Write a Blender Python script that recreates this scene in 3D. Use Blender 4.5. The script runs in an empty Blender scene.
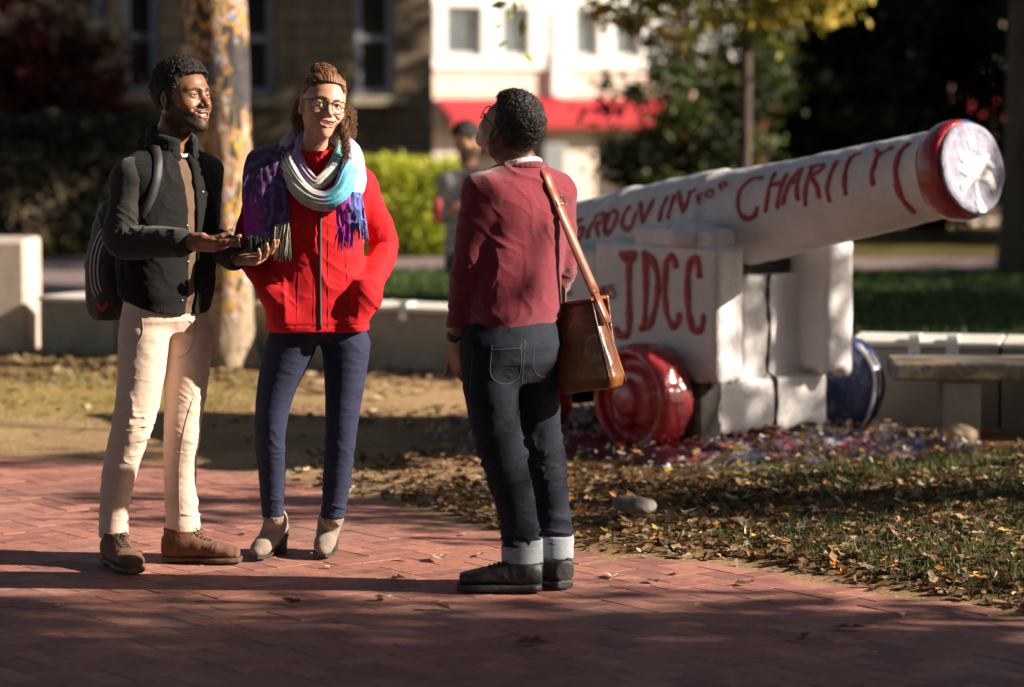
import bpy, math, random
import numpy as np
from mathutils import Vector, Matrix

random.seed(7)
RNG = np.random.default_rng(11)
SC = bpy.context.scene
COL = SC.collection
R = math.radians

# ------------------------------------------------------------------ camera maths
FPX = 100.0 / 36.0 * 1024.0
CAMZ = 1.68
PITCH = math.atan((343.5 - 95.0) / FPX)
CP, SP = math.cos(PITCH), math.sin(PITCH)

def ray(px, py):
    u = (px - 512.0) / FPX
    v = (343.5 - py) / FPX
    return np.array([u, CP + v * SP, -SP + v * CP])

def W(px, py, Y):
    """world point at distance Y seen at that spot of the photograph"""
    d = ray(px, py)
    return np.array([0, 0, CAMZ]) + d * (Y / d[1])

def G(px, py, z=0.0):
    d = ray(px, py)
    return np.array([0, 0, CAMZ]) + d * ((z - CAMZ) / d[2])

def V(*a):
    return np.array(a, dtype=float)

def unit(a):
    a = np.asarray(a, float)
    return a / max(1e-9, np.linalg.norm(a))

# ------------------------------------------------------------------ noise (numpy)
_TAB = np.random.default_rng(5).random(65536).astype(np.float32)

def vnoise(P, seed=0):
    """smooth value noise in -1..1 for an (n,3) array"""
    P = np.asarray(P, np.float64)
    I = np.floor(P).astype(np.int64)
    f = (P - I)
    f = f * f * f * (f * (f * 6 - 15) + 10)
    out = 0
    for dx in (0, 1):
        wx = f[:, 0] if dx else 1 - f[:, 0]
        for dy in (0, 1):
            wy = f[:, 1] if dy else 1 - f[:, 1]
            for dz in (0, 1):
                wz = f[:, 2] if dz else 1 - f[:, 2]
                h = ((I[:, 0] + dx) * 73856093) ^ ((I[:, 1] + dy) * 19349663) ^ ((I[:, 2] + dz) * 83492791) ^ (seed * 2654435)
                h = (h ^ (h >> 13)) * 1274126177
                out = out + wx * wy * wz * _TAB[(h ^ (h >> 16)) & 65535]
    return out * 2 - 1

def fbm(P, seed=0, oct=3):
    a, s, o = 1.0, 0.0, 0
    P = np.asarray(P, float)
    for i in range(oct):
        o = o + a * vnoise(P * 2 ** i, seed + i * 17)
        s += a
        a *= 0.5
    return o / s

def sstep(a, b, x):
    t = np.clip((x - a) / (b - a), 0, 1)
    return t * t * (3 - 2 * t)

# ------------------------------------------------------------------ objects
def mesh_np(name, verts, faces, mat=None, parent=None, smooth=True, cols=None, uv=None):
    """one mesh object from numpy arrays; faces is an (m,4) or (m,3) array, or a list of index lists"""
    me = bpy.data.meshes.new(name)
    verts = np.asarray(verts, np.float32)
    if isinstance(faces, np.ndarray):
        m, k = faces.shape
        me.vertices.add(len(verts))
        me.vertices.foreach_set('co', verts.ravel())
        me.loops.add(m * k)
        me.loops.foreach_set('vertex_index', faces.astype(np.int32).ravel())
        me.polygons.add(m)
        me.polygons.foreach_set('loop_start', np.arange(0, m * k, k, dtype=np.int32))
        me.polygons.foreach_set('loop_total', np.full(m, k, np.int32))
    else:
        me.from_pydata(verts.tolist(), [], faces)
    me.update(calc_edges=True)
    me.validate()
    me.polygons.foreach_set('use_smooth', np.full(len(me.polygons), bool(smooth)))
    if cols is not None:
        a = me.color_attributes.new('Col', 'FLOAT_COLOR', 'POINT')
        c = np.ones((len(verts), 4), np.float32)
        c[:, :3] = cols
        a.data.foreach_set('color', c.ravel())
    o = bpy.data.objects.new(name, me)
    COL.objects.link(o)
    if mat is not None:
        me.materials.append(mat)
    if parent is not None:
        o.parent = parent
        o.matrix_parent_inverse = parent.matrix_basis.inverted()
    return o

def tag(o, label=None, cat=None, group=None, kind=None):
    if label: o['label'] = label
    if cat: o['category'] = cat
    if group: o['group'] = group
    if kind: o['kind'] = kind
    return o

def empty(name, loc, label, cat, group=None):
    o = bpy.data.objects.new(name, None)
    o.empty_display_size = 0.1
    COL.objects.link(o)
    o.location = [float(x) for x in loc]
    return tag(o, label, cat, group)

def copy_tree(o, parent=None):
    c = o.copy()
    COL.objects.link(c)
    if parent is not None:
        c.parent = parent
    for ch in list(o.children):
        copy_tree(ch, c)
    return c

class MB:
    """collects shapes into one mesh"""
    def __init__(s):
        s.v, s.f, s.c = [], [], []
    def n(s): return sum(len(a) for a in s.v)
    def raw(s, v, f, col=None):
        b = s.n()
        v = np.asarray(v, float)
        s.v.append(v)
        s.f += [[i + b for i in q] for q in f]
        s.c.append(np.tile(np.array(col if col is not None else (1, 1, 1), float), (len(v), 1)))
    def box(s, c, half, ax=None, bev=0.0, col=None, taper=None):
        """bevelled box: centre, half sizes, 3x3 axes (rows)"""
        ax = np.eye(3) if ax is None else np.asarray(ax, float)
        h = np.asarray(half, float)
        b = min(bev, h.min() * 0.9)
        pts, idx = [], {}
        def P(x, y, z):
            k = (round(x, 6), round(y, 6), round(z, 6))
            if k not in idx:
                idx[k] = len(pts); pts.append([x, y, z])
            return idx[k]
        F = []
        if b <= 0:
            q = [P(sx * h[0], sy * h[1], sz * h[2]) for sx in (-1, 1) for sy in (-1, 1) for sz in (-1, 1)]
            F = [[0, 1, 3, 2], [4, 6, 7, 5], [0, 4, 5, 1], [2, 3, 7, 6], [0, 2, 6, 4], [1, 5, 7, 3]]
        else:
            i = h - b
            for a in range(3):
                u, w = (a + 1) % 3, (a + 2) % 3
                for sg in (-1, 1):
                    fc = []
                    for (su, sw) in ((-1, -1), (1, -1), (1, 1), (-1, 1)):
                        p = [0, 0, 0]; p[a] = sg * h[a]; p[u] = su * i[u]; p[w] = sw * i[w]
                        fc.append(P(*p))
                    F.append(fc if sg > 0 else fc[::-1])
            for a in range(3):
                u, w = (a + 1) % 3, (a + 2) % 3
                for su in (-1, 1):
                    for sw in (-1, 1):
                        def E(t, on):
                            p = [0, 0, 0]; p[a] = t * i[a]
                            p[u] = su * (h[u] if on == u else i[u]); p[w] = sw * (h[w] if on == w else i[w])
                            return P(*p)
                        q = [E(-1, u), E(1, u), E(1, w), E(-1, w)]
                        F.append(q if su * sw > 0 else q[::-1])
            for sx in (-1, 1):
                for sy in (-1, 1):
                    for sz in (-1, 1):
                        t = [P(sx * h[0], sy * i[1], sz * i[2]), P(sx * i[0], sy * h[1], sz * i[2]), P(sx * i[0], sy * i[1], sz * h[2])]
                        F.append(t if sx * sy * sz > 0 else t[::-1])
        pts = np.array(pts)
        if taper is not None:
            t = (pts[:, 2] / h[2] + 1) / 2
            pts[:, 0] *= 1 + (taper - 1) * t
            pts[:, 1] *= 1 + (taper - 1) * t
        s.raw(pts @ ax + np.asarray(c, float), F, col)
    def tube(s, path, rad, n=8, cap=True, col=None, flat=None):
        path = np.asarray(path, float)
        m = len(path)
        rad = np.full(m, rad) if np.isscalar(rad) else np.asarray(rad, float)
        t = np.gradient(path, axis=0)
        t /= np.maximum(1e-9, np.linalg.norm(t, axis=1))[:, None]
        up = V(0, 0, 1) if abs(t[0][2]) < 0.9 else V(1, 0, 0)
        nn = unit(np.cross(t[0], up))
        vs = []
        for i in range(m):
            nn = nn - t[i] * np.dot(nn, t[i]); nn = unit(nn)
            bb = np.cross(t[i], nn)
            for k in range(n):
                a = 2 * math.pi * k / n
                vs.append(path[i] + rad[i] * (math.cos(a) * nn + math.sin(a) * bb * (flat or 1)))
        F = []
        for i in range(m - 1):
            for k in range(n):
                F.append([i * n + k, i * n + (k + 1) % n, (i + 1) * n + (k + 1) % n, (i + 1) * n + k])
        if cap:
            F.append(list(range(n))[::-1])
            F.append([(m - 1) * n + k for k in range(n)])
        s.raw(vs, F, col)
    def lathe(s, prof, o, axis, n=32, cap0=True, cap1=True, col=None, x0=None):
        axis = unit(axis)
        a = unit(np.cross(axis, V(0, 0, 1) if abs(axis[2]) < 0.9 else V(1, 0, 0))) if x0 is None else np.asarray(x0, float)
        b = np.cross(axis, a)
        vs = []
        for (t, r) in prof:
            for k in range(n):
                g = 2 * math.pi * k / n
                vs.append(np.asarray(o) + axis * t + r * (math.cos(g) * a + math.sin(g) * b))
        F = []
        m = len(prof)
        for i in range(m - 1):
            for k in range(n):
                F.append([i * n + k, i * n + (k + 1) % n, (i + 1) * n + (k + 1) % n, (i + 1) * n + k])
        if cap0: F.append(list(range(n))[::-1])
        if cap1: F.append([(m - 1) * n + k for k in range(n)])
        s.raw(vs, F, col)
    def build(s, name, mat=None, parent=None, smooth=False, cols=False):
        v = np.concatenate(s.v)
        o = mesh_np(name, v, s.f, mat, parent, smooth, np.concatenate(s.c) if cols else None)
        return o

def auto_smooth(o, ang=40):
    me = o.data
    me.polygons.foreach_set('use_smooth', np.ones(len(me.polygons), bool))
    me.set_sharp_from_angle(angle=R(ang))
    return o

# ------------------------------------------------------------------ materials
def lin(r, g, b):
    f = lambda c: ((c / 255 + 0.055) / 1.055) ** 2.4 if c > 10.3 else c / 255 / 12.92
    return (f(r), f(g), f(b))

def new_mat(name):
    m = bpy.data.materials.new(name)
    m.use_nodes = True
    nt = m.node_tree
    return m, nt, nt.nodes['Principled BSDF']

def nd(nt, typ, **kw):
    n = nt.nodes.new(typ)
    for k, v in kw.items():
        setattr(n, k, v)
    return n

def ramp(nt, stops):
    r = nt.nodes.new('ShaderNodeValToRGB')
    e = r.color_ramp.elements
    while len(e) < len(stops): e.new(0.5)
    for i, (p, c) in enumerate(stops):
        e[i].position = p
        e[i].color = (*c, 1) if len(c) == 3 else c
    return r

def mixc(nt, a, b, fac, mode='MIX'):
    n = nd(nt, 'ShaderNodeMix', data_type='RGBA', blend_type=mode)
    for sock, v in ((n.inputs[6], a), (n.inputs[7], b), (n.inputs[0], fac)):
        if hasattr(v, 'type'): nt.links.new(v, sock)
        elif isinstance(v, (tuple, list)): sock.default_value = (*v[:3], 1)
        else: sock.default_value = v
    return n.outputs[2]

def noise(nt, scale, detail=4, rough=0.55, coord='Object', dist=0.0, stretch=None):
    tc = nd(nt, 'ShaderNodeTexCoord')
    n = nd(nt, 'ShaderNodeTexNoise')
    n.inputs['Scale'].default_value = scale
    n.inputs['Detail'].default_value = detail
    n.inputs['Roughness'].default_value = rough
    n.inputs['Distortion'].default_value = dist
    if stretch:
        mp = nd(nt, 'ShaderNodeMapping')
        mp.inputs['Scale'].default_value = stretch
        nt.links.new(tc.outputs[coord], mp.inputs[0]); nt.links.new(mp.outputs[0], n.inputs['Vector'])
    else:
        nt.links.new(tc.outputs[coord], n.inputs['Vector'])
    return n.outputs['Fac']

def bump(nt, bsdf, h, dist=0.002, strength=1.0):
    b = nd(nt, 'ShaderNodeBump')
    b.inputs['Distance'].default_value = dist
    b.inputs['Strength'].default_value = strength
    nt.links.new(h, b.inputs['Height'])
    nt.links.new(b.outputs[0], bsdf.inputs['Normal'])

def simple(name, c1, c2=None, scale=8, rough=0.7, bscale=None, bdist=0.002, metal=0, detail=5, spec=None, attr=False, sheen=0, lo=0.35, hi=0.65, stretch=None, coat=0):
    """a base colour that wanders between c1 and c2 (times the mesh's own colours when attr), with fine bump"""
    m, nt, b = new_mat(name)
    if c2 is None: c2 = tuple(x * 0.8 for x in c1)
    rp = ramp(nt, [(lo, c1), (hi, c2)])
    nt.links.new(noise(nt, scale, detail, stretch=stretch), rp.inputs[0])
    out = rp.outputs[0]
    if attr:
        a = nd(nt, 'ShaderNodeVertexColor', layer_name='Col')
        out = mixc(nt, out, a.outputs[0], 1.0, 'MULTIPLY')
    nt.links.new(out, b.inputs['Base Color'])
    b.inputs['Roughness'].default_value = rough
    b.inputs['Metallic'].default_value = metal
    if spec is not None: b.inputs['Specular IOR Level'].default_value = spec
    if sheen:
        b.inputs['Sheen Weight'].default_value = sheen
        b.inputs['Sheen Roughness'].default_value = 0.6
    if coat:
        b.inputs['Coat Weight'].default_value = coat
        b.inputs['Coat Roughness'].default_value = 0.12
    if bscale:
        bump(nt, b, noise(nt, bscale, 3, 0.6, stretch=stretch), bdist)
    return m

def creases(nt, b, fine, fdist, dist, scale, stretch=(1, 1, 2.4)):
    """thread-fine bump plus small sharp wrinkles"""
    tc = nd(nt, 'ShaderNodeTexCoord'); mp = nd(nt, 'ShaderNodeMapping'); mp.inputs['Scale'].default_value = stretch
    mp.inputs['Rotation'].default_value = (0.35, 0.5, 0)
    nt.links.new(tc.outputs['Object'], mp.inputs[0])
    n = nd(nt, 'ShaderNodeTexNoise', noise_type='RIDGED_MULTIFRACTAL')
    n.inputs['Scale'].default_value = scale; n.inputs['Detail'].default_value = 3.5; n.inputs['Roughness'].default_value = .45
    n.inputs['Distortion'].default_value = .6
    nt.links.new(mp.outputs[0], n.inputs['Vector'])
    b1 = nd(nt, 'ShaderNodeBump'); b1.inputs['Distance'].default_value = dist
    nt.links.new(n.outputs['Fac'], b1.inputs['Height'])
    b2 = nd(nt, 'ShaderNodeBump'); b2.inputs['Distance'].default_value = fdist
    nt.links.new(fine, b2.inputs['Height']); nt.links.new(b1.outputs[0], b2.inputs['Normal'])
    nt.links.new(b2.outputs[0], b.inputs['Normal'])

def cloth(name, col, col2=None, weave=900, rough=0.9, sheen=0.25, bdist=0.0006, attr=False, mott=25, crease=0.0035, cscale=16):
    """woven cloth: mottled colour, fine thread bump"""
    m, nt, b = new_mat(name)
    col2 = col2 or tuple(c * 0.72 for c in col)
    rp = ramp(nt, [(0.3, col2), (0.7, col)])
    nt.links.new(noise(nt, mott, 6, 0.7), rp.inputs[0])
    fine = noise(nt, weave, 2, 0.6)
    rp2 = ramp(nt, [(0.3, (0.72,) * 3), (0.7, (1.15,) * 3)])
    nt.links.new(fine, rp2.inputs[0])
    out = mixc(nt, rp.outputs[0], rp2.outputs[0], 1.0, 'MULTIPLY')
    if attr:
        a = nd(nt, 'ShaderNodeVertexColor', layer_name='Col')
        out = mixc(nt, out, a.outputs[0], 1.0, 'MULTIPLY')
    nt.links.new(out, b.inputs['Base Color'])
    b.inputs['Roughness'].default_value = rough
    b.inputs['Specular IOR Level'].default_value = 0.25
    b.inputs['Sheen Weight'].default_value = sheen
    b.inputs['Sheen Roughness'].default_value = 0.5
    creases(nt, b, noise(nt, weave * 0.5, 3, 0.7), bdist * 2, crease, cscale)
    return m
# ------------------------------------------------------------------ implicit shapes -> one smooth mesh
class SDF:
    def __init__(s, lo, hi, h, zs=None):
        s.x = np.arange(lo[0], hi[0] + h, h, dtype=np.float32)
        s.y = np.arange(lo[1], hi[1] + h, h, dtype=np.float32)
        s.z = np.arange(lo[2], hi[2] + h, h, dtype=np.float32) if zs is None else np.asarray(zs, np.float32)
        s.h = h
        s.D = np.full((len(s.x), len(s.y), len(s.z)), 1.0, np.float32)
    def _blk(s, lo, hi):
        sl = []
        for a, l, u in zip((s.x, s.y, s.z), lo, hi):
            i, j = np.searchsorted(a, [l, u])
            sl.append(slice(max(0, i - 1), min(len(a), j + 1)))
        X = s.x[sl[0]][:, None, None]; Y = s.y[sl[1]][None, :, None]; Z = s.z[sl[2]][None, None, :]
        return tuple(sl), X, Y, Z
    def add(s, prim, k=0.01):
        fn, lo, hi = prim
        p = k + 3 * s.h + 0.01
        sl, X, Y, Z = s._blk(np.asarray(lo) - p, np.asarray(hi) + p)
        a = s.D[sl]
        if a.size == 0: return s
        d = fn(X, Y, Z)
        hh = np.maximum(k - np.abs(a - d), 0) / max(k, 1e-6)
        s.D[sl] = np.minimum(a, d) - hh * hh * k * 0.25
        return s
    def sub(s, prim, k=0.004):
        fn, lo, hi = prim
        p = k + 3 * s.h + 0.01
        sl, X, Y, Z = s._blk(np.asarray(lo) - p, np.asarray(hi) + p)
        a = s.D[sl]
        if a.size == 0: return s
        d = -fn(X, Y, Z)
        hh = np.maximum(k - np.abs(a - d), 0) / max(k, 1e-6)
        s.D[sl] = np.maximum(a, d) + hh * hh * k * 0.25
        return s
    def cut_plane(s, p, n):
        """remove everything on the side n points to"""
        n = unit(n)
        X = s.x[:, None, None]; Y = s.y[None, :, None]; Z = s.z[None, None, :]
        d = (X - p[0]) * n[0] + (Y - p[1]) * n[1] + (Z - p[2]) * n[2]
        s.D = np.maximum(s.D, d.astype(np.float32))
        return s
    def mesh(s):
        D, xs, ys, zs = s.D, s.x, s.y, s.z
        D = D.copy()
        D[0] = np.maximum(D[0], 1e-4); D[-1] = np.maximum(D[-1], 1e-4)
        D[:, 0] = np.maximum(D[:, 0], 1e-4); D[:, -1] = np.maximum(D[:, -1], 1e-4)
        D[:, :, 0] = np.maximum(D[:, :, 0], 1e-4); D[:, :, -1] = np.maximum(D[:, :, -1], 1e-4)
        b = (D < 0)
        c = np.zeros(tuple(n - 1 for n in D.shape), np.uint8)
        for i in (0, 1):
            for j in (0, 1):
                for k in (0, 1):
                    c += b[i:D.shape[0] - 1 + i, j:D.shape[1] - 1 + j, k:D.shape[2] - 1 + k]
        act = (c > 0) & (c < 8)
        I, J, K = np.nonzero(act)
        ids = np.full(c.shape, -1, np.int32)
        ids[I, J, K] = np.arange(len(I))
        acc = np.zeros((len(I), 3), np.float64); num = np.zeros(len(I))
        cr = [(i, j, k) for i in (0, 1) for j in (0, 1) for k in (0, 1)]
        val = {q: D[I + q[0], J + q[1], K + q[2]].astype(np.float64) for q in cr}
        for q in cr:
            for ax in range(3):
                if q[ax] == 0:
                    r = list(q); r[ax] = 1; r = tuple(r)
                    da, db = val[q], val[r]
                    m = (da < 0) != (db < 0)
                    t = np.where(m, da / np.where(da == db, 1, da - db), 0)
                    p = np.tile(np.array(q, float), (len(I), 1)); p[:, ax] = t
                    acc[m] += p[m]; num[m] += 1
        p = acc / num[:, None]
        v = np.stack([xs[I] + p[:, 0] * (xs[I + 1] - xs[I]), ys[J] + p[:, 1] * (ys[J + 1] - ys[J]), zs[K] + p[:, 2] * (zs[K + 1] - zs[K])], 1)
        F = []
        for ax in range(3):
            s0 = [slice(None)] * 3; s1 = [slice(None)] * 3
            s0[ax] = slice(0, -1); s1[ax] = slice(1, None)
            e = b[tuple(s0)] != b[tuple(s1)]
            i, j, k = np.nonzero(e)
            q = [i, j, k]
            u, w = (ax + 1) % 3, (ax + 2) % 3
            ok = (q[u] > 0) & (q[w] > 0) & (q[u] < c.shape[u]) & (q[w] < c.shape[w])
            q = [a[ok] for a in q]
            ins = b[q[0], q[1], q[2]]
            def cell(du, dw):
                t = [a.copy() for a in q]
                t[u] = t[u] - du; t[w] = t[w] - dw
                return ids[t[0], t[1], t[2]]
            f = np.stack([cell(1, 1), cell(0, 1), cell(0, 0), cell(1, 0)], 1)
            f[~ins] = f[~ins][:, ::-1]
            F.append(f)
        F = np.concatenate(F)
        F = F[(F >= 0).all(1)]
        return v, F

def rc(a, b, ra, rb, flat=None):
    """tapered capsule; flat=(direction, factor) squashes the section along a direction"""
    a, b = np.asarray(a, np.float32), np.asarray(b, np.float32)
    ba = b - a; L = max(float(ba @ ba), 1e-9)
    m = max(ra, rb) * max(1, (flat[1] if flat else 1))
    lo, hi = np.minimum(a, b) - m, np.maximum(a, b) + m
    if flat: fd = unit(flat[0]).astype(np.float32); ff = flat[1]
    def fn(X, Y, Z):
        px, py, pz = X - a[0], Y - a[1], Z - a[2]
        t = np.clip((px * ba[0] + py * ba[1] + pz * ba[2]) / L, 0, 1)
        qx, qy, qz = px - t * ba[0], py - t * ba[1], pz - t * ba[2]
        q2 = qx * qx + qy * qy + qz * qz
        if flat:
            qn = qx * fd[0] + qy * fd[1] + qz * fd[2]
            q2 = np.maximum(q2 - qn * qn + (qn / ff) ** 2, 0)
        return np.sqrt(q2) - (ra + (rb - ra) * t)
    return fn, lo, hi

def ell(c, r, A=None):
    """ellipsoid; A rows are its axes"""
    c = np.asarray(c, np.float32); r = np.asarray(r, np.float32)
    A = np.eye(3, dtype=np.float32) if A is None else np.asarray(A, np.float32)
    e = np.sqrt(((A * r[:, None]) ** 2).sum(0))
    def fn(X, Y, Z):
        px, py, pz = X - c[0], Y - c[1], Z - c[2]
        k0 = 0; k1 = 0
        for i in range(3):
            l = px * A[i, 0] + py * A[i, 1] + pz * A[i, 2]
            k0 = k0 + (l / r[i]) ** 2
            k1 = k1 + (l / r[i] ** 2) ** 2
        k0 = np.sqrt(k0); k1 = np.sqrt(k1)
        return k0 * (k0 - 1) / np.maximum(k1, 1e-6)
    return fn, c - e, c + e

def rbox(c, h, A=None, r=0.01):
    c = np.asarray(c, np.float32); h = np.asarray(h, np.float32)
    A = np.eye(3, dtype=np.float32) if A is None else np.asarray(A, np.float32)
    e = (np.abs(A) * h[:, None]).sum(0)
    def fn(X, Y, Z):
        px, py, pz = X - c[0], Y - c[1], Z - c[2]
        o = 0; inn = -9.0
        for i in range(3):
            q = np.abs(px * A[i, 0] + py * A[i, 1] + pz * A[i, 2]) - (h[i] - r)
            o = o + np.maximum(q, 0) ** 2
            inn = np.maximum(inn, q)
        return np.sqrt(o) + np.minimum(inn, 0) - r
    return fn, c - e, c + e

def loft(o, A, st, n=2.3):
    """stacked superellipse sections: st rows are (t, cx, cy, a, b) in the frame o, A (rows: side, front, up)"""
    o = np.asarray(o, np.float32); A = np.asarray(A, np.float32)
    st = np.asarray(st, np.float32)
    st = st[np.argsort(st[:, 0])]
    t0, t1 = st[0, 0], st[-1, 0]
    cor = []
    for t, cx, cy, a, b in st:
        for sx in (-1, 1):
            for sy in (-1, 1):
                cor.append(o + A[0] * (cx + sx * a) + A[1] * (cy + sy * b) + A[2] * t)
    cor = np.array(cor)
    # smooth interpolation on a fine table
    tt = np.linspace(t0, t1, 200)
    def cr(col):
        y = np.interp(tt, st[:, 0], st[:, col])
        k = 9
        yp = np.pad(y, k, mode='edge')
        ker = np.hanning(2 * k + 1); ker /= ker.sum()
        return np.convolve(yp, ker, 'valid')
    tab = [cr(i) for i in (1, 2, 3, 4)]
    def fn(X, Y, Z):
        px, py, pz = X - o[0], Y - o[1], Z - o[2]
        u = px * A[0, 0] + py * A[0, 1] + pz * A[0, 2]
        w = px * A[1, 0] + py * A[1, 1] + pz * A[1, 2]
        t = px * A[2, 0] + py * A[2, 1] + pz * A[2, 2]
        tc = np.clip(t, t0, t1)
        cx, cy, a, b = [np.interp(tc, tt, q).astype(np.float32) for q in tab]
        k = (np.abs((u - cx) / a) ** n + np.abs((w - cy) / b) ** n) ** (1.0 / n)
        d = (k - 1) * np.minimum(a, b)
        dz = np.maximum(t0 - t, t - t1)
        return np.where(dz > 0, np.sqrt(np.maximum(d, 0) ** 2 + dz * dz), np.maximum(d, dz)).astype(np.float32)
    return fn, cor.min(0), cor.max(0)

def poly(pts, rads, n=24):
    """one tapered tube along a smooth path, with no swelling at the joints"""
    p = np.array(pts, float); r = np.array(rads, float)
    q = np.concatenate([[2 * p[0] - p[1]], p, [2 * p[-1] - p[-2]]])
    out, ro = [], []
    m = max(2, n // (len(p) - 1))
    for i in range(1, len(q) - 2):
        t = np.linspace(0, 1, m + 1)[:-1][:, None]
        a, b, c, d = q[i - 1:i + 3]
        out.append(0.5 * (2 * b + (c - a) * t + (2 * a - 5 * b + 4 * c - d) * t ** 2 + (3 * b - a - 3 * c + d) * t ** 3))
        ro.append(r[i - 1] + (r[i] - r[i - 1]) * t[:, 0])
    out = np.concatenate(out + [p[-1:]]); ro = np.concatenate(ro + [r[-1:]])
    ker = np.array([1, 2, 3, 2, 1.0]); ker /= ker.sum()
    for _ in range(2): ro = np.convolve(np.pad(ro, 2, mode='edge'), ker, 'valid')
    P_ = [rc(out[i], out[i + 1], ro[i], ro[i + 1]) for i in range(len(out) - 1)]
    def fn(X, Y, Z):
        d = None
        for f, _, _ in P_:
            e = f(X, Y, Z); d = e if d is None else np.minimum(d, e)
        return d
    return fn, np.min([q[1] for q in P_], 0), np.max([q[2] for q in P_], 0)

def chain(S, pts, rads, k=0.02, flat=None):
    S.add(poly(pts, rads), k)

def vnormals(v, F):
    n = np.zeros_like(v)
    fn = np.cross(v[F[:, 2]] - v[F[:, 0]], v[F[:, 3]] - v[F[:, 1]])
    for i in range(4):
        for a in range(3):
            n[:, a] += np.bincount(F[:, i], fn[:, a], len(v))
    return n / np.maximum(1e-12, np.linalg.norm(n, axis=1))[:, None]

def relax(v, F, it=2, lam=0.5):
    E = np.concatenate([F[:, [0, 1]], F[:, [1, 2]], F[:, [2, 3]], F[:, [3, 0]]])
    E = np.concatenate([E, E[:, ::-1]])
    deg = np.maximum(1, np.bincount(E[:, 0], minlength=len(v)))
    v = v.copy()
    for i in range(it * 2):
        l = lam if i % 2 == 0 else -lam * 1.03
        av = np.stack([np.bincount(E[:, 0], v[E[:, 1], a], len(v)) for a in range(3)], 1) / deg[:, None]
        v += l * (av - v)
    return v

def sdf_obj(name, S, mat, parent=None, disp=None, colf=None, rel=2):
    v, F = S.mesh()
    if rel: v = relax(v, F, rel)
    if disp is not None:
        n = vnormals(v, F)
        v = v + n * disp(v, n)[:, None]
    cols = colf(v) if colf is not None else None
    return mesh_np(name, v, F, mat, parent, True, cols)

def segdist(P, path):
    """distance of each point to a polyline and the parameter along it"""
    best = np.full(len(P), 9.0); par = np.zeros(len(P))
    path = [np.asarray(q, float) for q in path]
    for i in range(len(path) - 1):
        a, b = path[i], path[i + 1]
        ba = b - a
        t = np.clip(((P - a) @ ba) / max(1e-12, ba @ ba), 0, 1)
        d = np.linalg.norm(P - a - t[:, None] * ba, axis=1)
        m = d < best
        best[m] = d[m]; par[m] = i + t[m]
    return best, par
# ------------------------------------------------------------------ ground, path, lawn
PATH_EDGE = [G(-500, 448), G(-150, 450), G(0, 455), G(170, 465), G(300, 482), G(400, 508), G(500, 532), G(600, 556), G(730, 564), G(827, 583), G(1024, 616), G(1250, 650), G(1500, 672)]
PATH_EDGE = np.array(PATH_EDGE)[:, :2]
PE_X = np.concatenate([[-60], PATH_EDGE[:, 0], [60]])
PE_Y = np.concatenate([[14.5], PATH_EDGE[:, 1], [8.0]])

def path_edge(x):
    return np.interp(x, PE_X, PE_Y)

def terrain(x, y):
    x = np.asarray(x, float); y = np.asarray(y, float)
    P = np.stack([x, y, x * 0], -1).reshape(-1, 3)
    n = fbm(P * 0.9, 3, 3).reshape(x.shape)
    out = sstep(-0.05, 0.35, y - path_edge(x))
    z = out * (0.012 + 0.022 * n) - 0.0045 * (1 - out)
    lawn = sstep(0.1, 1.2, x - 0.2) * sstep(0.1, 1.0, y - path_edge(x)) * (1 - sstep(13.0, 14.0, y))
    z = z + lawn * (0.05 + 0.03 * n)
    far = sstep(18.5, 20.5, y)
    z = z * (1 - far)
    z = z - 2.3 * sstep(34, 70, y)
    return z

def axis_pts(segs):
    out = []
    for a, b, s in segs:
        out.append(np.arange(a, b, s))
    return np.concatenate(out + [[segs[-1][1]]])

gx = axis_pts([(-420, -60, 40), (-60, -8, 4), (-8, -4, .25), (-4, 5, .05), (5, 9, .25), (9, 60, 4), (60, 420, 40)])
gy = axis_pts([(-420, -20, 40), (-20, 6, 1), (6, 18, .05), (18, 30, .5), (30, 80, 2), (80, 640, 40)])
GX, GY = np.meshgrid(gx, gy, indexing='ij')
GZ = terrain(GX, GY)
nx, ny = GX.shape
gi = np.arange(nx * ny).reshape(nx, ny)
gF = np.stack([gi[:-1, :-1], gi[1:, :-1], gi[1:, 1:], gi[:-1, 1:]], -1).reshape(-1, 4)

def dirt_mat():
    m, nt, b = new_mat('bare_soil')
    big = ramp(nt, [(0.35, (0.45, 0.325, 0.205)), (0.62, (0.30, 0.205, 0.13))])
    nt.links.new(noise(nt, 0.9, 6, 0.6), big.inputs[0])
    fine = ramp(nt, [(0.35, (0.55, 0.5, 0.45)), (0.62, (1.25, 1.15, 1.0))])
    nt.links.new(noise(nt, 38, 6, 0.75), fine.inputs[0])
    out = mixc(nt, big.outputs[0], fine.outputs[0], 1.0, 'MULTIPLY')
    straw = ramp(nt, [(0.58, (0, 0, 0)), (0.66, (1, 1, 1))])
    nt.links.new(noise(nt, 60, 3, 0.6), straw.inputs[0])
    out = mixc(nt, out, (0.36, 0.27, 0.14), straw.outputs[0])
    a = nd(nt, 'ShaderNodeVertexColor', layer_name='Col')
    out = mixc(nt, out, a.outputs[0], 1.0, 'MULTIPLY')
    nt.links.new(out, b.inputs['Base Color'])
    b.inputs['Roughness'].default_value = 0.95
    b.inputs['Specular IOR Level'].default_value = 0.1
    bump(nt, b, noise(nt, 30, 6, 0.75), 0.02)
    return m

gv = np.stack([GX, GY, GZ], -1).reshape(-1, 3)
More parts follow.
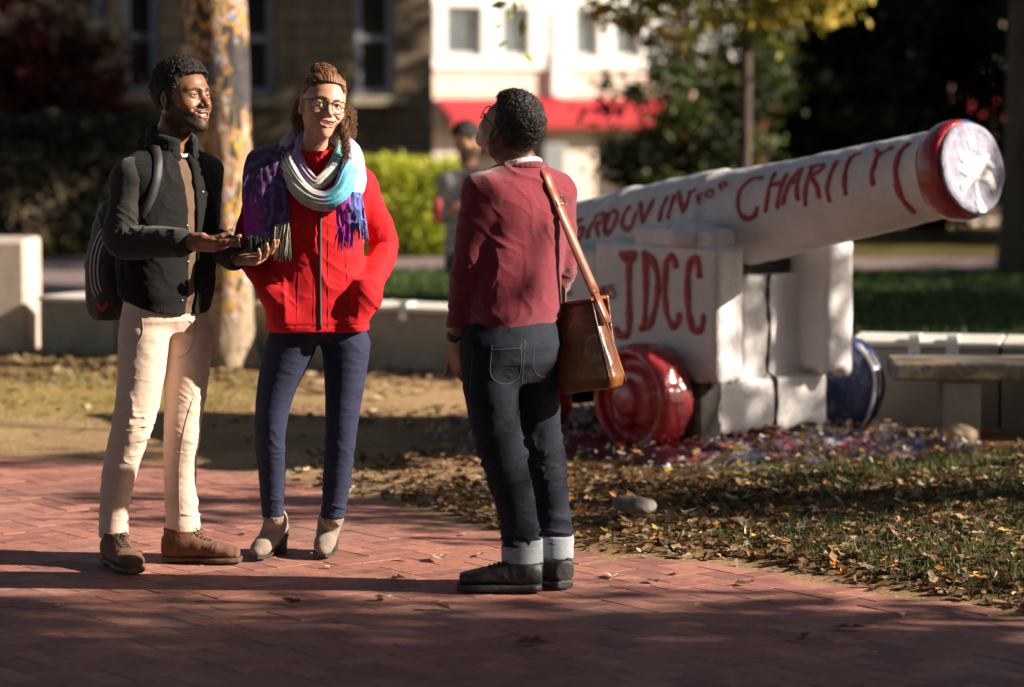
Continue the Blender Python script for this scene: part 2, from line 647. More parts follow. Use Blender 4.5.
# soil tint: tan dust on the left and round the cannon, dark damp loam under the right-hand lawn, greener left bank
gc = np.ones((len(gv), 3))
edge_d = gv[:, 1] - path_edge(gv[:, 0])
loam = sstep(-0.6, 0.8, gv[:, 0] + 0.25 * fbm(gv * 0.8, 9, 2)) * sstep(0.0, 0.3, edge_d) * (1 - sstep(13.2, 13.9, gv[:, 1]))
gc = gc * (1 - loam[:, None]) + loam[:, None] * np.array([0.45, 0.42, 0.36])
turf = sstep(0.2, -0.9, gv[:, 0] + 1.2 + 0.5 * fbm(gv * 0.7, 21, 2)) * sstep(14.2, 15.4, gv[:, 1]) * (1 - sstep(18.8, 20, gv[:, 1]))
gc = gc * (1 - turf[:, None]) + turf[:, None] * np.array([0.85, 0.92, 0.6])
farm = sstep(18.5, 20, gv[:, 1])
gc = gc * (1 - farm[:, None]) + farm[:, None] * np.array([0.3, 0.36, 0.22])
g = mesh_np('ground', gv, gF, dirt_mat(), None, True, gc)
tag(g, 'bare tan soil between the brick path and the low wall', 'ground', kind='structure')

# --- herringbone brick path: each brick a chamfered slab, all one surface
def brick_path():
    U = 0.1
    ang = R(38)
    ca, sa = math.cos(ang), math.sin(ang)
    N = 95
    ii, jj = np.meshgrid(np.arange(-N, N), np.arange(-N, N), indexing='ij')
    k = (ii - jj) % 4
    H = np.stack([ii[k == 0], jj[k == 0]], 1); Vv = np.stack([ii[k == 3], jj[k == 3]], 1)
    cen = np.concatenate([H + [1, 0.5], Vv + [0.5, 1]]) * U
    hx = np.concatenate([np.full(len(H), U), np.full(len(Vv), U / 2)])
    hy = np.concatenate([np.full(len(H), U / 2), np.full(len(Vv), U)])
    wx = cen[:, 0] * ca - cen[:, 1] * sa + 0.2
    wy = cen[:, 0] * sa + cen[:, 1] * ca + 9.2
    keep = (wy < path_edge(wx) - 0.02 + 0.05 * vnoise(np.stack([wx * 3, wy * 3, wx * 0], 1), 4)) & (wy > 4.5) & (np.abs(wx) < 6.5)
    cen, hx, hy, wx, wy = cen[keep], hx[keep], hy[keep], wx[keep], wy[keep]
    n = len(cen)
    g_, ch = 0.0016, 0.0010
    z0 = RNG.normal(0, 0.0007, n) + 0.004 * fbm(np.stack([wx, wy, wx * 0], 1) * 0.9, 2, 2)
    tx, ty = RNG.normal(0, 0.004, n), RNG.normal(0, 0.004, n)
    rows = []
    for (inset, z) in ((g_, -0.03), (g_, -ch), (g_ + ch, 0.0)):
        for (sx, sy) in ((-1, -1), (1, -1), (1, 1), (-1, 1)):
            lx = sx * (hx - inset) + RNG.normal(0, 0.0006, n); ly = sy * (hy - inset) + RNG.normal(0, 0.0006, n)
            zz = z0 + z + (tx * lx + ty * ly if z > -0.02 else 0)
            px, py = cen[:, 0] + lx, cen[:, 1] + ly
            rows.append(np.stack([px * ca - py * sa + 0.2, px * sa + py * ca + 9.2, zz], 1))
    v = np.stack(rows, 1).reshape(-1, 3)
    base = []
    for lvl in (0, 4):
        for q in range(4):
            base.append([lvl + q, lvl + (q + 1) % 4, lvl + 4 + (q + 1) % 4, lvl + 4 + q])
    base.append([8, 9, 10, 11])
    base = np.array(base)
    F = (base[None] + (np.arange(n) * 12)[:, None, None]).reshape(-1, 4)
    pal = np.array([[0.36, 0.148, 0.108], [0.31, 0.125, 0.098], [0.41, 0.185, 0.135], [0.27, 0.112, 0.095], [0.35, 0.155, 0.125], [0.20, 0.09, 0.08]])
    c = pal[RNG.integers(0, len(pal), n)] * RNG.uniform(0.92, 1.12, (n, 1))
    c = c * .65 + np.array([0.36, 0.158, 0.12]) * .35
    c = np.repeat(c, 12, 0)
    m, nt, b = new_mat('worn_brick')
    a = nd(nt, 'ShaderNodeVertexColor', layer_name='Col')
    rp = ramp(nt, [(0.3, (0.62, 0.6, 0.6)), (0.55, (1, 1, 1)), (0.75, (1.2, 1.2, 1.2))])
    nt.links.new(noise(nt, 26, 7, 0.72), rp.inputs[0])
    out = mixc(nt, a.outputs[0], rp.outputs[0], 1.0, 'MULTIPLY')
    dust = ramp(nt, [(0.48, (0, 0, 0)), (0.75, (0.55, 0.55, 0.55))])
    nt.links.new(noise(nt, 1.7, 5, 0.65), dust.inputs[0])
    out = mixc(nt, out, (0.34, 0.22, 0.18), dust.outputs[0])
    nt.links.new(out, b.inputs['Base Color'])
    b.inputs['Roughness'].default_value = 0.74
    b.inputs['Specular IOR Level'].default_value = 0.3
    bump(nt, b, noise(nt, 120, 4, 0.7), 0.0015)
    o = mesh_np('brick_path', v, F, m, None, False, c)
    tag(o, 'red brick path laid in herringbone', 'path', kind='structure')
brick_path()

# --- sheets beyond the low wall
def sheet(name, poly, z, mat, label, cat, sub=0):
    xs = [p[0] for p in poly]
    v = [[p[0], p[1], z + float(terrain(np.array([p[0]]), np.array([p[1]]))[0])] for p in poly]
    o = mesh_np(name, np.array(v), [list(range(len(v)))], mat, None, False)
    return tag(o, label, cat, kind='structure')

lawn_m = simple('lawn_turf', (0.03, 0.055, 0.014), (0.055, 0.085, 0.022), 3, 0.95, 40, 0.03)
path_m = simple('far_paving', (0.16, 0.11, 0.115), (0.21, 0.15, 0.15), 2, 0.85, 60, 0.004)
sheet('lawn', [(-2.4, 19.4), (14, 17.8), (14, 27.2), (-2.4, 27.2)], 0.006, lawn_m, 'dark mown lawn behind the low wall', 'lawn')
sheet('far_path', [(-9, 20.5), (-2.4, 19.4), (-2.4, 27.2), (14, 27.2), (14, 29.4), (-9, 29.4)], 0.006, path_m, 'mauve paved walk in front of the hedges', 'path')

# ------------------------------------------------------------------ leaves and grass
def leaf_mat(name, rough=0.6, trans=0.25):
    m, nt, b = new_mat(name)
    a = nd(nt, 'ShaderNodeVertexColor', layer_name='Col')
    nt.links.new(a.outputs[0], b.inputs['Base Color'])
    b.inputs['Roughness'].default_value = rough
    b.inputs['Specular IOR Level'].default_value = 0.3
    if trans:
        t = nd(nt, 'ShaderNodeBsdfTranslucent')
        nt.links.new(a.outputs[0], t.inputs['Color'])
        mx = nd(nt, 'ShaderNodeMixShader')
        mx.inputs[0].default_value = trans
        nt.links.new(b.outputs[0], mx.inputs[1]); nt.links.new(t.outputs[0], mx.inputs[2])
        nt.links.new(mx.outputs[0], nt.nodes['Material Output'].inputs[0])
    return m

FOLI = leaf_mat('living_leaf', 0.55, 0.35)
DRY = leaf_mat('dry_leaf', 0.8, 0.12)
BLADE = leaf_mat('grass_blade', 0.7, 0.25)

def rand_rot(n, rng, flat=None):
    """n random frames (rows u, v, w); flat keeps w near the vertical"""
    w = rng.normal(0, 1, (n, 3))
    if flat is not None:
        w = w * flat; w[:, 2] += 1
    w /= np.linalg.norm(w, axis=1)[:, None]
    t = rng.normal(0, 1, (n, 3))
    u = np.cross(w, t); u /= np.linalg.norm(u, axis=1)[:, None]
    return u, np.cross(w, u), w

def leaf_quads(P, size, cols, rng, flat=None, fold=0.25, wid=0.5):
    n = len(P)
    u, v, w = rand_rot(n, rng, flat)
    s = (size * rng.uniform(0.65, 1.3, n))[:, None]
    a = P - u * s * 0.5
    b = P + v * s * wid * 0.5 + w * s * fold * 0.3
    c = P + u * s * 0.5
    d = P - v * s * wid * 0.5 + w * s * fold * 0.3
    vv = np.stack([a, b, c, d], 1).reshape(-1, 3)
    return vv, np.arange(4 * n).reshape(n, 4), np.repeat(cols, 4, 0)

def palette(n, pal, rng, jit=0.25):
    pal = np.asarray(pal, float)
    return pal[rng.integers(0, len(pal), n)] * rng.uniform(1 - jit, 1 + jit, (n, 1))

def litter_leaves(P, size, cols, rng, flat=0.35, nrm=None):
    """curled fallen leaves, 9 points each: pointed lobes with a raised rim"""
    n = len(P)
    u, v, w = rand_rot(n, rng, flat)
    s = size * rng.uniform(0.55, 1.3, n)
    wd = rng.uniform(0.45, 0.75, n)
    cu = rng.uniform(-0.1, 0.5, n); cv = rng.uniform(0.0, 0.55, n)
    out = [(0, 0), (-.5, 0), (-.22, .42), (-.02, .22), (.22, .5), (.55, .03), (.2, -.46), (0.0, -.24), (-.25, -.4)]
    rows = []
    for (x, y) in out:
        px = x * s; py = y * s * wd
        pz = cu * x * x * s + cv * np.abs(y) * s * 0.7 + rng.normal(0, 0.03, n) * s
        rows.append(P + u * px[:, None] + v * py[:, None] + w * pz[:, None])
    vv = np.stack(rows, 1).reshape(-1, 3)
    f = np.array([[0, 1, 2, 3], [0, 3, 4, 5], [0, 5, 6, 7], [0, 7, 8, 1]])
    F = (f[None] + (np.arange(n) * 9)[:, None, None]).reshape(-1, 4)
    return vv, F, np.repeat(cols, 9, 0)

AUT = [[.17, .095, .045], [.23, .14, .07], [.12, .065, .035], [.27, .185, .11], [.085, .05, .03], [.20, .085, .04], [.31, .24, .16], [.15, .10, .06]]
PALE = [[.50, .40, .27], [.42, .30, .17], [.36, .22, .10]]

def scatter(n, x0, x1, y0, y1, fn, rng):
    x = rng.uniform(x0, x1, n); y = rng.uniform(y0, y1, n)
    k = rng.random(n) < fn(x, y)
    return x[k], y[k]

def ground_cover():
    rng = np.random.default_rng(3)
    # litter to the right of the path
    def dens(x, y):
        d = y - path_edge(x)
        P = np.stack([x, y, x * 0], 1)
        nz = fbm(P * 1.1, 5, 3)
        a = sstep(-0.05, 0.22, d) * sstep(0.35, -0.1, (y - 13.1)) * sstep(-1.2, -0.5, x)
        ux, uy = (x - .955) * .643 - (y - 13.56) * .766, (x - .955) * .766 + (y - 13.56) * .643
        a = a * (1 - .9 * sstep(1.1, .85, np.sqrt((ux / 1.75) ** 2 + (uy / 1.15) ** 2)))
        return a * np.clip(0.82 + 0.62 * nz + 0.4 * sstep(0.9, 0.1, d) - .08 * sstep(.6, 1.6, x), 0.05, 1)
    x, y = scatter(26000, -1.3, 5.5, 8.2, 13.4, dens, rng)
    P = np.stack([x, y, terrain(x, y) + rng.uniform(0.0, 0.018, len(x))], 1)
    a = litter_leaves(P, 0.054, palette(len(P), AUT * 3 + PALE[:1] + [[.42, .16, .035], [.45, .31, .06]], rng), rng)
    # sparse dry leaves over the left bank and in drifts against the wall
    def dens2(x, y):
        nz = fbm(np.stack([x, y * 1.6, x * 0], 1) * 0.9, 8, 3)
        return sstep(0.2, 0.9, y - path_edge(x)) * np.clip(0.12 + 0.8 * nz + 0.6 * sstep(15.5, 17, y), 0.03, 1) * (1 - sstep(17.6, 18.2, y + 0.59 * (x + 1.6)))
    x, y = scatter(8500, -5.5, 0.9, 13.0, 18.6, dens2, rng)
    P = np.stack([x, y, terrain(x, y) + rng.uniform(0.002, 0.02, len(x))], 1)
    b = litter_leaves(P, 0.07, palette(len(P), AUT + PALE, rng), rng, 0.25)
    vv = np.concatenate([a[0], b[0]]); F = np.concatenate([a[1], b[1] + len(a[0])]); c = np.concatenate([a[2], b[2]])
    o = mesh_np('fallen_leaves', vv, F, DRY, None, False, c)
    tag(o, 'dry brown leaves littering the grass and soil', 'leaves', kind='stuff')
    # grass blades
    def gd(x, y):
        d = y - path_edge(x)
        P = np.stack([x, y, x * 0], 1)
        return sstep(0.08, 0.5, d) * sstep(-0.05, 0.9, x - 0.15 + 0.5 * fbm(P * 1.3, 31, 2)) * (1 - sstep(12.6, 13.2, y)) * np.clip(0.62 + 0.9 * fbm(P * 1.7, 12, 3), 0.02, 1)
    x, y = scatter(125000, -0.2, 5.5, 8.2, 13.3, gd, rng)
    def bank(x, y):
        P = np.stack([x, y, x * 0], 1)
        return sstep(0.3, -0.7, x + 1.1 + 0.6 * fbm(P * 0.8, 77, 2)) * sstep(14.0, 15.0, y) * np.clip(0.35 + 0.8 * fbm(P * 2.0, 14, 3), 0, 1) * (1 - sstep(17.4, 18.0, y + 0.59 * (x + 1.6)))
    x2, y2 = scatter(40000, -5.5, 0.4, 13.5, 18.8, bank, rng)
    def back(x, y):
        return np.full(len(x), 1.0)
    x3, y3 = scatter(26000, -2.3, 9.0, 19.6, 27.1, back, rng)
    pal = np.concatenate([palette(len(x), [[.038, .066, .015], [.052, .084, .021], [.028, .05, .012], [.10, .11, .036]], rng),
                          palette(len(x2), [[.20, .19, .06], [.26, .21, .09], [.11, .13, .04], [.32, .26, .12]], rng),
                          palette(len(x3), [[.045, .085, .015], [.06, .105, .02], [.035, .06, .012]], rng)])
    hgt = np.concatenate([rng.uniform(.018, .050, len(x)), rng.uniform(.015, .05, len(x2)), rng.uniform(.05, .10, len(x3))])
    wid = np.concatenate([np.full(len(x), .0042), np.full(len(x2), .005), np.full(len(x3), .016)])
    X = np.concatenate([x, x2, x3]); Y = np.concatenate([y, y2, y3]); n = len(X)
    Z = terrain(X, Y) - 0.004
    B = np.stack([X, Y, Z], 1)
    th = rng.uniform(0, 2 * math.pi, n)
    sd = np.stack([np.cos(th), np.sin(th), th * 0], 1)
    ln = np.stack([rng.normal(0, .5, n), rng.normal(0, .5, n), np.ones(n)], 1)
    ln /= np.linalg.norm(ln, axis=1)[:, None]
    top = B + ln * hgt[:, None]
    vv = np.stack([B - sd * wid[:, None], B + sd * wid[:, None], top], 1).reshape(-1, 3)
    o = mesh_np('grass', vv, np.arange(3 * n).reshape(n, 3), BLADE, None, False, np.repeat(pal, 3, 0))
    tag(o, 'short green grass growing through the leaf litter', 'grass', kind='stuff')
    # single leaves lying on the bricks
    spots = [(100, 508, 0), (178, 598, 1), (200, 600, 2), (292, 601, 2), (248, 531, 0), (404, 557, 0), (438, 557, 0), (330, 565, 1), (398, 577, 0), (384, 596, 0), (440, 606, 2), (60, 603, 1), (466, 532, 0), (480, 553, 1), (18, 578, 1), (612, 574, 0), (652, 579, 2), (700, 603, 0), (745, 582, 1), (770, 598, 1), (568, 583, 0), (850, 626, 2), (905, 612, 0), (676, 571, 1), (530, 640, 2), (806, 634, 2)]
    for i, (px, py, t) in enumerate(spots):
        p = G(px, py, 0.012)
        col = palette(1, [PALE[0], PALE[1], AUT[2]][t:t + 1], rng, 0.15)
        v, F, c = litter_leaves(p[None], 0.085 if t != 1 else 0.06, col, rng, 0.12)
        v[:, 2] += 0.004 - v[:, 2].min()
        o = mesh_np('fallen_leaf', v, F, DRY, None, False, c)
        tag(o, 'dry curled leaf lying loose on the red bricks', 'leaf', 'single leaves scattered on the brick path')
ground_cover()

# ------------------------------------------------------------------ trees and hedges
BARK = simple('grey_brown_bark', (0.10, 0.075, 0.055), (0.05, 0.038, 0.03), 6, 0.95, 24, 0.03, stretch=(1, 1, 0.25))

def limb(mb, a, b, r0, r1, rng, wob=0.12, n=9):
    t = np.linspace(0, 1, 8)[:, None]
    a, b = np.asarray(a, float), np.asarray(b, float)
    p = a + (b - a) * t
    L = np.linalg.norm(b - a)
    w = rng.normal(0, wob * L * 0.35, (8, 3)); w[0] = 0
    w = np.cumsum(w, 0) * 0.25
    p = p + w * np.sin(t * math.pi / 2)
    mb.tube(p, np.linspace(r0, r1, 8), n)
    return p

def crown_leaves(cen, rad, n_clump, per, size, pal, rng, clump=0.28, hollow=0.35, wid=0.55, dark=None):
    """leaves gathered in uneven clumps through an ellipsoid's volume"""
    cen = np.asarray(cen, float); rad = np.asarray(rad, float)
    d = rng.normal(0, 1, (n_clump, 3)); d /= np.linalg.norm(d, axis=1)[:, None]
    q = d * (rng.uniform(hollow ** 3, 1, n_clump) ** (1 / 3))[:, None]
    C = cen + q * rad * rng.uniform(0.85, 1.12, (n_clump, 1))
    cr = clump * rad.mean() * rng.uniform(0.5, 1.3, n_clump)
    cnt = rng.poisson(per, n_clump)
    idx = np.repeat(np.arange(n_clump), cnt)
    P = C[idx] + rng.normal(0, 0.5, (len(idx), 3)) * cr[idx][:, None] * np.array([1, 1, 0.7])
    cp = palette(n_clump, pal, rng, 0.2)
    return P, cp[idx] * rng.uniform(0.75, 1.25, (len(idx), 1)), C

def tree(name, base, height, r0, crowns, size, pal, label, cat='tree', group=None, seed=1, bark=None, per=60, nc=60, clump=0.28, lean=(0, 0), fork=0.45, rootflare=1.3, leafm=None, hollow=0.3):
    rng = np.random.default_rng(seed)
    base = np.asarray(base, float)
    t = empty(name, base, label, cat, group)
    mb = MB()
    top = base + np.array([lean[0], lean[1], height])
    zz = np.array([0, .04, .12, .3, .5, .75, 1.0])
    p = base + (top - base) * zz[:, None]
    p[1:, :2] += rng.normal(0, 0.012 * height, (6, 2)) * zz[1:, None]
    p[0, 2] -= 0.05
    mb.tube(p, r0 * np.array([rootflare, 1.12, 1.0, .9, .78, .5, .2]), 14)
    P, Cc = [], []
    for (c, rad) in crowns:
        c = np.asarray(c, float)
        a = base + (top - base) * rng.uniform(fork, 0.8)
        for j in range(3):
            e = c + rng.normal(0, 0.35, 3) * np.asarray(rad)
            limb(mb, a, e, r0 * 0.35, r0 * 0.05, rng)
        pp, cc, C = crown_leaves(c, rad, nc, per, size, pal, rng, clump, hollow)
        for q in C[::4]:
            limb(mb, c + (q - c) * 0.15, q, r0 * 0.07, r0 * 0.02, rng, n=5)
        P.append(pp); Cc.append(cc)
    o = mb.build('trunk', bark or BARK, t, True)
    P = np.concatenate(P); Cc = np.concatenate(Cc)
    v, F, c = leaf_quads(P, size, Cc, rng)
    mesh_np('crown', v, F, leafm or FOLI, t, False, c)
    return t

def hedge(name, x0, x1, y0, y1, zb, h, pal, label, seed, n=14000, size=0.07, cat='hedge'):
    rng = np.random.default_rng(seed)
    cx, cy = (x0 + x1) / 2, (y0 + y1) / 2
    t = empty(name, (cx, cy, zb), label, cat)
    q = rng.uniform(-1, 1, (n, 3))
    ax = rng.integers(0, 3, n); sg = rng.choice([-1, 1], n)
    q[np.arange(n), ax] = sg * (1 - rng.random(n) ** 2 * 0.5)
    q[:, 2] = np.where((ax == 2) & (sg < 0), rng.uniform(-1, 1, n), q[:, 2])
    P = np.stack([cx + q[:, 0] * (x1 - x0) / 2, cy + q[:, 1] * (y1 - y0) / 2, zb + h * (q[:, 2] + 1) / 2], 1)
    nz = fbm(P * 1.6, seed, 2)
    P += (P - [cx, cy, zb + h / 2]) * (0.10 * nz)[:, None] + rng.normal(0, 0.03, P.shape)
    cl = palette(n, pal, rng, 0.3) * (1 + 0.5 * fbm(P * 2.5, seed + 3, 2))[:, None]
    v, F, c = leaf_quads(P, size, cl, rng)
    mesh_np('foliage', v, F, FOLI, t, False, c)
    for i in range(int((x1 - x0) * 3) + 2):
        mb = MB()
        bx = rng.uniform(x0, x1); by = cy + rng.uniform(-.2, .2) * (y1 - y0)
        for j in range(3):
            limb(mb, (bx, by, zb - 0.03), (bx + rng.normal(0, .25), by + rng.normal(0, .2), zb + h * rng.uniform(.6, .95)), 0.025, 0.006, rng, n=5)
        mb.build('stem', BARK, t, True)
    return t

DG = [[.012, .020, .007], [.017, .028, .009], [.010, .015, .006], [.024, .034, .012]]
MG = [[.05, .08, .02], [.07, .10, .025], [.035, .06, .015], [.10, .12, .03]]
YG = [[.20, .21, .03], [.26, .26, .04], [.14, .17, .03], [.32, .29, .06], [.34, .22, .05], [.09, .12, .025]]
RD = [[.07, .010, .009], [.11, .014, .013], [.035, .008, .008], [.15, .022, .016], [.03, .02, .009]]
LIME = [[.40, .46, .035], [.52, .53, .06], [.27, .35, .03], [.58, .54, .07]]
# ------------------------------------------------------------------ low concrete walls, bench, rock
CONC = simple('weathered_concrete', (0.34, 0.315, 0.285), (0.25, 0.23, 0.205), 5, 0.9, 90, 0.004, detail=8)
CONC_TOP = simple('sunlit_cap_concrete', (0.62, 0.59, 0.55), (0.5, 0.47, 0.43), 6, 0.85, 80, 0.003)  # paler tone puts the sunlight on the wall top into its colour
STEEL = simple('galvanised_steel', (0.75, 0.75, 0.74), (0.62, 0.62, 0.62), 20, 0.4, metal=0.3)

def wall_run(name, a, b, h, depth, nblk, label, stops=(), z0=0.0):
    """a low seat wall of butted blocks with a thin cap in a sunlit tone, running from a to b"""
    a = V(*a, 0); b = V(*b, 0)
    d = unit(b - a); L = np.linalg.norm(b - a)
    nrm = V(-d[1], d[0], 0)
    if nrm[1] < 0: nrm = -nrm
    ax = np.array([d, nrm, V(0, 0, 1)])
    t = empty(name, (*((a + b) / 2)[:2], z0), label, 'low wall', 'low concrete seat walls')
    for i in range(nblk):
        w = L / nblk
        c = a + d * (i + 0.5) * w + nrm * depth / 2
        mb = MB(); mb.box((c[0], c[1], z0 + (h - 0.035) / 2 - 0.04), (w / 2 - 0.006, depth / 2, (h - 0.035) / 2 + 0.04), ax, 0.012)
        mb.build('wall_block', CONC, t)
        mb = MB(); mb.box((c[0], c[1], z0 + h - 0.0165), (w / 2 - 0.004, depth / 2 + 0.012, 0.0165), ax, 0.007)
        mb.build('cap_slab', CONC_TOP, t)
    for s in stops:
        c = a + d * s + nrm * 0.05
        mb = MB(); mb.box((c[0], c[1], z0 + h + 0.018), (0.03, 0.055, 0.016), ax, 0.006)
        mb.box((c[0] - nrm[0] * 0.055, c[1] - nrm[1] * 0.055, z0 + h - 0.03), (0.03, 0.006, 0.05), ax, 0.003)
        mb.build('skate_stop', STEEL, t)
    return t

wall_run('seat_wall', (-3.08, 18.42), (-1.98, 17.80), 0.38, 0.45, 2, 'short low concrete wall left of the paint-splashed tree', (0.72,))
wall_run('seat_wall', (-1.60, 17.58), (1.02, 16.05), 0.41, 0.45, 4, 'long low concrete wall running behind the woman and the man in the sweater', (1.1, 2.0))
wall_run('seat_wall', (1.70, 14.30), (4.65, 13.62), 0.45, 0.48, 4, 'low concrete wall behind the paint-streaked bench', (0.33, 0.52))

# pale upright block at the left edge
t = empty('stone_plinth', (-3.62, 18.75, 0), 'pale square concrete block standing at the left end of the low wall', 'block')
mb = MB(); mb.box((-3.62, 18.75, 0.35), (0.46, 0.32, 0.39), None, 0.02)
mb.build('block_body', simple('pink_grey_granite', (0.50, 0.42, 0.37), (0.40, 0.33, 0.29), 7, 0.85, 60, 0.004), t)

# bench on the right: slab on two piers, paint dribbled along its edge
def bench():
    def m_slab():
        m, nt, b = new_mat('paint_streaked_slab')
        rp = ramp(nt, [(0.40, (0.10, 0.085, 0.07)), (0.53, (0.14, 0.125, 0.105)), (0.58, (0.30, 0.20, 0.05)), (0.63, (0.06, 0.08, 0.20)), (0.70, (0.22, 0.04, 0.04))])
        nt.links.new(noise(nt, 9, 5, 0.7, stretch=(1, 1, 1)), rp.inputs[0])
        nt.links.new(rp.outputs[0], b.inputs['Base Color'])
        b.inputs['Roughness'].default_value = 0.75
        bump(nt, b, noise(nt, 70, 4), 0.004)
        return m
    a = G(872, 447)[:2]; dirv = unit(V(1, -0.06, 0)); nr = V(0.06, 1, 0)
    ax = np.array([dirv, unit(nr), V(0, 0, 1)])
    o = V(1.86, 13.62, 0)
    t = empty('bench', o + dirv * 0.9, 'low concrete bench with paint-streaked slab beside the blue cannon wheel', 'bench')
    mb = MB(); mb.box(o + dirv * 0.95 + V(0, 0.2, 0.355), (0.97, 0.21, 0.045), ax, 0.012); mb.build('seat', m_slab(), t)
    for s in (0.32, 1.55):
        mb = MB(); mb.box(o + dirv * s + V(0, 0.2, 0.14), (0.09, 0.17, 0.168), ax, 0.012); mb.build('leg', CONC, t)
bench()

def rock(name, c, r, label, col, seed):
    S = SDF(np.array(c) - 0.3, np.array(c) + 0.3, 0.008)
    S.add(ell(c, r)); S.add(ell(np.array(c) + [r[0] * .35, 0, -r[2] * .2], np.array(r) * [.7, .9, .8]), 0.03)
    m = simple(name + '_surface', col, tuple(x * .65 for x in col), 14, 0.9, 60, 0.006)
    o = sdf_obj(name, S, m, None, lambda v, n: 0.016 * fbm(v * 14, seed, 3))
    tag(o, label, 'rock')
rp_ = G(957, 447)
rock('boulder', (rp_[0], 13.55, 0.055), (0.085, 0.07, 0.06), 'rounded tan rock on the soil in front of the bench', (0.30, 0.22, 0.14), 3)
p = G(634, 512, 0.03)
rock('flat_stone', (p[0], p[1], 0.06), (0.085, 0.07, 0.035), 'grey flat stone lying among the dead leaves', (0.22, 0.19, 0.17), 8)
p = G(870, 466, 0.03)

# ------------------------------------------------------------------ the painted tree
def painted_bark():
    m, nt, b = new_mat('paint_splashed_bark')
    tc = nd(nt, 'ShaderNodeTexCoord')
    sep = nd(nt, 'ShaderNodeSeparateXYZ'); nt.links.new(tc.outputs['Object'], sep.inputs[0])
    mp = nd(nt, 'ShaderNodeMapping'); mp.inputs['Scale'].default_value = (1, 1, 0.45)
    nt.links.new(tc.outputs['Object'], mp.inputs[0])
    base = ramp(nt, [(0.35, (0.36, 0.28, 0.19)), (0.65, (0.20, 0.145, 0.10))])
    nt.links.new(noise(nt, 7, 6, 0.7, stretch=(1, 1, 0.2)), base.inputs[0])
    vo = nd(nt, 'ShaderNodeTexNoise'); vo.inputs['Scale'].default_value = 13.0; vo.inputs['Detail'].default_value = 2
    nt.links.new(mp.outputs[0], vo.inputs['Vector'])
    hue = ramp(nt, [(0.30, (0.012, 0.012, 0.018)), (0.39, (0.05, 0.035, 0.03)), (0.425, (0.60, 0.36, 0.03)), (0.46, (0.30, 0.12, 0.03)), (0.495, (0.05, 0.13, 0.26)), (0.52, (0.60, 0.54, 0.44)), (0.555, (0.50, 0.15, 0.03)), (0.59, (0.05, 0.06, 0.05)), (0.64, (0.30, 0.17, 0.06)), (0.72, (0.3, 0.25, 0.2))])
    for e in hue.color_ramp.elements: pass
    hue.color_ramp.interpolation = 'EASE'
    nt.links.new(vo.outputs['Fac'], hue.inputs[0])
    # splashes crowd the trunk above waist height and thin out to bare bark near the root
    msk = ramp(nt, [(0.42, (0, 0, 0)), (0.50, (1, 1, 1))])
    add = nd(nt, 'ShaderNodeMath', operation='MULTIPLY_ADD')
    nt.links.new(sep.outputs[2], add.inputs[0]); add.inputs[1].default_value = 0.22; add.inputs[2].default_value = -0.12
    ns = noise(nt, 5, 5, 0.7)
    ad2 = nd(nt, 'ShaderNodeMath', operation='ADD'); nt.links.new(add.outputs[0], ad2.inputs[0]); nt.links.new(ns, ad2.inputs[1])
    nt.links.new(ad2.outputs[0], msk.inputs[0])
    out = mixc(nt, base.outputs[0], hue.outputs[0], msk.outputs[0])
    # a broad band of dark paint at head height
    bd = ramp(nt, [(0.46, (0, 0, 0)), (0.54, (1, 1, 1))])
    w = nd(nt, 'ShaderNodeMath', operation='SUBTRACT'); nt.links.new(sep.outputs[2], w.inputs[0]); w.inputs[1].default_value = 1.78
    w1 = nd(nt, 'ShaderNodeMath', operation='ABSOLUTE'); nt.links.new(w.outputs[0], w1.inputs[0])
    w2 = nd(nt, 'ShaderNodeMath', operation='MULTIPLY_ADD'); nt.links.new(w1.outputs[0], w2.inputs[0]); w2.inputs[1].default_value = -0.55; w2.inputs[2].default_value = 0.09
    w3 = nd(nt, 'ShaderNodeMath', operation='ADD'); nt.links.new(w2.outputs[0], w3.inputs[0]); nt.links.new(noise(nt, 6.5, 4, 0.65), w3.inputs[1])
    nt.links.new(w3.outputs[0], bd.inputs[0])
    sc = nd(nt, 'ShaderNodeMath', operation='MULTIPLY'); nt.links.new(bd.outputs[0], sc.inputs[0]); sc.inputs[1].default_value = 0.9
    out = mixc(nt, out, (0.016, 0.018, 0.03), sc.outputs[0])
    nt.links.new(out, b.inputs['Base Color'])
    b.inputs['Roughness'].default_value = 0.75
    bump(nt, b, noise(nt, 20, 5, 0.7, stretch=(1, 1, 0.25)), 0.03)
    return m

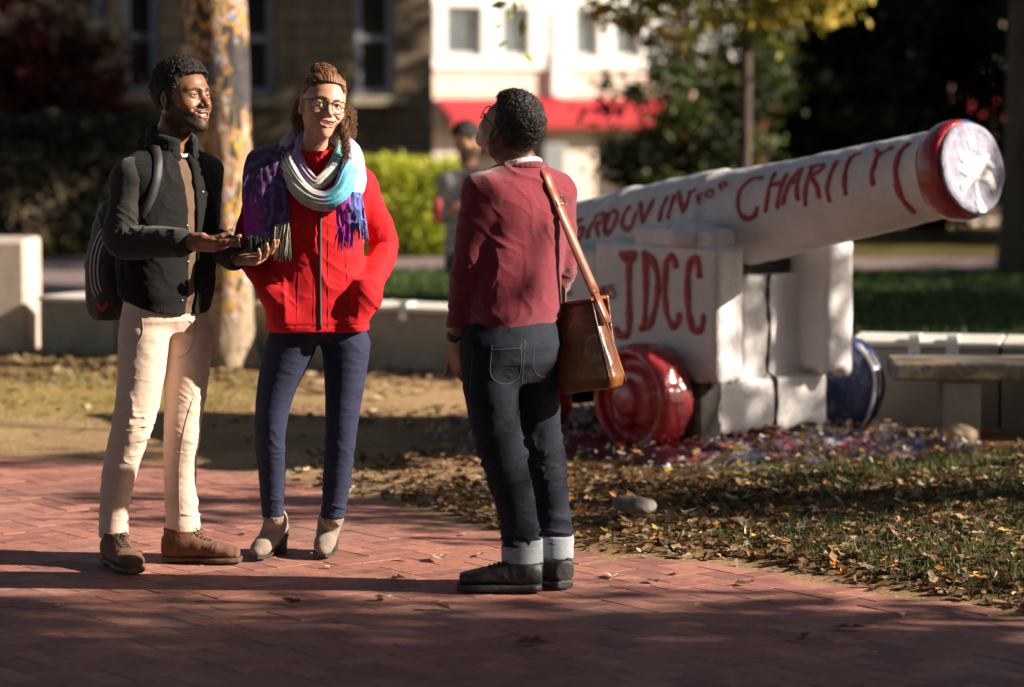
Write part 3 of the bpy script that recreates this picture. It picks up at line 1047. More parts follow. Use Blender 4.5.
def painted_tree():
    rng = np.random.default_rng(21)
    base = V((226 - 512) / 163.5, 17.4, 0)
    t = empty('graffiti_tree', base, 'thick tree trunk splashed with yellow, blue, black and white paint', 'tree')
    n = 28
    prof = [(-0.06, .225), (0.02, .205), (.10, .178), (.25, .158), (.5, .148), (.9, .146), (1.3, .158), (1.55, .168), (1.8, .182), (2.1, .19), (2.5, .19), (3.2, .17), (4.2, .13)]
    zz = np.linspace(-0.06, 4.2, 70)
    rr = np.interp(zz, [p[0] for p in prof], [p[1] for p in prof])
    vs = []
    for z, r in zip(zz, rr):
        a = np.arange(n) / n * 2 * math.pi
        pp = np.stack([np.cos(a), np.sin(a), np.full(n, z * 0.5)], 1)
        k = 1 + 0.09 * fbm(pp * 2.2, 4, 3) + 0.16 * np.cos(a * 5 + 0.4) * math.exp(-max(z, 0) / 0.12)
        cx = base[0] - 0.03 * z + 0.03 * math.sin(z * 1.3); cy = base[1] + 0.02 * math.sin(z)
        vs.append(np.stack([cx + r * k * np.cos(a), cy + r * k * np.sin(a), np.full(n, z)], 1))
    vs = np.array(vs).reshape(-1, 3)
    m = len(zz)
    i, j = np.meshgrid(np.arange(m - 1), np.arange(n), indexing='ij')
    F = np.stack([i * n + j, i * n + (j + 1) % n, (i + 1) * n + (j + 1) % n, (i + 1) * n + j], -1).reshape(-1, 4)
    vs2 = vs
    mesh_np('trunk', vs2, F, painted_bark(), t, True)
    mb = MB()
    top = V(base[0] - 0.12, 17.4, 4.1)
    ends = [V(-2.6, 16.4, 6.5), V(-0.6, 17.2, 6.6), V(-3.6, 18.6, 6.0), V(-1.2, 19.0, 7.2), V(-1.6, 15.6, 6.3)]
    P, Cc = [], []
    for e in ends:
        limb(mb, top + rng.normal(0, .03, 3) - V(0, 0, .3), e, 0.085, 0.02, rng)
        pp, cc, C = crown_leaves(e, (1.3, 1.3, 0.9), 40, 45, .09, YG + MG, rng)
        P.append(pp); Cc.append(cc)
    mb.build('limbs', BARK, t, True)
    v, F, c = leaf_quads(np.concatenate(P), 0.10, np.concatenate(Cc), rng)
    mesh_np('crown', v, F, FOLI, t, False, c)
    # twig that droops into the top of the view
    mb = MB(); PP = []
    for (pts) in [[(2.9, 0), (2.62, .1), (2.42, .06)], [(3.2, .2), (2.7, .32), (2.36, .36)], [(3.1, .5), (2.55, .50), (2.02, .49)]]:
        path = np.array([[W(470, 0, 16.2)[0] - 0.22 + x * 0.95, 16.2 + 0.1 * k, z] for k, (z, x) in enumerate(pts)])
        path = np.concatenate([[V(-1.2, 16.3, 4.2)], path])
        mb.tube(path, [.012, .007, .004, .002], 5)
        tip = path[-1]
        for q in range(9):
            PP.append(tip + rng.normal(0, .05, 3) + V(0, 0, rng.uniform(-.05, .16)))
    mb.build('twig', BARK, t, True)
    PP = np.array(PP)
    v, F, c = leaf_quads(PP, 0.10, palette(len(PP), [[.22, .24, .05], [.30, .27, .07], [.14, .18, .04]], rng), rng)
    mesh_np('twig_leaves', v, F, FOLI, t, False, c)
    # little pale box strapped to the trunk's left side
    bx = MB(); c = W(191, 60, 17.35); bx.box(c, (0.05, 0.06, 0.095), None, 0.008)
    o = bx.build('utility_box', simple('faded_pink_plastic', (0.45, 0.36, 0.34), (0.38, 0.3, 0.28), 8, 0.7))
    tag(o, 'small pale box fixed to the side of the paint-splashed tree', 'box')
painted_tree()

# ------------------------------------------------------------------ buildings
def stone_mat():
    m, nt, b = new_mat('rough_ashlar')
    tc = nd(nt, 'ShaderNodeTexCoord')
    sp = nd(nt, 'ShaderNodeSeparateXYZ'); nt.links.new(tc.outputs['Object'], sp.inputs[0])
    cb = nd(nt, 'ShaderNodeCombineXYZ'); nt.links.new(sp.outputs[0], cb.inputs[0]); nt.links.new(sp.outputs[2], cb.inputs[1])
    br = nd(nt, 'ShaderNodeTexBrick')
    br.inputs['Scale'].default_value = 1.6
    br.inputs['Color1'].default_value = (0.40, 0.30, 0.195, 1); br.inputs['Color2'].default_value = (0.27, 0.205, 0.14, 1)
    br.inputs['Mortar'].default_value = (0.13, 0.10, 0.08, 1)
    br.inputs['Mortar Size'].default_value = 0.02
    br.inputs['Brick Width'].default_value = 0.7; br.inputs['Row Height'].default_value = 0.34
    nt.links.new(cb.outputs[0], br.inputs['Vector'])
    rp = ramp(nt, [(0.3, (0.5, 0.5, 0.5)), (0.7, (1.35, 1.3, 1.25))]); nt.links.new(noise(nt, 1.6, 6, 0.7), rp.inputs[0])
    out = mixc(nt, br.outputs[0], rp.outputs[0], 1.0, 'MULTIPLY')
    nt.links.new(out, b.inputs['Base Color']); b.inputs['Roughness'].default_value = 0.95
    bump(nt, b, noise(nt, 9, 5, 0.7), 0.05)
    return m

GLASS = None
def dark_glass(name='dark_pane', col=(0.02, 0.022, 0.03), rough=0.08):
    m, nt, b = new_mat(name)
    rp = ramp(nt, [(0.3, col), (0.7, tuple(c * 2.2 for c in col))]); nt.links.new(noise(nt, 0.8, 2), rp.inputs[0])
    nt.links.new(rp.outputs[0], b.inputs['Base Color'])
    b.inputs['Roughness'].default_value = rough
    return m

def wall_with_holes(mb, o, u, nrm, L, H, holes, depth, z0=0.0):
    """facade slab in cells, openings left out; returns nothing"""
    us = sorted({0.0, L, *[h[0] for h in holes], *[h[1] for h in holes]})
    zs = sorted({0.0, H, *[h[2] for h in holes], *[h[3] for h in holes]})
    idx = {}; pts = []
    def P(a, z, d):
        k = (round(a, 4), round(z, 4), d)
        if k not in idx:
            idx[k] = len(pts); pts.append(o + u * a + V(0, 0, z0 + z) - nrm * (depth if d else 0))
        return idx[k]
    F = []
    solid = lambda i, j: 0 <= i < len(us) - 1 and 0 <= j < len(zs) - 1 and not any(h[0] <= (us[i] + us[i + 1]) / 2 <= h[1] and h[2] <= (zs[j] + zs[j + 1]) / 2 <= h[3] for h in holes)
    for i in range(len(us) - 1):
        for j in range(len(zs) - 1):
            if not solid(i, j): continue
            a, b_, c, d = us[i], us[i + 1], zs[j], zs[j + 1]
            F.append([P(a, c, 0), P(b_, c, 0), P(b_, d, 0), P(a, d, 0)])
            F.append([P(a, d, 1), P(b_, d, 1), P(b_, c, 1), P(a, c, 1)])
            if not solid(i - 1, j): F.append([P(a, c, 0), P(a, d, 0), P(a, d, 1), P(a, c, 1)])
            if not solid(i + 1, j): F.append([P(b_, d, 0), P(b_, c, 0), P(b_, c, 1), P(b_, d, 1)])
            if not solid(i, j - 1): F.append([P(b_, c, 0), P(a, c, 0), P(a, c, 1), P(b_, c, 1)])
            if not solid(i, j + 1): F.append([P(a, d, 0), P(b_, d, 0), P(b_, d, 1), P(a, d, 1)])
    mb.raw(pts, F)

def stone_building():
    nrm = unit(V(0.22, -1, 0)); u = V(-nrm[1], nrm[0], 0)          # u runs to the right
    o0 = W(110, 95, 34.0); o0[2] = -0.4
    def at(px, py):
        d = ray(px, py); k = np.dot(o0 - V(0, 0, CAMZ), nrm) / np.dot(d, nrm)
        p = V(0, 0, CAMZ) + d * k
        return np.dot(p - o0, u), p[2] + 0.4
    L0 = -5.0
    right = at(433, 95)[0]
    o = o0 + u * L0
    t = empty('stone_building', o0, 'dark stone building with tall pale-framed windows behind the painted tree', 'building')
    holes = []
    for (a, b_, top, bot) in [(92, 108, -70, 20), (124, 160, -70, 92), (240, 276, -70, 96), (356, 396, -70, 96)]:
        u0, zb = at(a, bot); u1, _ = at(b_, bot); _, zt = at(a, top)
        holes.append((u0 - L0, u1 - L0, zb, zt))
    mb = MB(); wall_with_holes(mb, o, u, nrm, right - L0, 7.5, holes, 0.35)
    # returning side wall on the right
    c = o + u * (right - L0 + 0.0) - nrm * 4.0 + V(0, 0, 3.75)
    mb.build('wall', stone_mat(), t)
    mb = MB(); mb.box(o + u * (right - L0 - 0.2) - nrm * 4.4 + V(0, 0, 3.75), (0.2, 4.0, 3.75), np.array([u, -nrm, V(0, 0, 1)]), 0.01)
    mb.build('side_wall', stone_mat(), t)
    mb = MB(); mb.box(o + u * (right - L0) / 2 - nrm * 4.4 + V(0, 0, 7.6), ((right - L0) / 2 + .3, 4.8, 0.1), np.array([u, -nrm, V(0, 0, 1)]), 0.02)
    mb.build('roof', simple('slate', (.08, .08, .09), None, 4, .8), t)
    FR = simple('pale_blue_sash_paint', (0.40, 0.45, 0.54), (0.34, 0.39, 0.47), 4, 0.6)
    LT = simple('limestone_trim', (0.40, 0.34, 0.26), (0.30, 0.25, 0.19), 5, 0.9)
    pane = dark_glass()
    for (a, b_, zb, zt) in holes:
        w = MB()
        ax = np.array([u, -nrm, V(0, 0, 1)])
        cu = (a + b_) / 2
        base = o - nrm * 0.16
        for e in (a + .045, b_ - .045): w.box(base + u * e + V(0, 0, (zb + zt) / 2), (.045, .05, (zt - zb) / 2), ax, .004)
        for z in (zb + .05, (zb + zt) / 2 - 0.3, zt - .05): w.box(base + u * cu + V(0, 0, z), ((b_ - a) / 2 - .09, .045, .04), ax, .004)
        f = w.build('window_frame', FR, t)
        g_ = MB(); g_.box(o - nrm * 0.22 + u * cu + V(0, 0, (zb + zt) / 2), ((b_ - a) / 2, .006, (zt - zb) / 2), ax); g_.build('pane', pane, f)
        s = MB(); s.box(o + nrm * 0.03 + u * cu + V(0, 0, zb - .06), ((b_ - a) / 2 + .1, .13, .06), ax, .01); s.build('sill', LT, f)
        rm = MB(); rm.box(o - nrm * 1.2 + u * cu + V(0, 0, (zb + zt) / 2), ((b_ - a) / 2 + .4, .02, (zt - zb) / 2 + .3), ax); rm.build('room_dark_sheet', simple('dark_room', (.03, .03, .035), None, 2, .9), f)  # dark sheet stands in for the unlit room behind the pane
stone_building()

def shop_building():
    nrm = unit(V(0.62, -1, 0)); u = V(-nrm[1], nrm[0], 0)
    o0 = W(530, 95, 80.0); gz = -2.5
    o0[2] = gz
    def at(px, py):
        d = ray(px, py); k = np.dot(o0 - V(0, 0, CAMZ), nrm) / np.dot(d, nrm)
        p = V(0, 0, CAMZ) + d * k
        return np.dot(p - o0, u), p[2] - gz
    L0 = -9.0; L1 = 26.0
    o = o0 + u * L0
    ax = np.array([u, -nrm, V(0, 0, 1)])
    t = empty('shop_building', o0, 'pale pink and white shop building with a long red awning', 'building')
    WH = simple('white_trim_paint', (0.78, 0.76, 0.73), (0.7, 0.68, 0.65), 2, 0.7)
    PK = simple('pale_pink_brick', (0.66, 0.53, 0.45), (0.58, 0.46, 0.38), 1.5, 0.9, 12, 0.01)
    pane = simple('window_glass', (0.17, 0.20, 0.21), (0.07, 0.085, 0.10), 0.7, 0.15)
    pxw = [(404, 430), (443, 477.5), (499.5, 525), (572, 594), (612, 635), (655, 680), (700, 722), (745, 768), (790, 812), (835, 856)]
    holes = []
    z0 = at(530, 57)[1]; z1 = at(530, 8)[1]
    for a, b_ in pxw:
        holes.append((at(a, 30)[0] - L0, at(b_, 30)[0] - L0, z0, z1))
    aw0 = at(530, 127)[1]; aw1 = at(530, 98)[1]
    # shop fronts under the awning
    fr = []
    for k in range(7):
        fr.append((2.0 + k * 4.6, 2.0 + k * 4.6 + 3.0, 0.3, aw0 - 0.2))
    mb = MB(); wall_with_holes(mb, o, u, nrm, L1 - L0, 9.0, holes + fr, 0.4)
    mb.build('wall', PK, t)
    def bar(name, za, zb, out, mat, a=0.0, b_=None, extra=0.0):
        b_ = (L1 - L0) if b_ is None else b_
        m = MB(); m.box(o + u * (a + b_) / 2 + nrm * (out / 2 + 0.003) + V(0, 0, (za + zb) / 2), ((b_ - a) / 2, out / 2, (zb - za) / 2), ax, 0.01)
        return m.build(name, mat, t)
    bar('sill_band', at(530, 69)[1], z0 - 0.01, 0.16, WH)
    bar('cornice', z1 + 0.02, z1 + 0.5, 0.22, WH)
    for (a, b_) in [(430.5, 442.5), (478.5, 498.5), (526, 546), (547, 563), (563.5, 571), (595, 611), (636, 654), (681, 699), (723, 744)]:
        ua, ub = at(a, 30)[0] - L0, at(b_, 30)[0] - L0
        lowz = aw1 + 0.05 if a == 547 else z0 + 0.0
        m = MB(); m.box(o + u * (ua + ub) / 2 + nrm * 0.12 + V(0, 0, (lowz + z1) / 2), ((ub - ua) / 2, 0.09 if a != 547 else 0.2, (z1 - lowz) / 2), ax, 0.02)
        m.build('pilaster', WH, t)
    for h in holes:
        w = MB()
        for e in (h[0] + .03, h[1] - .03): w.box(o - nrm * .03 + u * e + V(0, 0, (h[2] + h[3]) / 2), (.03, .06, (h[3] - h[2]) / 2), ax, .01)
        for e in (h[2] + .05, h[3] - .05): w.box(o - nrm * .03 + u * (h[0] + h[1]) / 2 + V(0, 0, e), ((h[1] - h[0]) / 2 - .07, .055, .03), ax, .01)
        f = w.build('window', WH, t)
        g_ = MB(); g_.box(o - nrm * .06 + u * (h[0] + h[1]) / 2 + V(0, 0, (h[2] + h[3]) / 2), ((h[1] - h[0]) / 2, .01, (h[3] - h[2]) / 2), ax)
        g_.build('pane', pane, f)
    for h in fr:
        g_ = MB(); g_.box(o - nrm * .25 + u * (h[0] + h[1]) / 2 + V(0, 0, (h[2] + h[3]) / 2), ((h[1] - h[0]) / 2, .01, (h[3] - h[2]) / 2), ax)
        g_.build('shop_window', simple('shop_glass', (.10, .075, .06), (.05, .04, .035), 1, .1), t)
    # awning: a sloping red sheet with a hanging valance
    RED = simple('red_awning_canvas', (0.40, 0.012, 0.022), (0.33, 0.010, 0.018), 2, 0.8)
    a0, a1 = at(436, 110)[0] - L0, L1 - L0 - 1
    th = 0.03
    vs = []
    for e in (a0, a1):
        for (out, z) in ((0.02, aw1), (0.02 + th, aw1), (0.9, aw0 + .28), (0.9 + th, aw0 + .28), (0.9, aw0), (0.9 + th, aw0)):
            vs.append(o + u * e + nrm * out + V(0, 0, z))
    F = [[0, 6, 8, 2], [1, 3, 9, 7], [2, 8, 10, 4], [3, 5, 11, 9], [4, 10, 11, 5], [0, 1, 7, 6], [0, 2, 3, 1], [2, 4, 5, 3], [6, 7, 9, 8], [8, 9, 11, 10]]
    m = MB(); m.raw(vs, F); m.build('awning', RED, t)
    mb = MB(); mb.box(o + u * (L1 - L0) / 2 - nrm * 5 + V(0, 0, 9.1), ((L1 - L0) / 2 + .2, 5.2, .1), ax, .02); mb.build('roof', simple('flat_roof_felt', (.1, .1, .1), None, 3, .9), t)
    mb = MB(); mb.box(o + u * 0.2 - nrm * 5.1 + V(0, 0, 4.5), (.2, 4.65, 4.5), ax); mb.build('end_wall', PK, t)
    # white board standing before the shop
    c = W(555, 165, 60.0)
    tt = empty('white_signboard', (c[0], 60, -2.0), 'plain white board standing below the red awning', 'sign')
    k = 60.0 / FPX
    mb = MB(); mb.box(c, (11 * k, .04, 21 * k), None, .01); mb.build('board', WH, tt)
    zg = float(terrain(np.array([c[0]]), np.array([60.0]))[0])
    for sx in (-1, 1):
        mb = MB(); zt = c[2] - 21 * k
        mb.box((c[0] + sx * 7 * k, 60, (zt + zg) / 2), (.03, .03, (zt - zg) / 2 + .02), None, .005); mb.build('post', STEEL, tt)
shop_building()

# ------------------------------------------------------------------ planting beyond the wall
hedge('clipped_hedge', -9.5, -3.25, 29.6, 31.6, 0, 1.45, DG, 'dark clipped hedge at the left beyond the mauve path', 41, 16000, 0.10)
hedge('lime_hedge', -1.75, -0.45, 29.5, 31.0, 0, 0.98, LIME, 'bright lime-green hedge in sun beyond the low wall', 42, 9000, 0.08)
tree('red_maple', (-6.1, 32.2, 0), 3.2, 0.10, [((-6.0, 32.0, 2.35), (1.6, 1.2, 1.3)), ((-5.3, 31.9, 1.75), (1.0, .9, .7))], 0.13, RD, 'dark red-leaved tree above the clipped hedge', seed=5, per=70, nc=70)
tree('young_maple', (1.95, 24.0, 0), 4.6, 0.062, [((1.25, 23.5, 2.56), (.72, .7, .42)), ((2.25, 23.7, 2.58), (.72, .7, .46)), ((2.5, 24, 4.0), (1.3, 1.2, .9)), ((1.3, 24.2, 4.0), (1.2, 1.1, .8))], 0.095, YG[:1] * 2 + YG[1:4] + [[.50, .26, .04], [.52, .42, .08], [.46, .36, .06]], 'slender young tree with yellow-green leaves behind the cannon', seed=6, per=34, nc=64, fork=0.5, rootflare=1.15)
hedge_like = [(1.55, 30.5, 1.0, (.85, .7, 1.0)), (2.5, 31.5, .9, (.8, .7, .95))]
tree('loose_shrub', (1.75, 30.8, 0), 1.6, 0.04, [((1.55, 30.6, 1.25), (.62, .6, .95)), ((2.25, 31.0, 1.1), (.7, .6, .95)), ((1.9, 31, .6), (.9, .6, .6)), ((2.15, 31.2, 2.0), (.95, .6, .8)), ((2.5, 31.2, 1.4), (.35, .5, 1.0))], 0.12, DG + MG + [[.12, .08, .03]], 'loose dark green shrub in front of the red awning', 'shrub', seed=9, per=46, nc=46, clump=.36, fork=.2)
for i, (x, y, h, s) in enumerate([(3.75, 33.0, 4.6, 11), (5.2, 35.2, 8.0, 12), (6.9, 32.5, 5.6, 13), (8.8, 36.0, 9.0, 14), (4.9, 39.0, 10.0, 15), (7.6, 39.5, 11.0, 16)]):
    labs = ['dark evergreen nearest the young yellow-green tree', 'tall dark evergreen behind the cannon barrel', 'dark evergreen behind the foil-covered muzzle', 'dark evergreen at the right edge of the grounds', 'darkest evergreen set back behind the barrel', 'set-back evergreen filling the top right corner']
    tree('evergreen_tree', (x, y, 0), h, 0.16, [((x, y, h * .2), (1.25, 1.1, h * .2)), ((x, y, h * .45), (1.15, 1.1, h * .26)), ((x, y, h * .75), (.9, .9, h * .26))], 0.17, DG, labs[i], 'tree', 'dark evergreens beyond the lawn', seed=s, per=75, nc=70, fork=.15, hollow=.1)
# dark trunk at the right edge; unseen crowns shaped to shade hedge and stone wall
tree('mature_tree', (4.72, 26.2, 0), 7.5, 0.21, [((4.6, 26.0, 6.6), (2.4, 2.0, 1.5)), ((5.4, 27.5, 6.7), (2.4, 1.5, 2.4)), ((4.9, 27.6, 6.3), (2.0, 1.4, 1.8)), ((6.4, 30.6, 7.4), (1.8, 1.2, 1.9)), ((6.6, 32.9, 7.2), (1.6, 1.1, 1.8))], 0.16, MG, 'large dark trunk at the right edge of the lawn', seed=31, per=110, nc=90)
# ------------------------------------------------------------------ the painted cannon
AZ = R(40)
cf = V(math.sin(AZ), -math.cos(AZ), 0)              # carriage forward
cs = V(-math.cos(AZ), -math.sin(AZ), 0)             # towards the near (lettered) side
cup = V(0, 0, 1)
EL = R(10.6)
ba = cf * math.cos(EL) + cup * math.sin(EL)         # barrel axis, breech to muzzle
bu = -cf * math.sin(EL) + cup * math.cos(EL)        # barrel's own up
MUZ = W(971, 168, 12.35)

def thick_paint(name, c1, c2, rough=0.45, bd=0.012, coat=0.15, attr=False, dirt=None):
    m, nt, b = new_mat(name)
    rp = ramp(nt, [(0.3, c1), (0.7, c2)]); nt.links.new(noise(nt, 4.5, 6, 0.65), rp.inputs[0])
    out = rp.outputs[0]
    if dirt:
        d = ramp(nt, [(0.66, (0, 0, 0)), (0.74, (0.7, 0.7, 0.7))]); nt.links.new(noise(nt, 11, 7, 0.75), d.inputs[0])
        out = mixc(nt, out, dirt, d.outputs[0])
    if dirt:        # older coats of other colours showing through chips
        for sc_, lo_, colr in ((7.0, .665, (0.34, 0.12, 0.15)), (9.0, .675, (0.13, 0.16, 0.30)), (16.0, .66, (0.22, 0.20, 0.19))):
            q = ramp(nt, [(lo_, (0, 0, 0)), (lo_ + .03, (.6, .6, .6))]); nt.links.new(noise(nt, sc_, 8, 0.72, dist=sc_ * .02), q.inputs[0])
            out = mixc(nt, out, colr, q.outputs[0])
    if attr:
        a = nd(nt, 'ShaderNodeVertexColor', layer_name='Col'); out = mixc(nt, out, a.outputs[0], 1, 'MULTIPLY')
    nt.links.new(out, b.inputs['Base Color'])
    b.inputs['Roughness'].default_value = rough
    b.inputs['Coat Weight'].default_value = coat
    b.inputs['Coat Roughness'].default_value = 0.2
    h = nd(nt, 'ShaderNodeMath', operation='ADD')
    nt.links.new(noise(nt, 22, 5, 0.7), h.inputs[0]); nt.links.new(noise(nt, 75, 3, 0.6), h.inputs[1])
    bump(nt, b, h.outputs[0], bd)
    return m

WHITE = thick_paint('thick_white_paint', (0.74, 0.71, 0.72), (0.64, 0.61, 0.63), 0.5, 0.006, 0.1, dirt=(0.42, 0.38, 0.40))
WHITE_B = thick_paint('barrel_white_paint', (0.74, 0.70, 0.70), (0.62, 0.585, 0.60), 0.5, 0.006, 0.1)
REDP = thick_paint('glossy_red_paint', (0.50, 0.008, 0.02), (0.38, 0.005, 0.018), 0.16, 0.012, 0.9)
BLUEP = thick_paint('glossy_blue_paint', (0.009, 0.027, 0.13), (0.006, 0.018, 0.085), 0.16, 0.012, 0.9)
DARKW = simple('dark_axle_and_gap', (0.045, 0.038, 0.035), (0.025, 0.022, 0.02), 8, 0.9, 40, 0.01)
def letter_paint():
    m, nt, b = new_mat('red_lettering_paint')
    rp = ramp(nt, [(0.30, (0.50, 0.14, 0.15)), (0.40, (0.43, 0.018, 0.024)), (0.70, (0.31, 0.010, 0.016))])
    nt.links.new(noise(nt, 38, 5, 0.75, stretch=(1, 1, .5)), rp.inputs[0])
    nt.links.new(rp.outputs[0], b.inputs['Base Color'])
    b.inputs['Roughness'].default_value = 0.42
    bump(nt, b, noise(nt, 60, 4, 0.7), 0.006)
    return m
LETTER = letter_paint()

cannon_o = V(*(MUZ - ba * 2.3)[:2], 0)
CAN = empty('cannon', cannon_o, 'big old cannon thickly painted white with red lettering and glossy red and blue wheels', 'cannon')

# barrel: profile measured back from the muzzle
def barrel_r(t):
    return np.interp(t, [0, .03, .07, .11, .135, .16, .21, .9, 1.45, 1.5, 1.56, 1.58, 2.1, 2.12, 2.20, 2.22, 2.75, 2.8, 2.88, 2.95, 3.0],
                     [.205, .216, .216, .212, .204, .197, .194, .211, .231, .246, .248, .250, .256, .264, .258, .252, .262, .285, .285, .2, .12])
def barrel_pt(t, ang, off=0.0):
    """t metres back from the muzzle, ang measured from the barrel's up toward the near side"""
    r = barrel_r(t) + off
    return MUZ - ba * t + r * (math.cos(ang) * bu + math.sin(ang) * cs)

def grid_mesh(name, fn, nu, nv, mat, parent, closed_v=True, cols=None):
    v = np.array([[fn(i, j) for j in range(nv)] for i in range(nu)]).reshape(-1, 3)
    F = []
    for i in range(nu - 1):
        for j in range(nv if closed_v else nv - 1):
            F.append([i * nv + j, (i + 1) * nv + j, (i + 1) * nv + (j + 1) % nv, i * nv + (j + 1) % nv])
    return mesh_np(name, v, np.array(F), mat, parent, True)

NV = 96
ts = np.concatenate([np.linspace(0.138, 1.48, 74), np.linspace(1.485, 1.6, 10), np.linspace(1.62, 2.08, 18), np.linspace(2.09, 2.24, 9), np.linspace(2.26, 3.0, 26)])
def lump(t, a):
    p = np.array([[math.cos(a) * .24, math.sin(a) * .24, t]])
    l = 0.006 * float(fbm(p * 5, 2, 3)[0]) + 0.004 * float(fbm(p * 22, 7, 2)[0])
    top = max(0, math.cos(a))
    return l + 0.010 * max(0, float(fbm(p * np.array([7, 7, 4]), 19, 2)[0])) * top
def bfn(i, j):
    t = ts[i]; a = 2 * math.pi * j / NV
    return barrel_pt(t, a, lump(t, a))
grid_mesh('barrel', bfn, len(ts), NV, WHITE_B, CAN)
# red muzzle swell
tm = np.array([-0.004, 0.004, 0.014, .035, .065, .10, .122, .136, .144])
rm = np.array([.150, .205, .216, .222, .223, .219, .212, .205, .20])
def mfn(i, j):
    a = 2 * math.pi * j / NV
    p = np.array([[math.cos(a), math.sin(a), tm[i] * 6]])
    w = 0.012 * float(fbm(p * 1.3, 5, 2)[0]) if i >= 6 else 0
    return MUZ - ba * (tm[i] + w) + (rm[i] + 0.003 * float(fbm(p * 5, 3, 2)[0])) * (math.cos(a) * bu + math.sin(a) * cs)
muzzle_paint = thick_paint('muzzle_paint', (1, 1, 1), (0.8, 0.8, 0.8), 0.25, 0.006, 0.6, attr=True)
def muzzle():
    o = grid_mesh('muzzle_ring', mfn, len(tm), NV, muzzle_paint, CAN)
    me = o.data
    n = len(me.vertices)
    co = np.zeros(n * 3, np.float32); me.vertices.foreach_get('co', co); co = co.reshape(-1, 3)
    rel = co - MUZ
    ang = np.arctan2(rel @ cs, rel @ bu)
    blue = sstep(0.10, 0.06, np.abs(np.mod(ang, 2 * math.pi) - 3.85) - 0.85 + 0.08 * fbm(co * 12, 4, 2)) * sstep(.12, .09, -(rel @ ba))
    blue2 = sstep(0.10, 0.06, np.abs(ang + 0.3) - 0.28) * sstep(.06, .03, -(rel @ ba))
    k = np.maximum(blue, blue2)[:, None]
    c = np.tile(np.array([0.34, 0.010, 0.016]), (n, 1)) * (1 - k) + np.array([0.012, 0.06, 0.17]) * k
    a = me.color_attributes.new('Col', 'FLOAT_COLOR', 'POINT')
    a.data.foreach_set('color', np.concatenate([c, np.ones((n, 1))], 1).astype(np.float32).ravel())
muzzle()

# cover plate over the bore: pressed metal disc, wrinkled foil with a ring of raised letters and a splash of white paint
def plate():
    m, nt, b = new_mat('silver_cover')
    rp = ramp(nt, [(0.35, (0.40, 0.38, 0.48)), (0.65, (0.28, 0.27, 0.38))]); nt.links.new(noise(nt, 14, 5, 0.7), rp.inputs[0])
    nt.links.new(rp.outputs[0], b.inputs['Base Color'])
    b.inputs['Metallic'].default_value = 0.15; b.inputs['Roughness'].default_value = 0.45
    bump(nt, b, noise(nt, 28, 5, 0.75), 0.02)
    rs = np.array([.001, .03, .06, .09, .12, .15, .165, .172, .18, .192, .199, .201])
    hs = np.array([.012, .012, .012, .012, .012, .012, .012, .016, .016, .014, .006, .0])
    def fn(i, j):
        a = 2 * math.pi * j / NV
        p = np.array([[rs[i] * math.cos(a), rs[i] * math.sin(a), 0]])
        rr = rs[i] * (1 + (0.025 * float(fbm(p * 9, 61, 2)[0]) if rs[i] > .19 else 0))
        return MUZ + ba * (hs[i] + 0.006 + 0.005 * float(fbm(p * 22, 8, 3)[0])) + rr * (math.cos(a) * bu + math.sin(a) * cs)
    d = grid_mesh('muzzle_cover', fn, len(rs), NV, m, CAN)
    # white paint splash with dribbles, a few mm thick
    SPL = thick_paint('fresh_white_paint', (0.93, 0.93, 0.93), (0.86, 0.86, 0.88), 0.3, 0.004, 0.5)
    S = SDF((-.2, -.2, -.03), (.2, .2, .05), 0.0032)
    z = 0.018
    def blob(path, r0, r1):
        pts = [(q[0], q[1], z) for q in path]
        for k in range(len(pts) - 1):
            f0 = k / (len(pts) - 1); f1 = (k + 1) / (len(pts) - 1)
            S.add(rc(pts[k], pts[k + 1], r0 + (r1 - r0) * f0, r0 + (r1 - r0) * f1, (V(0, 0, 1), 0.42)), 0.012)
    # coordinates: x to the viewer's right (-cs), y up
    blob([(-.01, -.015), (.02, .0)], .052, .048)
    blob([(-.03, .0), (-.075, .055), (-.082, .085)], .028, .010)
    blob([(-.04, -.02), (-.10, .0)], .030, .016)
    blob([(.03, .015), (.08, .03), (.125, .0)], .022, .012)
    blob([(.03, -.02), (.085, -.05), (.105, -.085)], .034, .024)
    blob([(-.035, -.05), (-.085, -.085), (-.088, -.115)], .022, .012)
    blob([(0, -.05), (0, -.11)], .014, .008)
    blob([(0, -.12), (.0, -.165), (.01, -.185)], .012, .030)
    blob([(-.01, .09), (-.012, .15)], .010, .007)
    blob([(.02, .085), (.018, .13)], .013, .008)
    blob([(.06, .075), (.10, .05)], .012, .008)
    blob([(-.035, .06), (-.02, .02)], .008, .014)
    v, F = S.mesh(); v = relax(v, F, 1)
    n = vnormals(v, F); v += n * (0.0035 * fbm(v * 45, 3, 2))[:, None]
    w = MUZ + v[:, :1] * (-cs) + v[:, 1:2] * bu + v[:, 2:3] * ba
    mesh_np('paint_splash', w, F[:, ::-1] if np.dot(np.cross(-cs, bu), ba) < 0 else F, SPL, d, True)
plate()

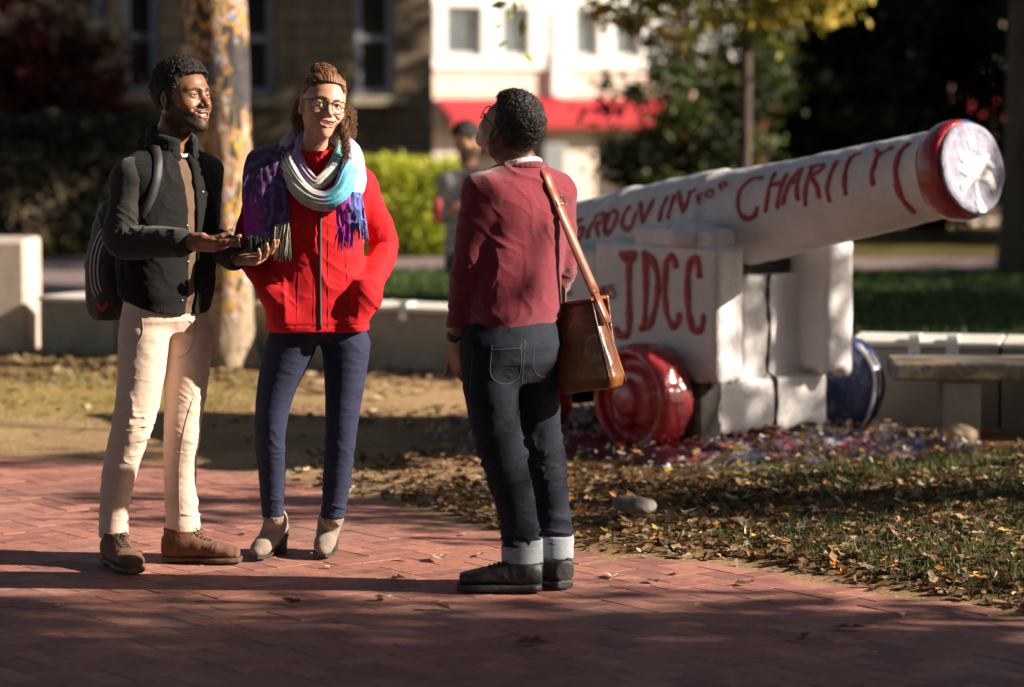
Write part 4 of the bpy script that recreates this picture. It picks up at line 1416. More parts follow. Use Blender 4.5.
# ------------------------------------------------------------------ brush lettering: a stroke alphabet laid on surfaces
GL = {
 'G': [[(.85, .82), (.6, 1), (.25, .9), (.08, .5), (.25, .1), (.6, 0), (.85, .2), (.85, .48), (.52, .48)]],
 'R': [[(.12, 0), (.14, 1)], [(.02, .95), (.6, 1), (.85, .78), (.6, .52), (.14, .5)], [(.4, .5), (.95, 0)]],
 'O': [[(.5, 1), (.18, .85), (.06, .5), (.2, .12), (.5, 0), (.82, .14), (.94, .5), (.82, .86), (.5, 1)]],
 'V': [[(.02, 1), (.45, 0), (.98, 1)]],
 'I': [[(.5, 0), (.5, 1)]],
 'N': [[(.08, 0), (.1, 1)], [(.1, 1), (.88, .02)], [(.88, .02), (.92, 1)]],
 "'": [[(.5, 1), (.42, .72)]],
 'F': [[(.14, 0), (.16, 1)], [(.16, 1), (.85, 1)], [(.15, .52), (.68, .52)]],
 'C': [[(.92, .72), (.78, .95), (.5, 1), (.2, .86), (.07, .5), (.18, .12), (.5, 0), (.82, .08), (.95, .32)]],
 'H': [[(.1, 0), (.12, 1)], [(.88, 0), (.9, 1)], [(.12, .52), (.9, .54)]],
 'A': [[(.0, 0), (.5, 1)], [(.5, 1), (.95, 0)], [(.2, .42), (.78, .42)]],
 'T': [[(.5, 0), (.5, 1)], [(.05, 1), (.98, 1)]],
 'Y': [[(.02, 1), (.48, .5)], [(.98, 1), (.48, .5), (.46, 0)]],
 'J': [[(.62, .95), (.6, .2), (.45, .03), (.2, .02), (.03, .16)]],
 'D': [[(.16, .0), (.16, 1)], [(.05, .99), (.45, .93), (.8, .62), (.85, .38), (.6, .1), (.06, .0)]],
 'M': [[(.05, 0), (.15, 1)], [(.15, 1), (.5, .25)], [(.5, .25), (.85, 1)], [(.85, 1), (.95, 0)]],
 'B': [[(.15, 0), (.15, 1)], [(.1, 1), (.7, .95), (.75, .62), (.2, .53)], [(.2, .53), (.88, .45), (.85, .05), (.1, 0)]],
 'E': [[(.85, 1), (.15, 1), (.15, 0), (.88, 0)], [(.15, .52), (.7, .52)]],
 'S': [[(.88, .85), (.55, 1), (.15, .85), (.25, .58), (.75, .45), (.9, .18), (.5, 0), (.1, .15)]],
}

def smooth_path(pts, n=22):
    p = np.array(pts, float)
    if len(p) == 2:
        t = np.linspace(0, 1, n)[:, None]
        return p[0] + (p[1] - p[0]) * t
    q = np.concatenate([[2 * p[0] - p[1]], p, [2 * p[-1] - p[-2]]])
    out = []
    for i in range(1, len(q) - 2):
        t = np.linspace(0, 1, 9)[:-1][:, None]
        a, b, c, d = q[i - 1:i + 3]
        out.append(0.5 * (2 * b + (c - a) * t + (2 * a - 5 * b + 4 * c - d) * t ** 2 + (3 * b - a - 3 * c + d) * t ** 3))
    return np.concatenate(out + [p[-1:]])

def brush(mb, path2, w, surf, rng, th=0.004):
    """a ribbon of paint along a 2-D path; surf(u, v, off) puts it on the surface"""
    p = np.asarray(path2)
    d = np.gradient(p, axis=0); d /= np.maximum(1e-9, np.linalg.norm(d, axis=1))[:, None]
    nn = np.stack([-d[:, 1], d[:, 0]], 1)
    m = len(p)
    ph = rng.uniform(0, 9)
    prof = w * 0.5 * (1 + 0.16 * np.sin(np.arange(m) * 0.5 + ph) + rng.normal(0, .07, m))
    prof[0] *= .75; prof[-1] *= .6
    ends = []
    vs = []
    for i in range(m):
        for (k, o) in ((-1, 0.0), (-.6, th), (.6, th), (1, 0.0)):
            q = p[i] + nn[i] * prof[i] * k
            vs.append(surf(q[0], q[1], o + 0.001))
    F = []
    for i in range(m - 1):
        for k in range(3):
            F.append([i * 4 + k, i * 4 + k + 1, (i + 1) * 4 + k + 1, (i + 1) * 4 + k])
    F.append([0, 1, 2, 3]); F.append([(m - 1) * 4 + k for k in (3, 2, 1, 0)])
    mb.raw(vs, F)

def letter_on(name, ch, u0, v0, wd, ht, stroke, surf, parent, rng, slant=0.0, mat=None, extra=None, label=None):
    mb = MB()
    for st in GL[ch] + (extra or []):
        pts = [(u0 + wd * (x + rng.normal(0, .012)) + slant * ht * y, v0 + ht * (y + rng.normal(0, .012))) for x, y in st]
        brush(mb, smooth_path(pts), stroke, surf, rng)
    o = mb.build(name, mat or LETTER, parent, True)
    return o

rngL = np.random.default_rng(12)
barrel_o = [c for c in CAN.children if c.name.startswith('barrel')][0]
def on_barrel(u, v, off):
    """u metres back from the muzzle (to the left), v arc metres up from the near flank"""
    ang = math.pi / 2 - v / 0.23
    return barrel_pt(u, ang, off + lump(u, ang) + 0.002)
def bsurf(u, v, off): return on_barrel(-u, v, off)
def bmark(mb_name, strokes, w):
    mb = MB()
    for s in strokes: brush(mb, smooth_path(s), w, bsurf, rngL)
    return mb.build(mb_name, LETTER, barrel_o, True)
# map from a photo spot to (u, v) on the barrel's near flank, used to lay the letters out where the painters put them
def barrel_uv(px, py):
    d = ray(px, py); o = V(0, 0, CAMZ)
    # walk the ray to the barrel surface
    k = 11.5
    for _ in range(4000):
        p = o + d * k
        rel = p - MUZ
        t = -np.dot(rel, ba)
        q = rel + ba * t
        if 0 <= t <= 3 and np.linalg.norm(q) <= barrel_r(t): break
        k += 0.002
        if k > 17: return None
    ang = math.atan2(np.dot(q, cs), np.dot(q, bu))
    return (-t, (math.pi / 2 - ang) * 0.23)

def photo_letter(strokes, w):
    mb = MB()
    for s in strokes:
        uv = [barrel_uv(*q) for q in s]
        uv = [q for q in uv if q is not None]
        if len(uv) < 2: continue
        brush(mb, smooth_path(uv), w, bsurf, rngL)
    mb.build('lettering', LETTER, barrel_o, True)

def z4(x, y): return (720 + x / 4.452, 130 + y / 4.452)      # reads spots off the enlarged views
def z2(x, y): return (560 + x / 5.689, 180 + y / 5.689)
LW = 0.026
C_ = lambda pts, f: [f(*p) for p in pts]
photo_letter([C_([(190, 215), (150, 215), (100, 255), (80, 320), (92, 375), (125, 395), (155, 378), (164, 340)], z4)], LW)       # C
photo_letter([C_([(245, 190), (215, 280), (203, 368)], z4), C_([(300, 195), (268, 270), (256, 352)], z4), C_([(222, 250), (272, 235)], z4)], LW)   # H
photo_letter([C_([(360, 175), (310, 240), (280, 336)], z4), C_([(368, 172), (345, 240), (346, 316)], z4), C_([(312, 238), (345, 226)], z4)], LW)   # A
photo_letter([C_([(418, 165), (385, 240), (382, 342)], z4), C_([(400, 170), (455, 160), (455, 178), (400, 210)], z4), C_([(400, 205), (430, 250), (443, 308)], z4)], LW)  # R
photo_letter([C_([(525, 138), (490, 210), (480, 260), (492, 322)], z4)], LW)   # I
photo_letter([C_([(585, 118), (560, 190), (555, 240), (563, 290)], z4), C_([(575, 125), (600, 112), (630, 104)], z4)], LW)   # T
photo_letter([C_([(710, 105), (690, 150), (675, 200), (680, 250)], z4), C_([(695, 88), (706, 112)], z4), C_([(712, 112), (745, 92), (775, 78)], z4)], LW)   # Y
photo_letter([C_([(845, 58), (800, 105), (782, 180), (790, 250), (820, 320), (870, 368)], z4)], 0.034)   # closing sweep
# GROOVIN'
photo_letter([C_([(130, 225), (95, 240), (70, 275), (62, 310), (90, 335), (118, 322), (132, 275), (95, 285)], z2)], LW)
photo_letter([C_([(215, 195), (170, 270), (155, 335)], z2), C_([(200, 205), (240, 195), (245, 225), (195, 262)], z2), C_([(205, 262), (222, 325)], z2)], LW)
photo_letter([C_([(285, 185), (258, 235), (252, 285), (275, 302), (305, 270), (325, 195), (300, 175)], z2)], LW)
photo_letter([C_([(400, 145), (362, 205), (355, 260), (385, 280), (415, 255), (440, 180)], z2)], LW)
photo_letter([C_([(455, 130), (465, 190), (472, 245)], z2), C_([(472, 245), (505, 175), (535, 105)], z2)], LW)
photo_letter([C_([(612, 95), (580, 165), (565, 240)], z2)], LW)
photo_letter([C_([(655, 85), (630, 150), (612, 225)], z2), C_([(675, 70), (685, 130), (695, 185)], z2), C_([(695, 185), (725, 120), (745, 62)], z2)], LW)
photo_letter([C_([(775, 48), (762, 75)], z2)], 0.014)
# FOR, small
photo_letter([C_([(783, 92), (795, 140)], z2), C_([(783, 95), (815, 78)], z2), C_([(790, 115), (808, 106)], z2)], 0.012)
photo_letter([C_([(850, 62), (832, 78), (842, 100), (870, 88), (872, 62), (850, 58)], z2)], 0.012)
photo_letter([C_([(905, 30), (920, 60)], z2), C_([(905, 32), (935, 14), (940, 30), (915, 42)], z2), C_([(930, 36), (960, 30)], z2)], 0.012)

# ------------------------------------------------------------------ carriage
O_near = W(745, 300, 13.0); O_near[2] = 0     # front inner corner of the near cheek, on the ground plane
zt, zb = 0.995, 0.375
GAP, TH = 0.55, 0.18
AX = np.array([cf, -cs, cup])

def rough_panel(mb, c, half, ax, seed, lumps=0.004, step=0.02, rag=0.0):
    """a slab with softened, lumpy painted faces; rag lets its lower edge hang unevenly"""
    S = SDF(-np.array(half) - 0.04, np.array(half) + 0.04, step)
    S.add(rbox((0, 0, 0), half, None, 0.022))
    v, F = S.mesh()
    v = relax(v, F, 1)
    n = vnormals(v, F)
    w = np.asarray(c) + v @ np.asarray(ax)
    d = lumps * fbm(w * 9, seed, 3) + lumps * 0.6 * fbm(w * 26, seed + 2, 2)
    w = w + (n @ np.asarray(ax)) * d[:, None]
    if rag:
        low = v[:, 2] < -half[2] + 0.03
        hz = w.copy(); hz[:, 2] *= 0.05
        w[low, 2] -= rag * np.maximum(-0.2, fbm(hz[low] * 26, seed + 9, 2)) 
    mb.raw(w, F.tolist())

def cheek(off_side, seed):
    """off_side: distance of the inner face from O_near along -cs"""
    mb = MB()
    L = 2.0
    c0 = O_near - cs * off_side
    rough_panel(mb, c0 - cf * (0.42) + cup * ((zt + zb) / 2), (0.42, TH / 2, (zt - zb) / 2), AX, seed, step=0.018, rag=0.06)
    rough_panel(mb, c0 - cf * (0.84 + 0.33) + cup * ((zt - 0.0 + zb) / 2 - 0.02), (0.345, TH / 2 - 0.004, (zt - zb) / 2 - 0.03), AX, seed + 1, step=0.02, rag=0.03)
    # raised iron cap over the trunnion, painted over
    rough_panel(mb, c0 - cf * 0.31 + cup * (zt + 0.028), (0.27, TH / 2 - 0.012, 0.05), AX, seed + 4, step=0.014)
    p = c0 - cf * 0.23 + cup * (zt + 0.015)
    S = SDF(p - 0.2, p + 0.2, 0.012)
    S.add(rc(p - cs * 0.078, p + cs * 0.078, 0.088, 0.088)); S.cut_plane(p - cup * 0.02, -cup)
    v, F = S.mesh(); mb.raw(relax(v, F, 1), F.tolist())
    return mb.build('carriage_cheek', WHITE, CAN, True)
ck = cheek(-TH / 2, 3)
cheek(GAP + TH / 2, 33)
# front transom between the cheeks, its seam, and a dark box for the gap's shade under the barrel
tc_ = O_near - cs * (GAP / 2) - cf * 0.19
mb = MB()
h1 = (0.84 - 0.17) / 2
for sgn, w, sd in ((1, GAP * 0.5 * 0.52, 5), (-1, GAP * 0.5 * 1.46, 8)):
    pass
cA = 0.165
rough_panel(mb, tc_ + cs * (GAP / 2 - cA / 2 + 0.05) - cf * .05 + cup * (0.17 + h1), (0.05, cA / 2 + 0.05 - 0.006, h1), AX, 51, step=0.015, rag=.03)
wB = GAP - cA
rough_panel(mb, tc_ - cs * (GAP / 2 - wB / 2 + 0.06) - cf * .05 + cup * (0.17 + h1), (0.05, wB / 2 + 0.06 - 0.006, h1), AX, 53, step=0.015, rag=.03)
rough_panel(mb, tc_ - cs * 0.05 + cf * 0.006 + cup * 0.235, (0.045, GAP / 2 + 0.10, 0.12), AX, 57, step=0.015, rag=.03)
mb.build('front_panel', WHITE, CAN, True)
mb = MB(); mb.box(tc_ - cf * .09 + cup * 0.56, (0.035, GAP / 2 - 0.004, 0.42), AX, 0.004); mb.build('gap_dark_box', DARKW, CAN)  # dark box drawn where the gap is only in shade
d_ = ray(768, 350); k_ = np.dot(tc_ + cf * .0 - V(0, 0, CAMZ), cf) / np.dot(d_, cf)
sp = V(0, 0, CAMZ) + d_ * k_; sp[2] = 0
mb = MB()
zz_ = np.linspace(0.13, 0.84, 30)
mb.tube(np.array([sp + cf * ((0.004 if z > .36 else 0.058) + .0) + cs * .006 * math.sin(z * 19) + cup * z for z in zz_]), 0.0075 * (1 + .35 * np.sin(zz_ * 61)), 6)
mb.build('seam', DARKW, CAN, True)
# axles
for back, zc in ((0.36, 0.275), (1.16, 0.275)):
    mb = MB(); mb.box(O_near - cs * (GAP / 2) - cf * back + cup * zc, (0.10, GAP / 2 + TH + 0.03, 0.095), AX, 0.02)
    for sg in (-1, 1):
        c = O_near - cs * (GAP / 2) - cf * back + cup * zc
        mb.tube([c + cs * sg * (GAP / 2 + TH), c + cs * sg * (GAP / 2 + TH + 0.14)], 0.06, 16)
    mb.build('axle', DARKW, CAN, True)
for sg in (1,):
    mb = MB(); mb.box(O_near - cs * (GAP / 2) + cs * sg * (GAP / 2 + 0.075) - cf * 0.30 + cup * 0.20, (0.16, 0.085, 0.175), AX, 0.02); mb.build('axle_block', DARKW, CAN)

def wheel(side, back, rad, mat, seed, z=None):
    """solid truck wheel, thick with old paint: outer rim lip, sunken disc, hub, and runs of paint"""
    sg = 1 if side == 'near' else -1
    cen = O_near - cs * (GAP / 2) - cf * (back - (0.06 if sg < 0 else 0)) + cs * sg * (GAP / 2 + TH + (0.02 if sg > 0 else 0.165))
    z = rad + 0.025 if z is None else z
    cen = cen + cup * z
    axv = cs * sg
    A = np.array([cf, cup, axv])
    S = SDF((-rad - .06, -rad - .09, -.04), (rad + .06, rad + .06, .27), 0.009)
    prof = [(0.02, 0.20, rad)]
    S.add(rc((0, 0, .07), (0, 0, .075), rad - .055, rad - .055, (V(0, 0, 1), 1.0)), .01) if False else None
    # drum
    def drum(r, z0, z1, rd):
        def fn(X, Y, Z):
            q = np.sqrt(X * X + Y * Y) - (r - rd)
            w = np.abs(Z - (z0 + z1) / 2) - ((z1 - z0) / 2 - rd)
            return np.sqrt(np.maximum(q, 0) ** 2 + np.maximum(w, 0) ** 2) + np.minimum(np.maximum(q, w), 0) - rd
        return fn, np.array([-r, -r, z0]), np.array([r, r, z1])
    S.add(drum(rad, 0.0, 0.205 if sg > 0 else 0.150, 0.055), .01)
    S.sub(drum(rad - .058, 0.150, 0.30, 0.02), .03)
    S.add(drum(rad * .60, 0.10, 0.185, 0.045), .03)
    S.add(drum(.085, 0.12, 0.225, 0.03), .03)
    S.sub(ell((0.02, -rad * .66, 0.17), (.055, .06, .06)), .02)
    v, F = S.mesh(); v = relax(v, F, 1); n = vnormals(v, F)
    d = 0.010 * fbm(v * np.array([9, 9, 4]), seed, 3) + 0.006 * fbm(v * np.array([34, 10, 34]), seed + 5, 2)
    v = v + n * d[:, None]
    w = cen + v @ A
    if np.dot(np.cross(A[0], A[1]), A[2]) < 0: F = F[:, ::-1]
    return mesh_np('wheel', w, F, mat, CAN, True)
w1 = wheel('near', 0.36, 0.258, REDP, 4); w1['label'] = 'glossy red wheel under the lettering'
w2 = wheel('far', 0.36, 0.245, BLUEP, 14); w2['label'] = 'glossy dark blue wheel with a white dribble'
w3 = wheel('near', 1.16, 0.225, REDP, 24, 0.25)
w4 = wheel('far', 1.16, 0.225, BLUEP, 34, 0.25)
# white dribble down the blue wheel
wc = O_near - cs * (GAP / 2) - cf * 0.30 - cs * (GAP / 2 + TH + 0.165) + cup * 0.27
for off, z0_, z1_, wd_ in ((0.035, 55, -50, .022), (0.070, 40, -8, .012)):
    mb = MB()
    pts = []
    for a in np.linspace(R(z0_), R(z1_), 16):
        pts.append(wc - cs * (off + .008 * math.sin(a * 5)) + (0.245 + 0.007) * (math.cos(a) * cf + math.sin(a) * cup))
    mb.tube(pts, np.linspace(wd_ * .5, wd_ * .28, 16), 8, flat=1.0)
    mb.build('white_dribble', WHITE, w2, True)

# letters on the near cheek
CH0 = O_near + cs * TH
def csurf(u, v, off): return CH0 - cf * u + cup * v + cs * (off + 0.006)
def ch_uv(px, py):
    d = ray(px, py); o = V(0, 0, CAMZ)
    k = np.dot(CH0 + cs * 0.006 - o, cs) / np.dot(d, cs)
    p = o + d * k - CH0
    return (-np.dot(p, cf), p[2])
def cheek_letter(strokes, w, name='lettering'):
    mb = MB()
    for s in strokes: brush(mb, smooth_path([ch_uv(*q) for q in s]), w, csurf, rngL)
    mb.build(name, LETTER, ck, True)
def z3(x, y): return (560 + x / 6.244, 240 + y / 6.244)
cheek_letter([C_([(372, 90), (425, 92), (472, 90)], z3), C_([(385, 112), (425, 112), (462, 112)], z3)], 0.036)
cheek_letter([C_([(428, 100), (425, 300), (428, 500), (420, 575), (390, 602), (360, 585), (340, 545)], z3)], 0.035)
cheek_letter([C_([(525, 85), (532, 300), (525, 560)], z3), C_([(512, 85), (560, 110), (598, 190), (608, 300), (590, 430), (555, 530), (495, 555)], z3)], 0.034)
cheek_letter([C_([(724, 180), (712, 130), (690, 105), (662, 140), (652, 260), (655, 400), (675, 490), (710, 540), (738, 500), (738, 450)], z3)], 0.034)
cheek_letter([C_([(868, 240), (862, 160), (840, 112), (805, 150), (792, 260), (795, 400), (808, 500), (830, 562), (880, 555), (895, 460)], z3)], 0.034)
# the small line painted to the left: ... OMES
cheek_letter([C_([(232, 365), (238, 300), (252, 345), (266, 290), (272, 355)], z3)], 0.009)
cheek_letter([C_([(300, 285), (282, 290), (285, 350), (305, 352)], z3), C_([(284, 322), (300, 318)], z3)], 0.009)
cheek_letter([C_([(335, 280), (315, 285), (318, 310), (338, 325), (335, 358), (312, 362)], z3)], 0.009)
cheek_letter([C_([(212, 330), (202, 345), (208, 368), (220, 360), (222, 340), (212, 330)], z3)], 0.009)
cheek_letter([C_([(45, 345), (60, 325), (68, 345)], z3)], 0.009)

# ------------------------------------------------------------------ paint-caked ground under it: a low mound with chips and runs of old paint
def mound():
    n = 150
    xs = np.linspace(-1.9, 1.6, 190); ys = np.linspace(-1.25, 1.15, 130)
    X, Y = np.meshgrid(xs, ys, indexing='ij')
    c = O_near - cs * (GAP / 2) - cf * 0.5
    P = c[None, None] + X[..., None] * cf + Y[..., None] * (-cs)
    flat = P.reshape(-1, 3)
    r = np.sqrt((X / 1.75) ** 2 + (Y / 1.12) ** 2).ravel() + 0.10 * fbm(flat * 2.2, 6, 3)
    h = sstep(1.0, 0.55, r)
    Z = h * (0.075 + 0.040 * fbm(flat * 6, 3, 3) + 0.030 * fbm(flat * 20, 8, 3)) - 0.03 * (1 - h)
    flat = flat.copy(); flat[:, 2] = terrain(flat[:, 0], flat[:, 1]) * (1 - h) + Z
    nx, ny = X.shape
    gi = np.arange(nx * ny).reshape(nx, ny)
    F = np.stack([gi[:-1, :-1], gi[1:, :-1], gi[1:, 1:], gi[:-1, 1:]], -1).reshape(-1, 4)
    base = np.array([0.10, 0.08, 0.07])
    k = fbm(flat * np.array([15, 15, 3]), 41, 3)
    col = np.tile(base, (len(flat), 1)) * (1 + 0.5 * fbm(flat * 9, 2, 2))[:, None]
    for lo_, hi_, cc, sd in ((.0, .16, (.52, .47, .52), 1), (.16, .27, (.42, .03, .07), 2), (.20, .30, (.06, .09, .24), 3), (.28, .35, (.5, .34, .05), 4), (.27, .35, (.30, .22, .36), 5)):
        q = sstep(lo_, hi_, fbm(flat * np.array([9, 19, 4]), 50 + sd, 3))[:, None]
        col = col * (1 - q) + q * np.array(cc)
    # red run-off round the near front wheel
    wc = O_near - cf * 0.42 + cs * (TH + 0.17)
    dd = np.linalg.norm((flat - wc)[:, :2] / 1.0, axis=1)
    q = (sstep(.74, .36, dd + 0.22 * fbm(flat * np.array([16, 9, 4]), 71, 3)) * 0.9)[:, None]
    col = col * (1 - q) + q * np.array([.33, .012, .03])
    m = thick_paint('caked_paint', (1, 1, 1), (.7, .7, .7), 0.5, 0.012, 0.25, attr=True)
    o = mesh_np('paint_crust', flat, F, m, None, True, np.clip(col, 0.01, 1))
    tag(o, 'crust of dripped multicoloured paint on the ground under the cannon', 'ground', kind='structure')
    rng = np.random.default_rng(44)
    n = 2600
    a = rng.uniform(0, 2 * math.pi, n); rr = rng.uniform(0, 1, n) ** .5
    p = c + (rr * np.cos(a) * 1.7)[:, None] * cf + (rr * np.sin(a) * 1.15)[:, None] * (-cs)
    p[:, 2] = 0.08 * sstep(1, .6, rr) + rng.uniform(0.0, .045, n)
    pal = [[.65, .63, .64], [.16, .10, .06], [.6, .56, .6], [.62, .60, .64], [.2, .13, .08], [.5, .46, .48], [.45, .03, .05], [.05, .08, .24], [.6, .42, .06], [.55, .3, .08], [.12, .2, .1], [.25, .17, .09], [.32, .2, .1]]
    v, F, cl = litter_leaves(p, 0.036, palette(n, pal, rng, .15), rng, .5)
    o = mesh_np('paint_chips', v, F, DRY, None, False, cl)
    tag(o, 'coloured paint chips and dead leaves strewn round the cannon', 'debris', kind='stuff')
mound()
# ------------------------------------------------------------------ people: shared anatomy
def frame(yaw, pitch=0.0, roll=0.0):
    """rows: own right, forward, up. yaw 0 faces the camera, +90 faces the photo's right; pitch + looks up; roll + leans the crown to the photo's right when facing the camera"""
    y = R(yaw)
    f = V(math.sin(y), -math.cos(y), 0); u = V(0, 0, 1); r = np.cross(f, u)
    p = R(pitch)
    f, u = f * math.cos(p) + u * math.sin(p), u * math.cos(p) - f * math.sin(p)
    q = R(roll)
    r, u = r * math.cos(q) + u * math.sin(q), u * math.cos(q) - r * math.sin(q)
    return np.array([r, f, u])

class Head:
    def __init__(s, o, A, k=1.0, fem=False, smile=1.0, lid=0.0050, nose=1.0, gape=.007):
        s.gape = gape
        s.o = np.asarray(o, float); s.A = A; s.k = k; s.fem = fem; s.smile = smile; s.lid = lid; s.nose = nose
    def P(s, x, y, z): return s.o + (s.A[0] * x + s.A[1] * y + s.A[2] * z) * s.k
    def loc(s, v): return ((v - s.o) @ s.A.T) / s.k
    def e(s, c, r, A=None):
        M = s.A if A is None else A @ s.A
        return ell(s.P(*c), np.array(r) * s.k, M)
    def c(s, a, b, ra, rb): return rc(s.P(*a), s.P(*b), ra * s.k, rb * s.k)
    def skull(s, S, gr=0.0):
        S.add(s.e((0, -.016, .030), (.0745 + gr, .096 + gr, .087 + gr)), .02)
        S.add(s.e((0, .020, .012), (.068 + gr, .072 + gr, .085 + gr)), .03)
    def face(s, S, neck_to):
        f = s.fem
        s.skull(S)
        S.add(s.e((0, .028, -.042), (.058 if not f else .0525, .060, .072)), .03)
        for q in (-1, 1):
            S.add(s.c((q * (.054 if not f else .045), -.002, -.050), (q * (.022 if not f else .016), .062, -.098), .017 if not f else .013, .016 if not f else .013), .03)
            S.add(s.e((q * .043, .054, -.026), (.021, .020, .018)), .028)
            S.add(s.e((q * .036, .066, -.046), (.016, .016, .014)), .02)      # smiling cheek
        S.add(s.e((0, .073, -.104), (.021 if not f else .017, .018, .016)), .026)
        S.add(s.e((0, .078, -.066), (.027, .016, .024)), .022)                # mouth mound
        bz = .019 if not f else .020
        br = .009 if not f else .0055
        S.add(s.c((-.040, .070, bz), (-.010, .086, bz - .003), br, br + .001), .018)
        S.add(s.c((.040, .070, bz), (.010, .086, bz - .003), br, br + .001), .018)
        for q in (-1, 1):
            S.sub(s.e((q * .032, .096, -.001), (.021, .017, .013)), .014)
        n = s.nose
        S.add(s.c((0, .083, .008), (0, .106, -.030), .0072 * n, .0095 * n), .012)
        S.add(s.e((0, .107, -.034), (.0105 * n, .011, .009)), .008)
        for q in (-1, 1):
            S.add(s.e((q * .0135 * n, .094, -.037), (.0085 * n, .0105, .008)), .007)
            S.sub(s.e((q * .007, .104, -.0435), (.0035, .004, .003)), .003)
        # eyes: lid ball then slit
        for q in (-1, 1):
            S.add(s.e((q * .0320, .0745, -.001), (.0165, .0150, .0138)), .006)
            S.sub(s.e((q * .0320, .092, -.0015), (.0142, .016, s.lid)), .0025)
        # smiling mouth: two lip arcs, and the gap between them
        sm, gp = s.smile, s.gape
        cx = .019 + .009 * sm; cz = -.0650 + .0062 * sm
        yc = .0815 - .0035 * sm
        s.up_lip = [s.P(-cx, yc, cz), s.P(-cx * .5, .0930, -.0590 + gp * .1), s.P(0, .0965, -.0592 + gp * .1), s.P(cx * .5, .0930, -.0590 + gp * .1), s.P(cx, yc, cz)]
        s.lo_lip = [s.P(-cx, yc, cz), s.P(-cx * .52, .0915, -.0680 - gp * .75), s.P(0, .0945, -.0695 - gp), s.P(cx * .52, .0915, -.0680 - gp * .75), s.P(cx, yc, cz)]
        if gp > .002:
            for i in range(4):
                m0 = (s.up_lip[i] + s.lo_lip[i]) / 2; m1 = (s.up_lip[i + 1] + s.lo_lip[i + 1]) / 2
                g0 = max(.001, np.linalg.norm(s.up_lip[i] - s.lo_lip[i]) / 2 - .0005); g1 = max(.001, np.linalg.norm(s.up_lip[i + 1] - s.lo_lip[i + 1]) / 2 - .0005)
                for dy in (.004, -.004):
                    S.sub(rc(m0 + s.A[1] * dy, m1 + s.A[1] * dy, g0, g1), .002)
        for L, rr in ((s.up_lip, (.0020, .0038, .0036, .0038, .0020)), (s.lo_lip, (.0020, .0045, .0052, .0045, .0020))):
            for i in range(4):
                S.add(rc(L[i], L[i + 1], rr[i] * s.k, rr[i + 1] * s.k), .003)
        for q in (-1, 1):           # smile creases
            S.sub(rc(s.P(q * .019, .092, -.038), s.P(q * (cx + .007), yc + .006, cz + .004), .0028, .0030), .008)
        # ears
        for q in (-1, 1):
            th = R(18) * q
            E = np.array([[math.cos(th), -math.sin(th) , 0], [math.sin(th), math.cos(th), 0], [0, 0, 1]])
            S.add(s.e((q * .0775, -.010, -.008), (.0075, .0185, .0310), E), .008)
            S.add(s.e((q * .0745, -.004, -.033), (.007, .010, .010)), .008)
            S.sub(s.e((q * .0865, -.009, -.006), (.0065, .0110, .0200), E), .004)
            S.add(s.e((q * .0770, .001, -.012), (.006, .005, .008)), .004)
        # neck
        nr = .056 if not f else .043
        b = np.asarray(neck_to, float)
        a = s.P(0, -.022, -.060)
        S.add(rc(a, b, nr, nr * 1.10), .03)
        if not f:
            S.add(rc(s.P(.055, -.03, -.07), b + (s.A[0] * .02), .02, .02), .02)
            S.add(rc(s.P(-.055, -.03, -.07), b - (s.A[0] * .02), .02, .02), .02)
    def skin_cols(s, v, skin, lip, brow, beard=None, blush=None, lash=(0.015, 0.01, 0.008)):
        n = len(v)
        c = np.tile(np.array(skin, float), (n, 1))
        c *= (1 + 0.07 * fbm(v * 55, 3, 3))[:, None]
        L = s.loc(v)
        inh = (np.abs(L) < .16).all(1)
        if blush is not None:
            for q in (-1, 1):
                d = np.linalg.norm((L - V(q * .042, .06, -.03)) / V(.026, .03, .022), axis=1)
                k = (0.6 * sstep(1.2, .3, d) * inh)[:, None]; c = c * (1 - k) + k * np.array(blush)
            d = np.linalg.norm((L - V(0, .11, -.033)) / V(.015, .02, .014), axis=1)
            k = (0.5 * sstep(1.2, .3, d) * inh)[:, None]; c = c * (1 - k) + k * np.array(blush)
        near = np.where(inh)[0]
        if len(near):
            vv = v[near]
            for lipc, w in ((s.up_lip, .0052), (s.lo_lip, .0062)):
                d, _ = segdist(vv, lipc)
                k = sstep(w * s.k, w * .6 * s.k, d)[:, None]
                c[near] = c[near] * (1 - k) + k * np.array(lip)
            # mouth cavity
            l = L[near]
            k = (sstep(1.0, .8, np.linalg.norm((l - V(0, .084, -.0655)) / V(.030, .012, .006 + s.gape), axis=1)) * (l[:, 1] < .0885))[:, None] * (s.gape > .002)
            c[near] = c[near] * (1 - k) + k * np.array([.08, .015, .014])
            for q in (-1, 1):
                bw = [V(q * .012, 0, .0165), V(q * .030, 0, .0225), V(q * .049, 0, .0150)]
                d, par = segdist(l * V(1, 0, 1), bw)
                d = d + .05 * (l[:, 1] < .045)
                w = (.0050 if not s.fem else .0032) * (1.05 - .25 * par)
                k = (sstep(w * 1.35, w * .6, d) * .92)[:, None]
                c[near] = c[near] * (1 - k) + k * np.array(brow)
                # lash line along the slit
                ey = np.linalg.norm((l - V(q * .032, .078, -.0015)) / V(.0155, .014, s.lid + .0022), axis=1)
                k = (sstep(1.15, .95, ey) * (l[:, 2] > -.003) * (l[:, 1] > .066) * .85)[:, None]
                c[near] = c[near] * (1 - k) + k * np.array(lash)
        if beard is not None:
            col, fn = beard
            k = (fn(L) * inh)[:, None]
            c = c * (1 - k) + k * np.array(col)
        return np.clip(c, 0.004, 1)
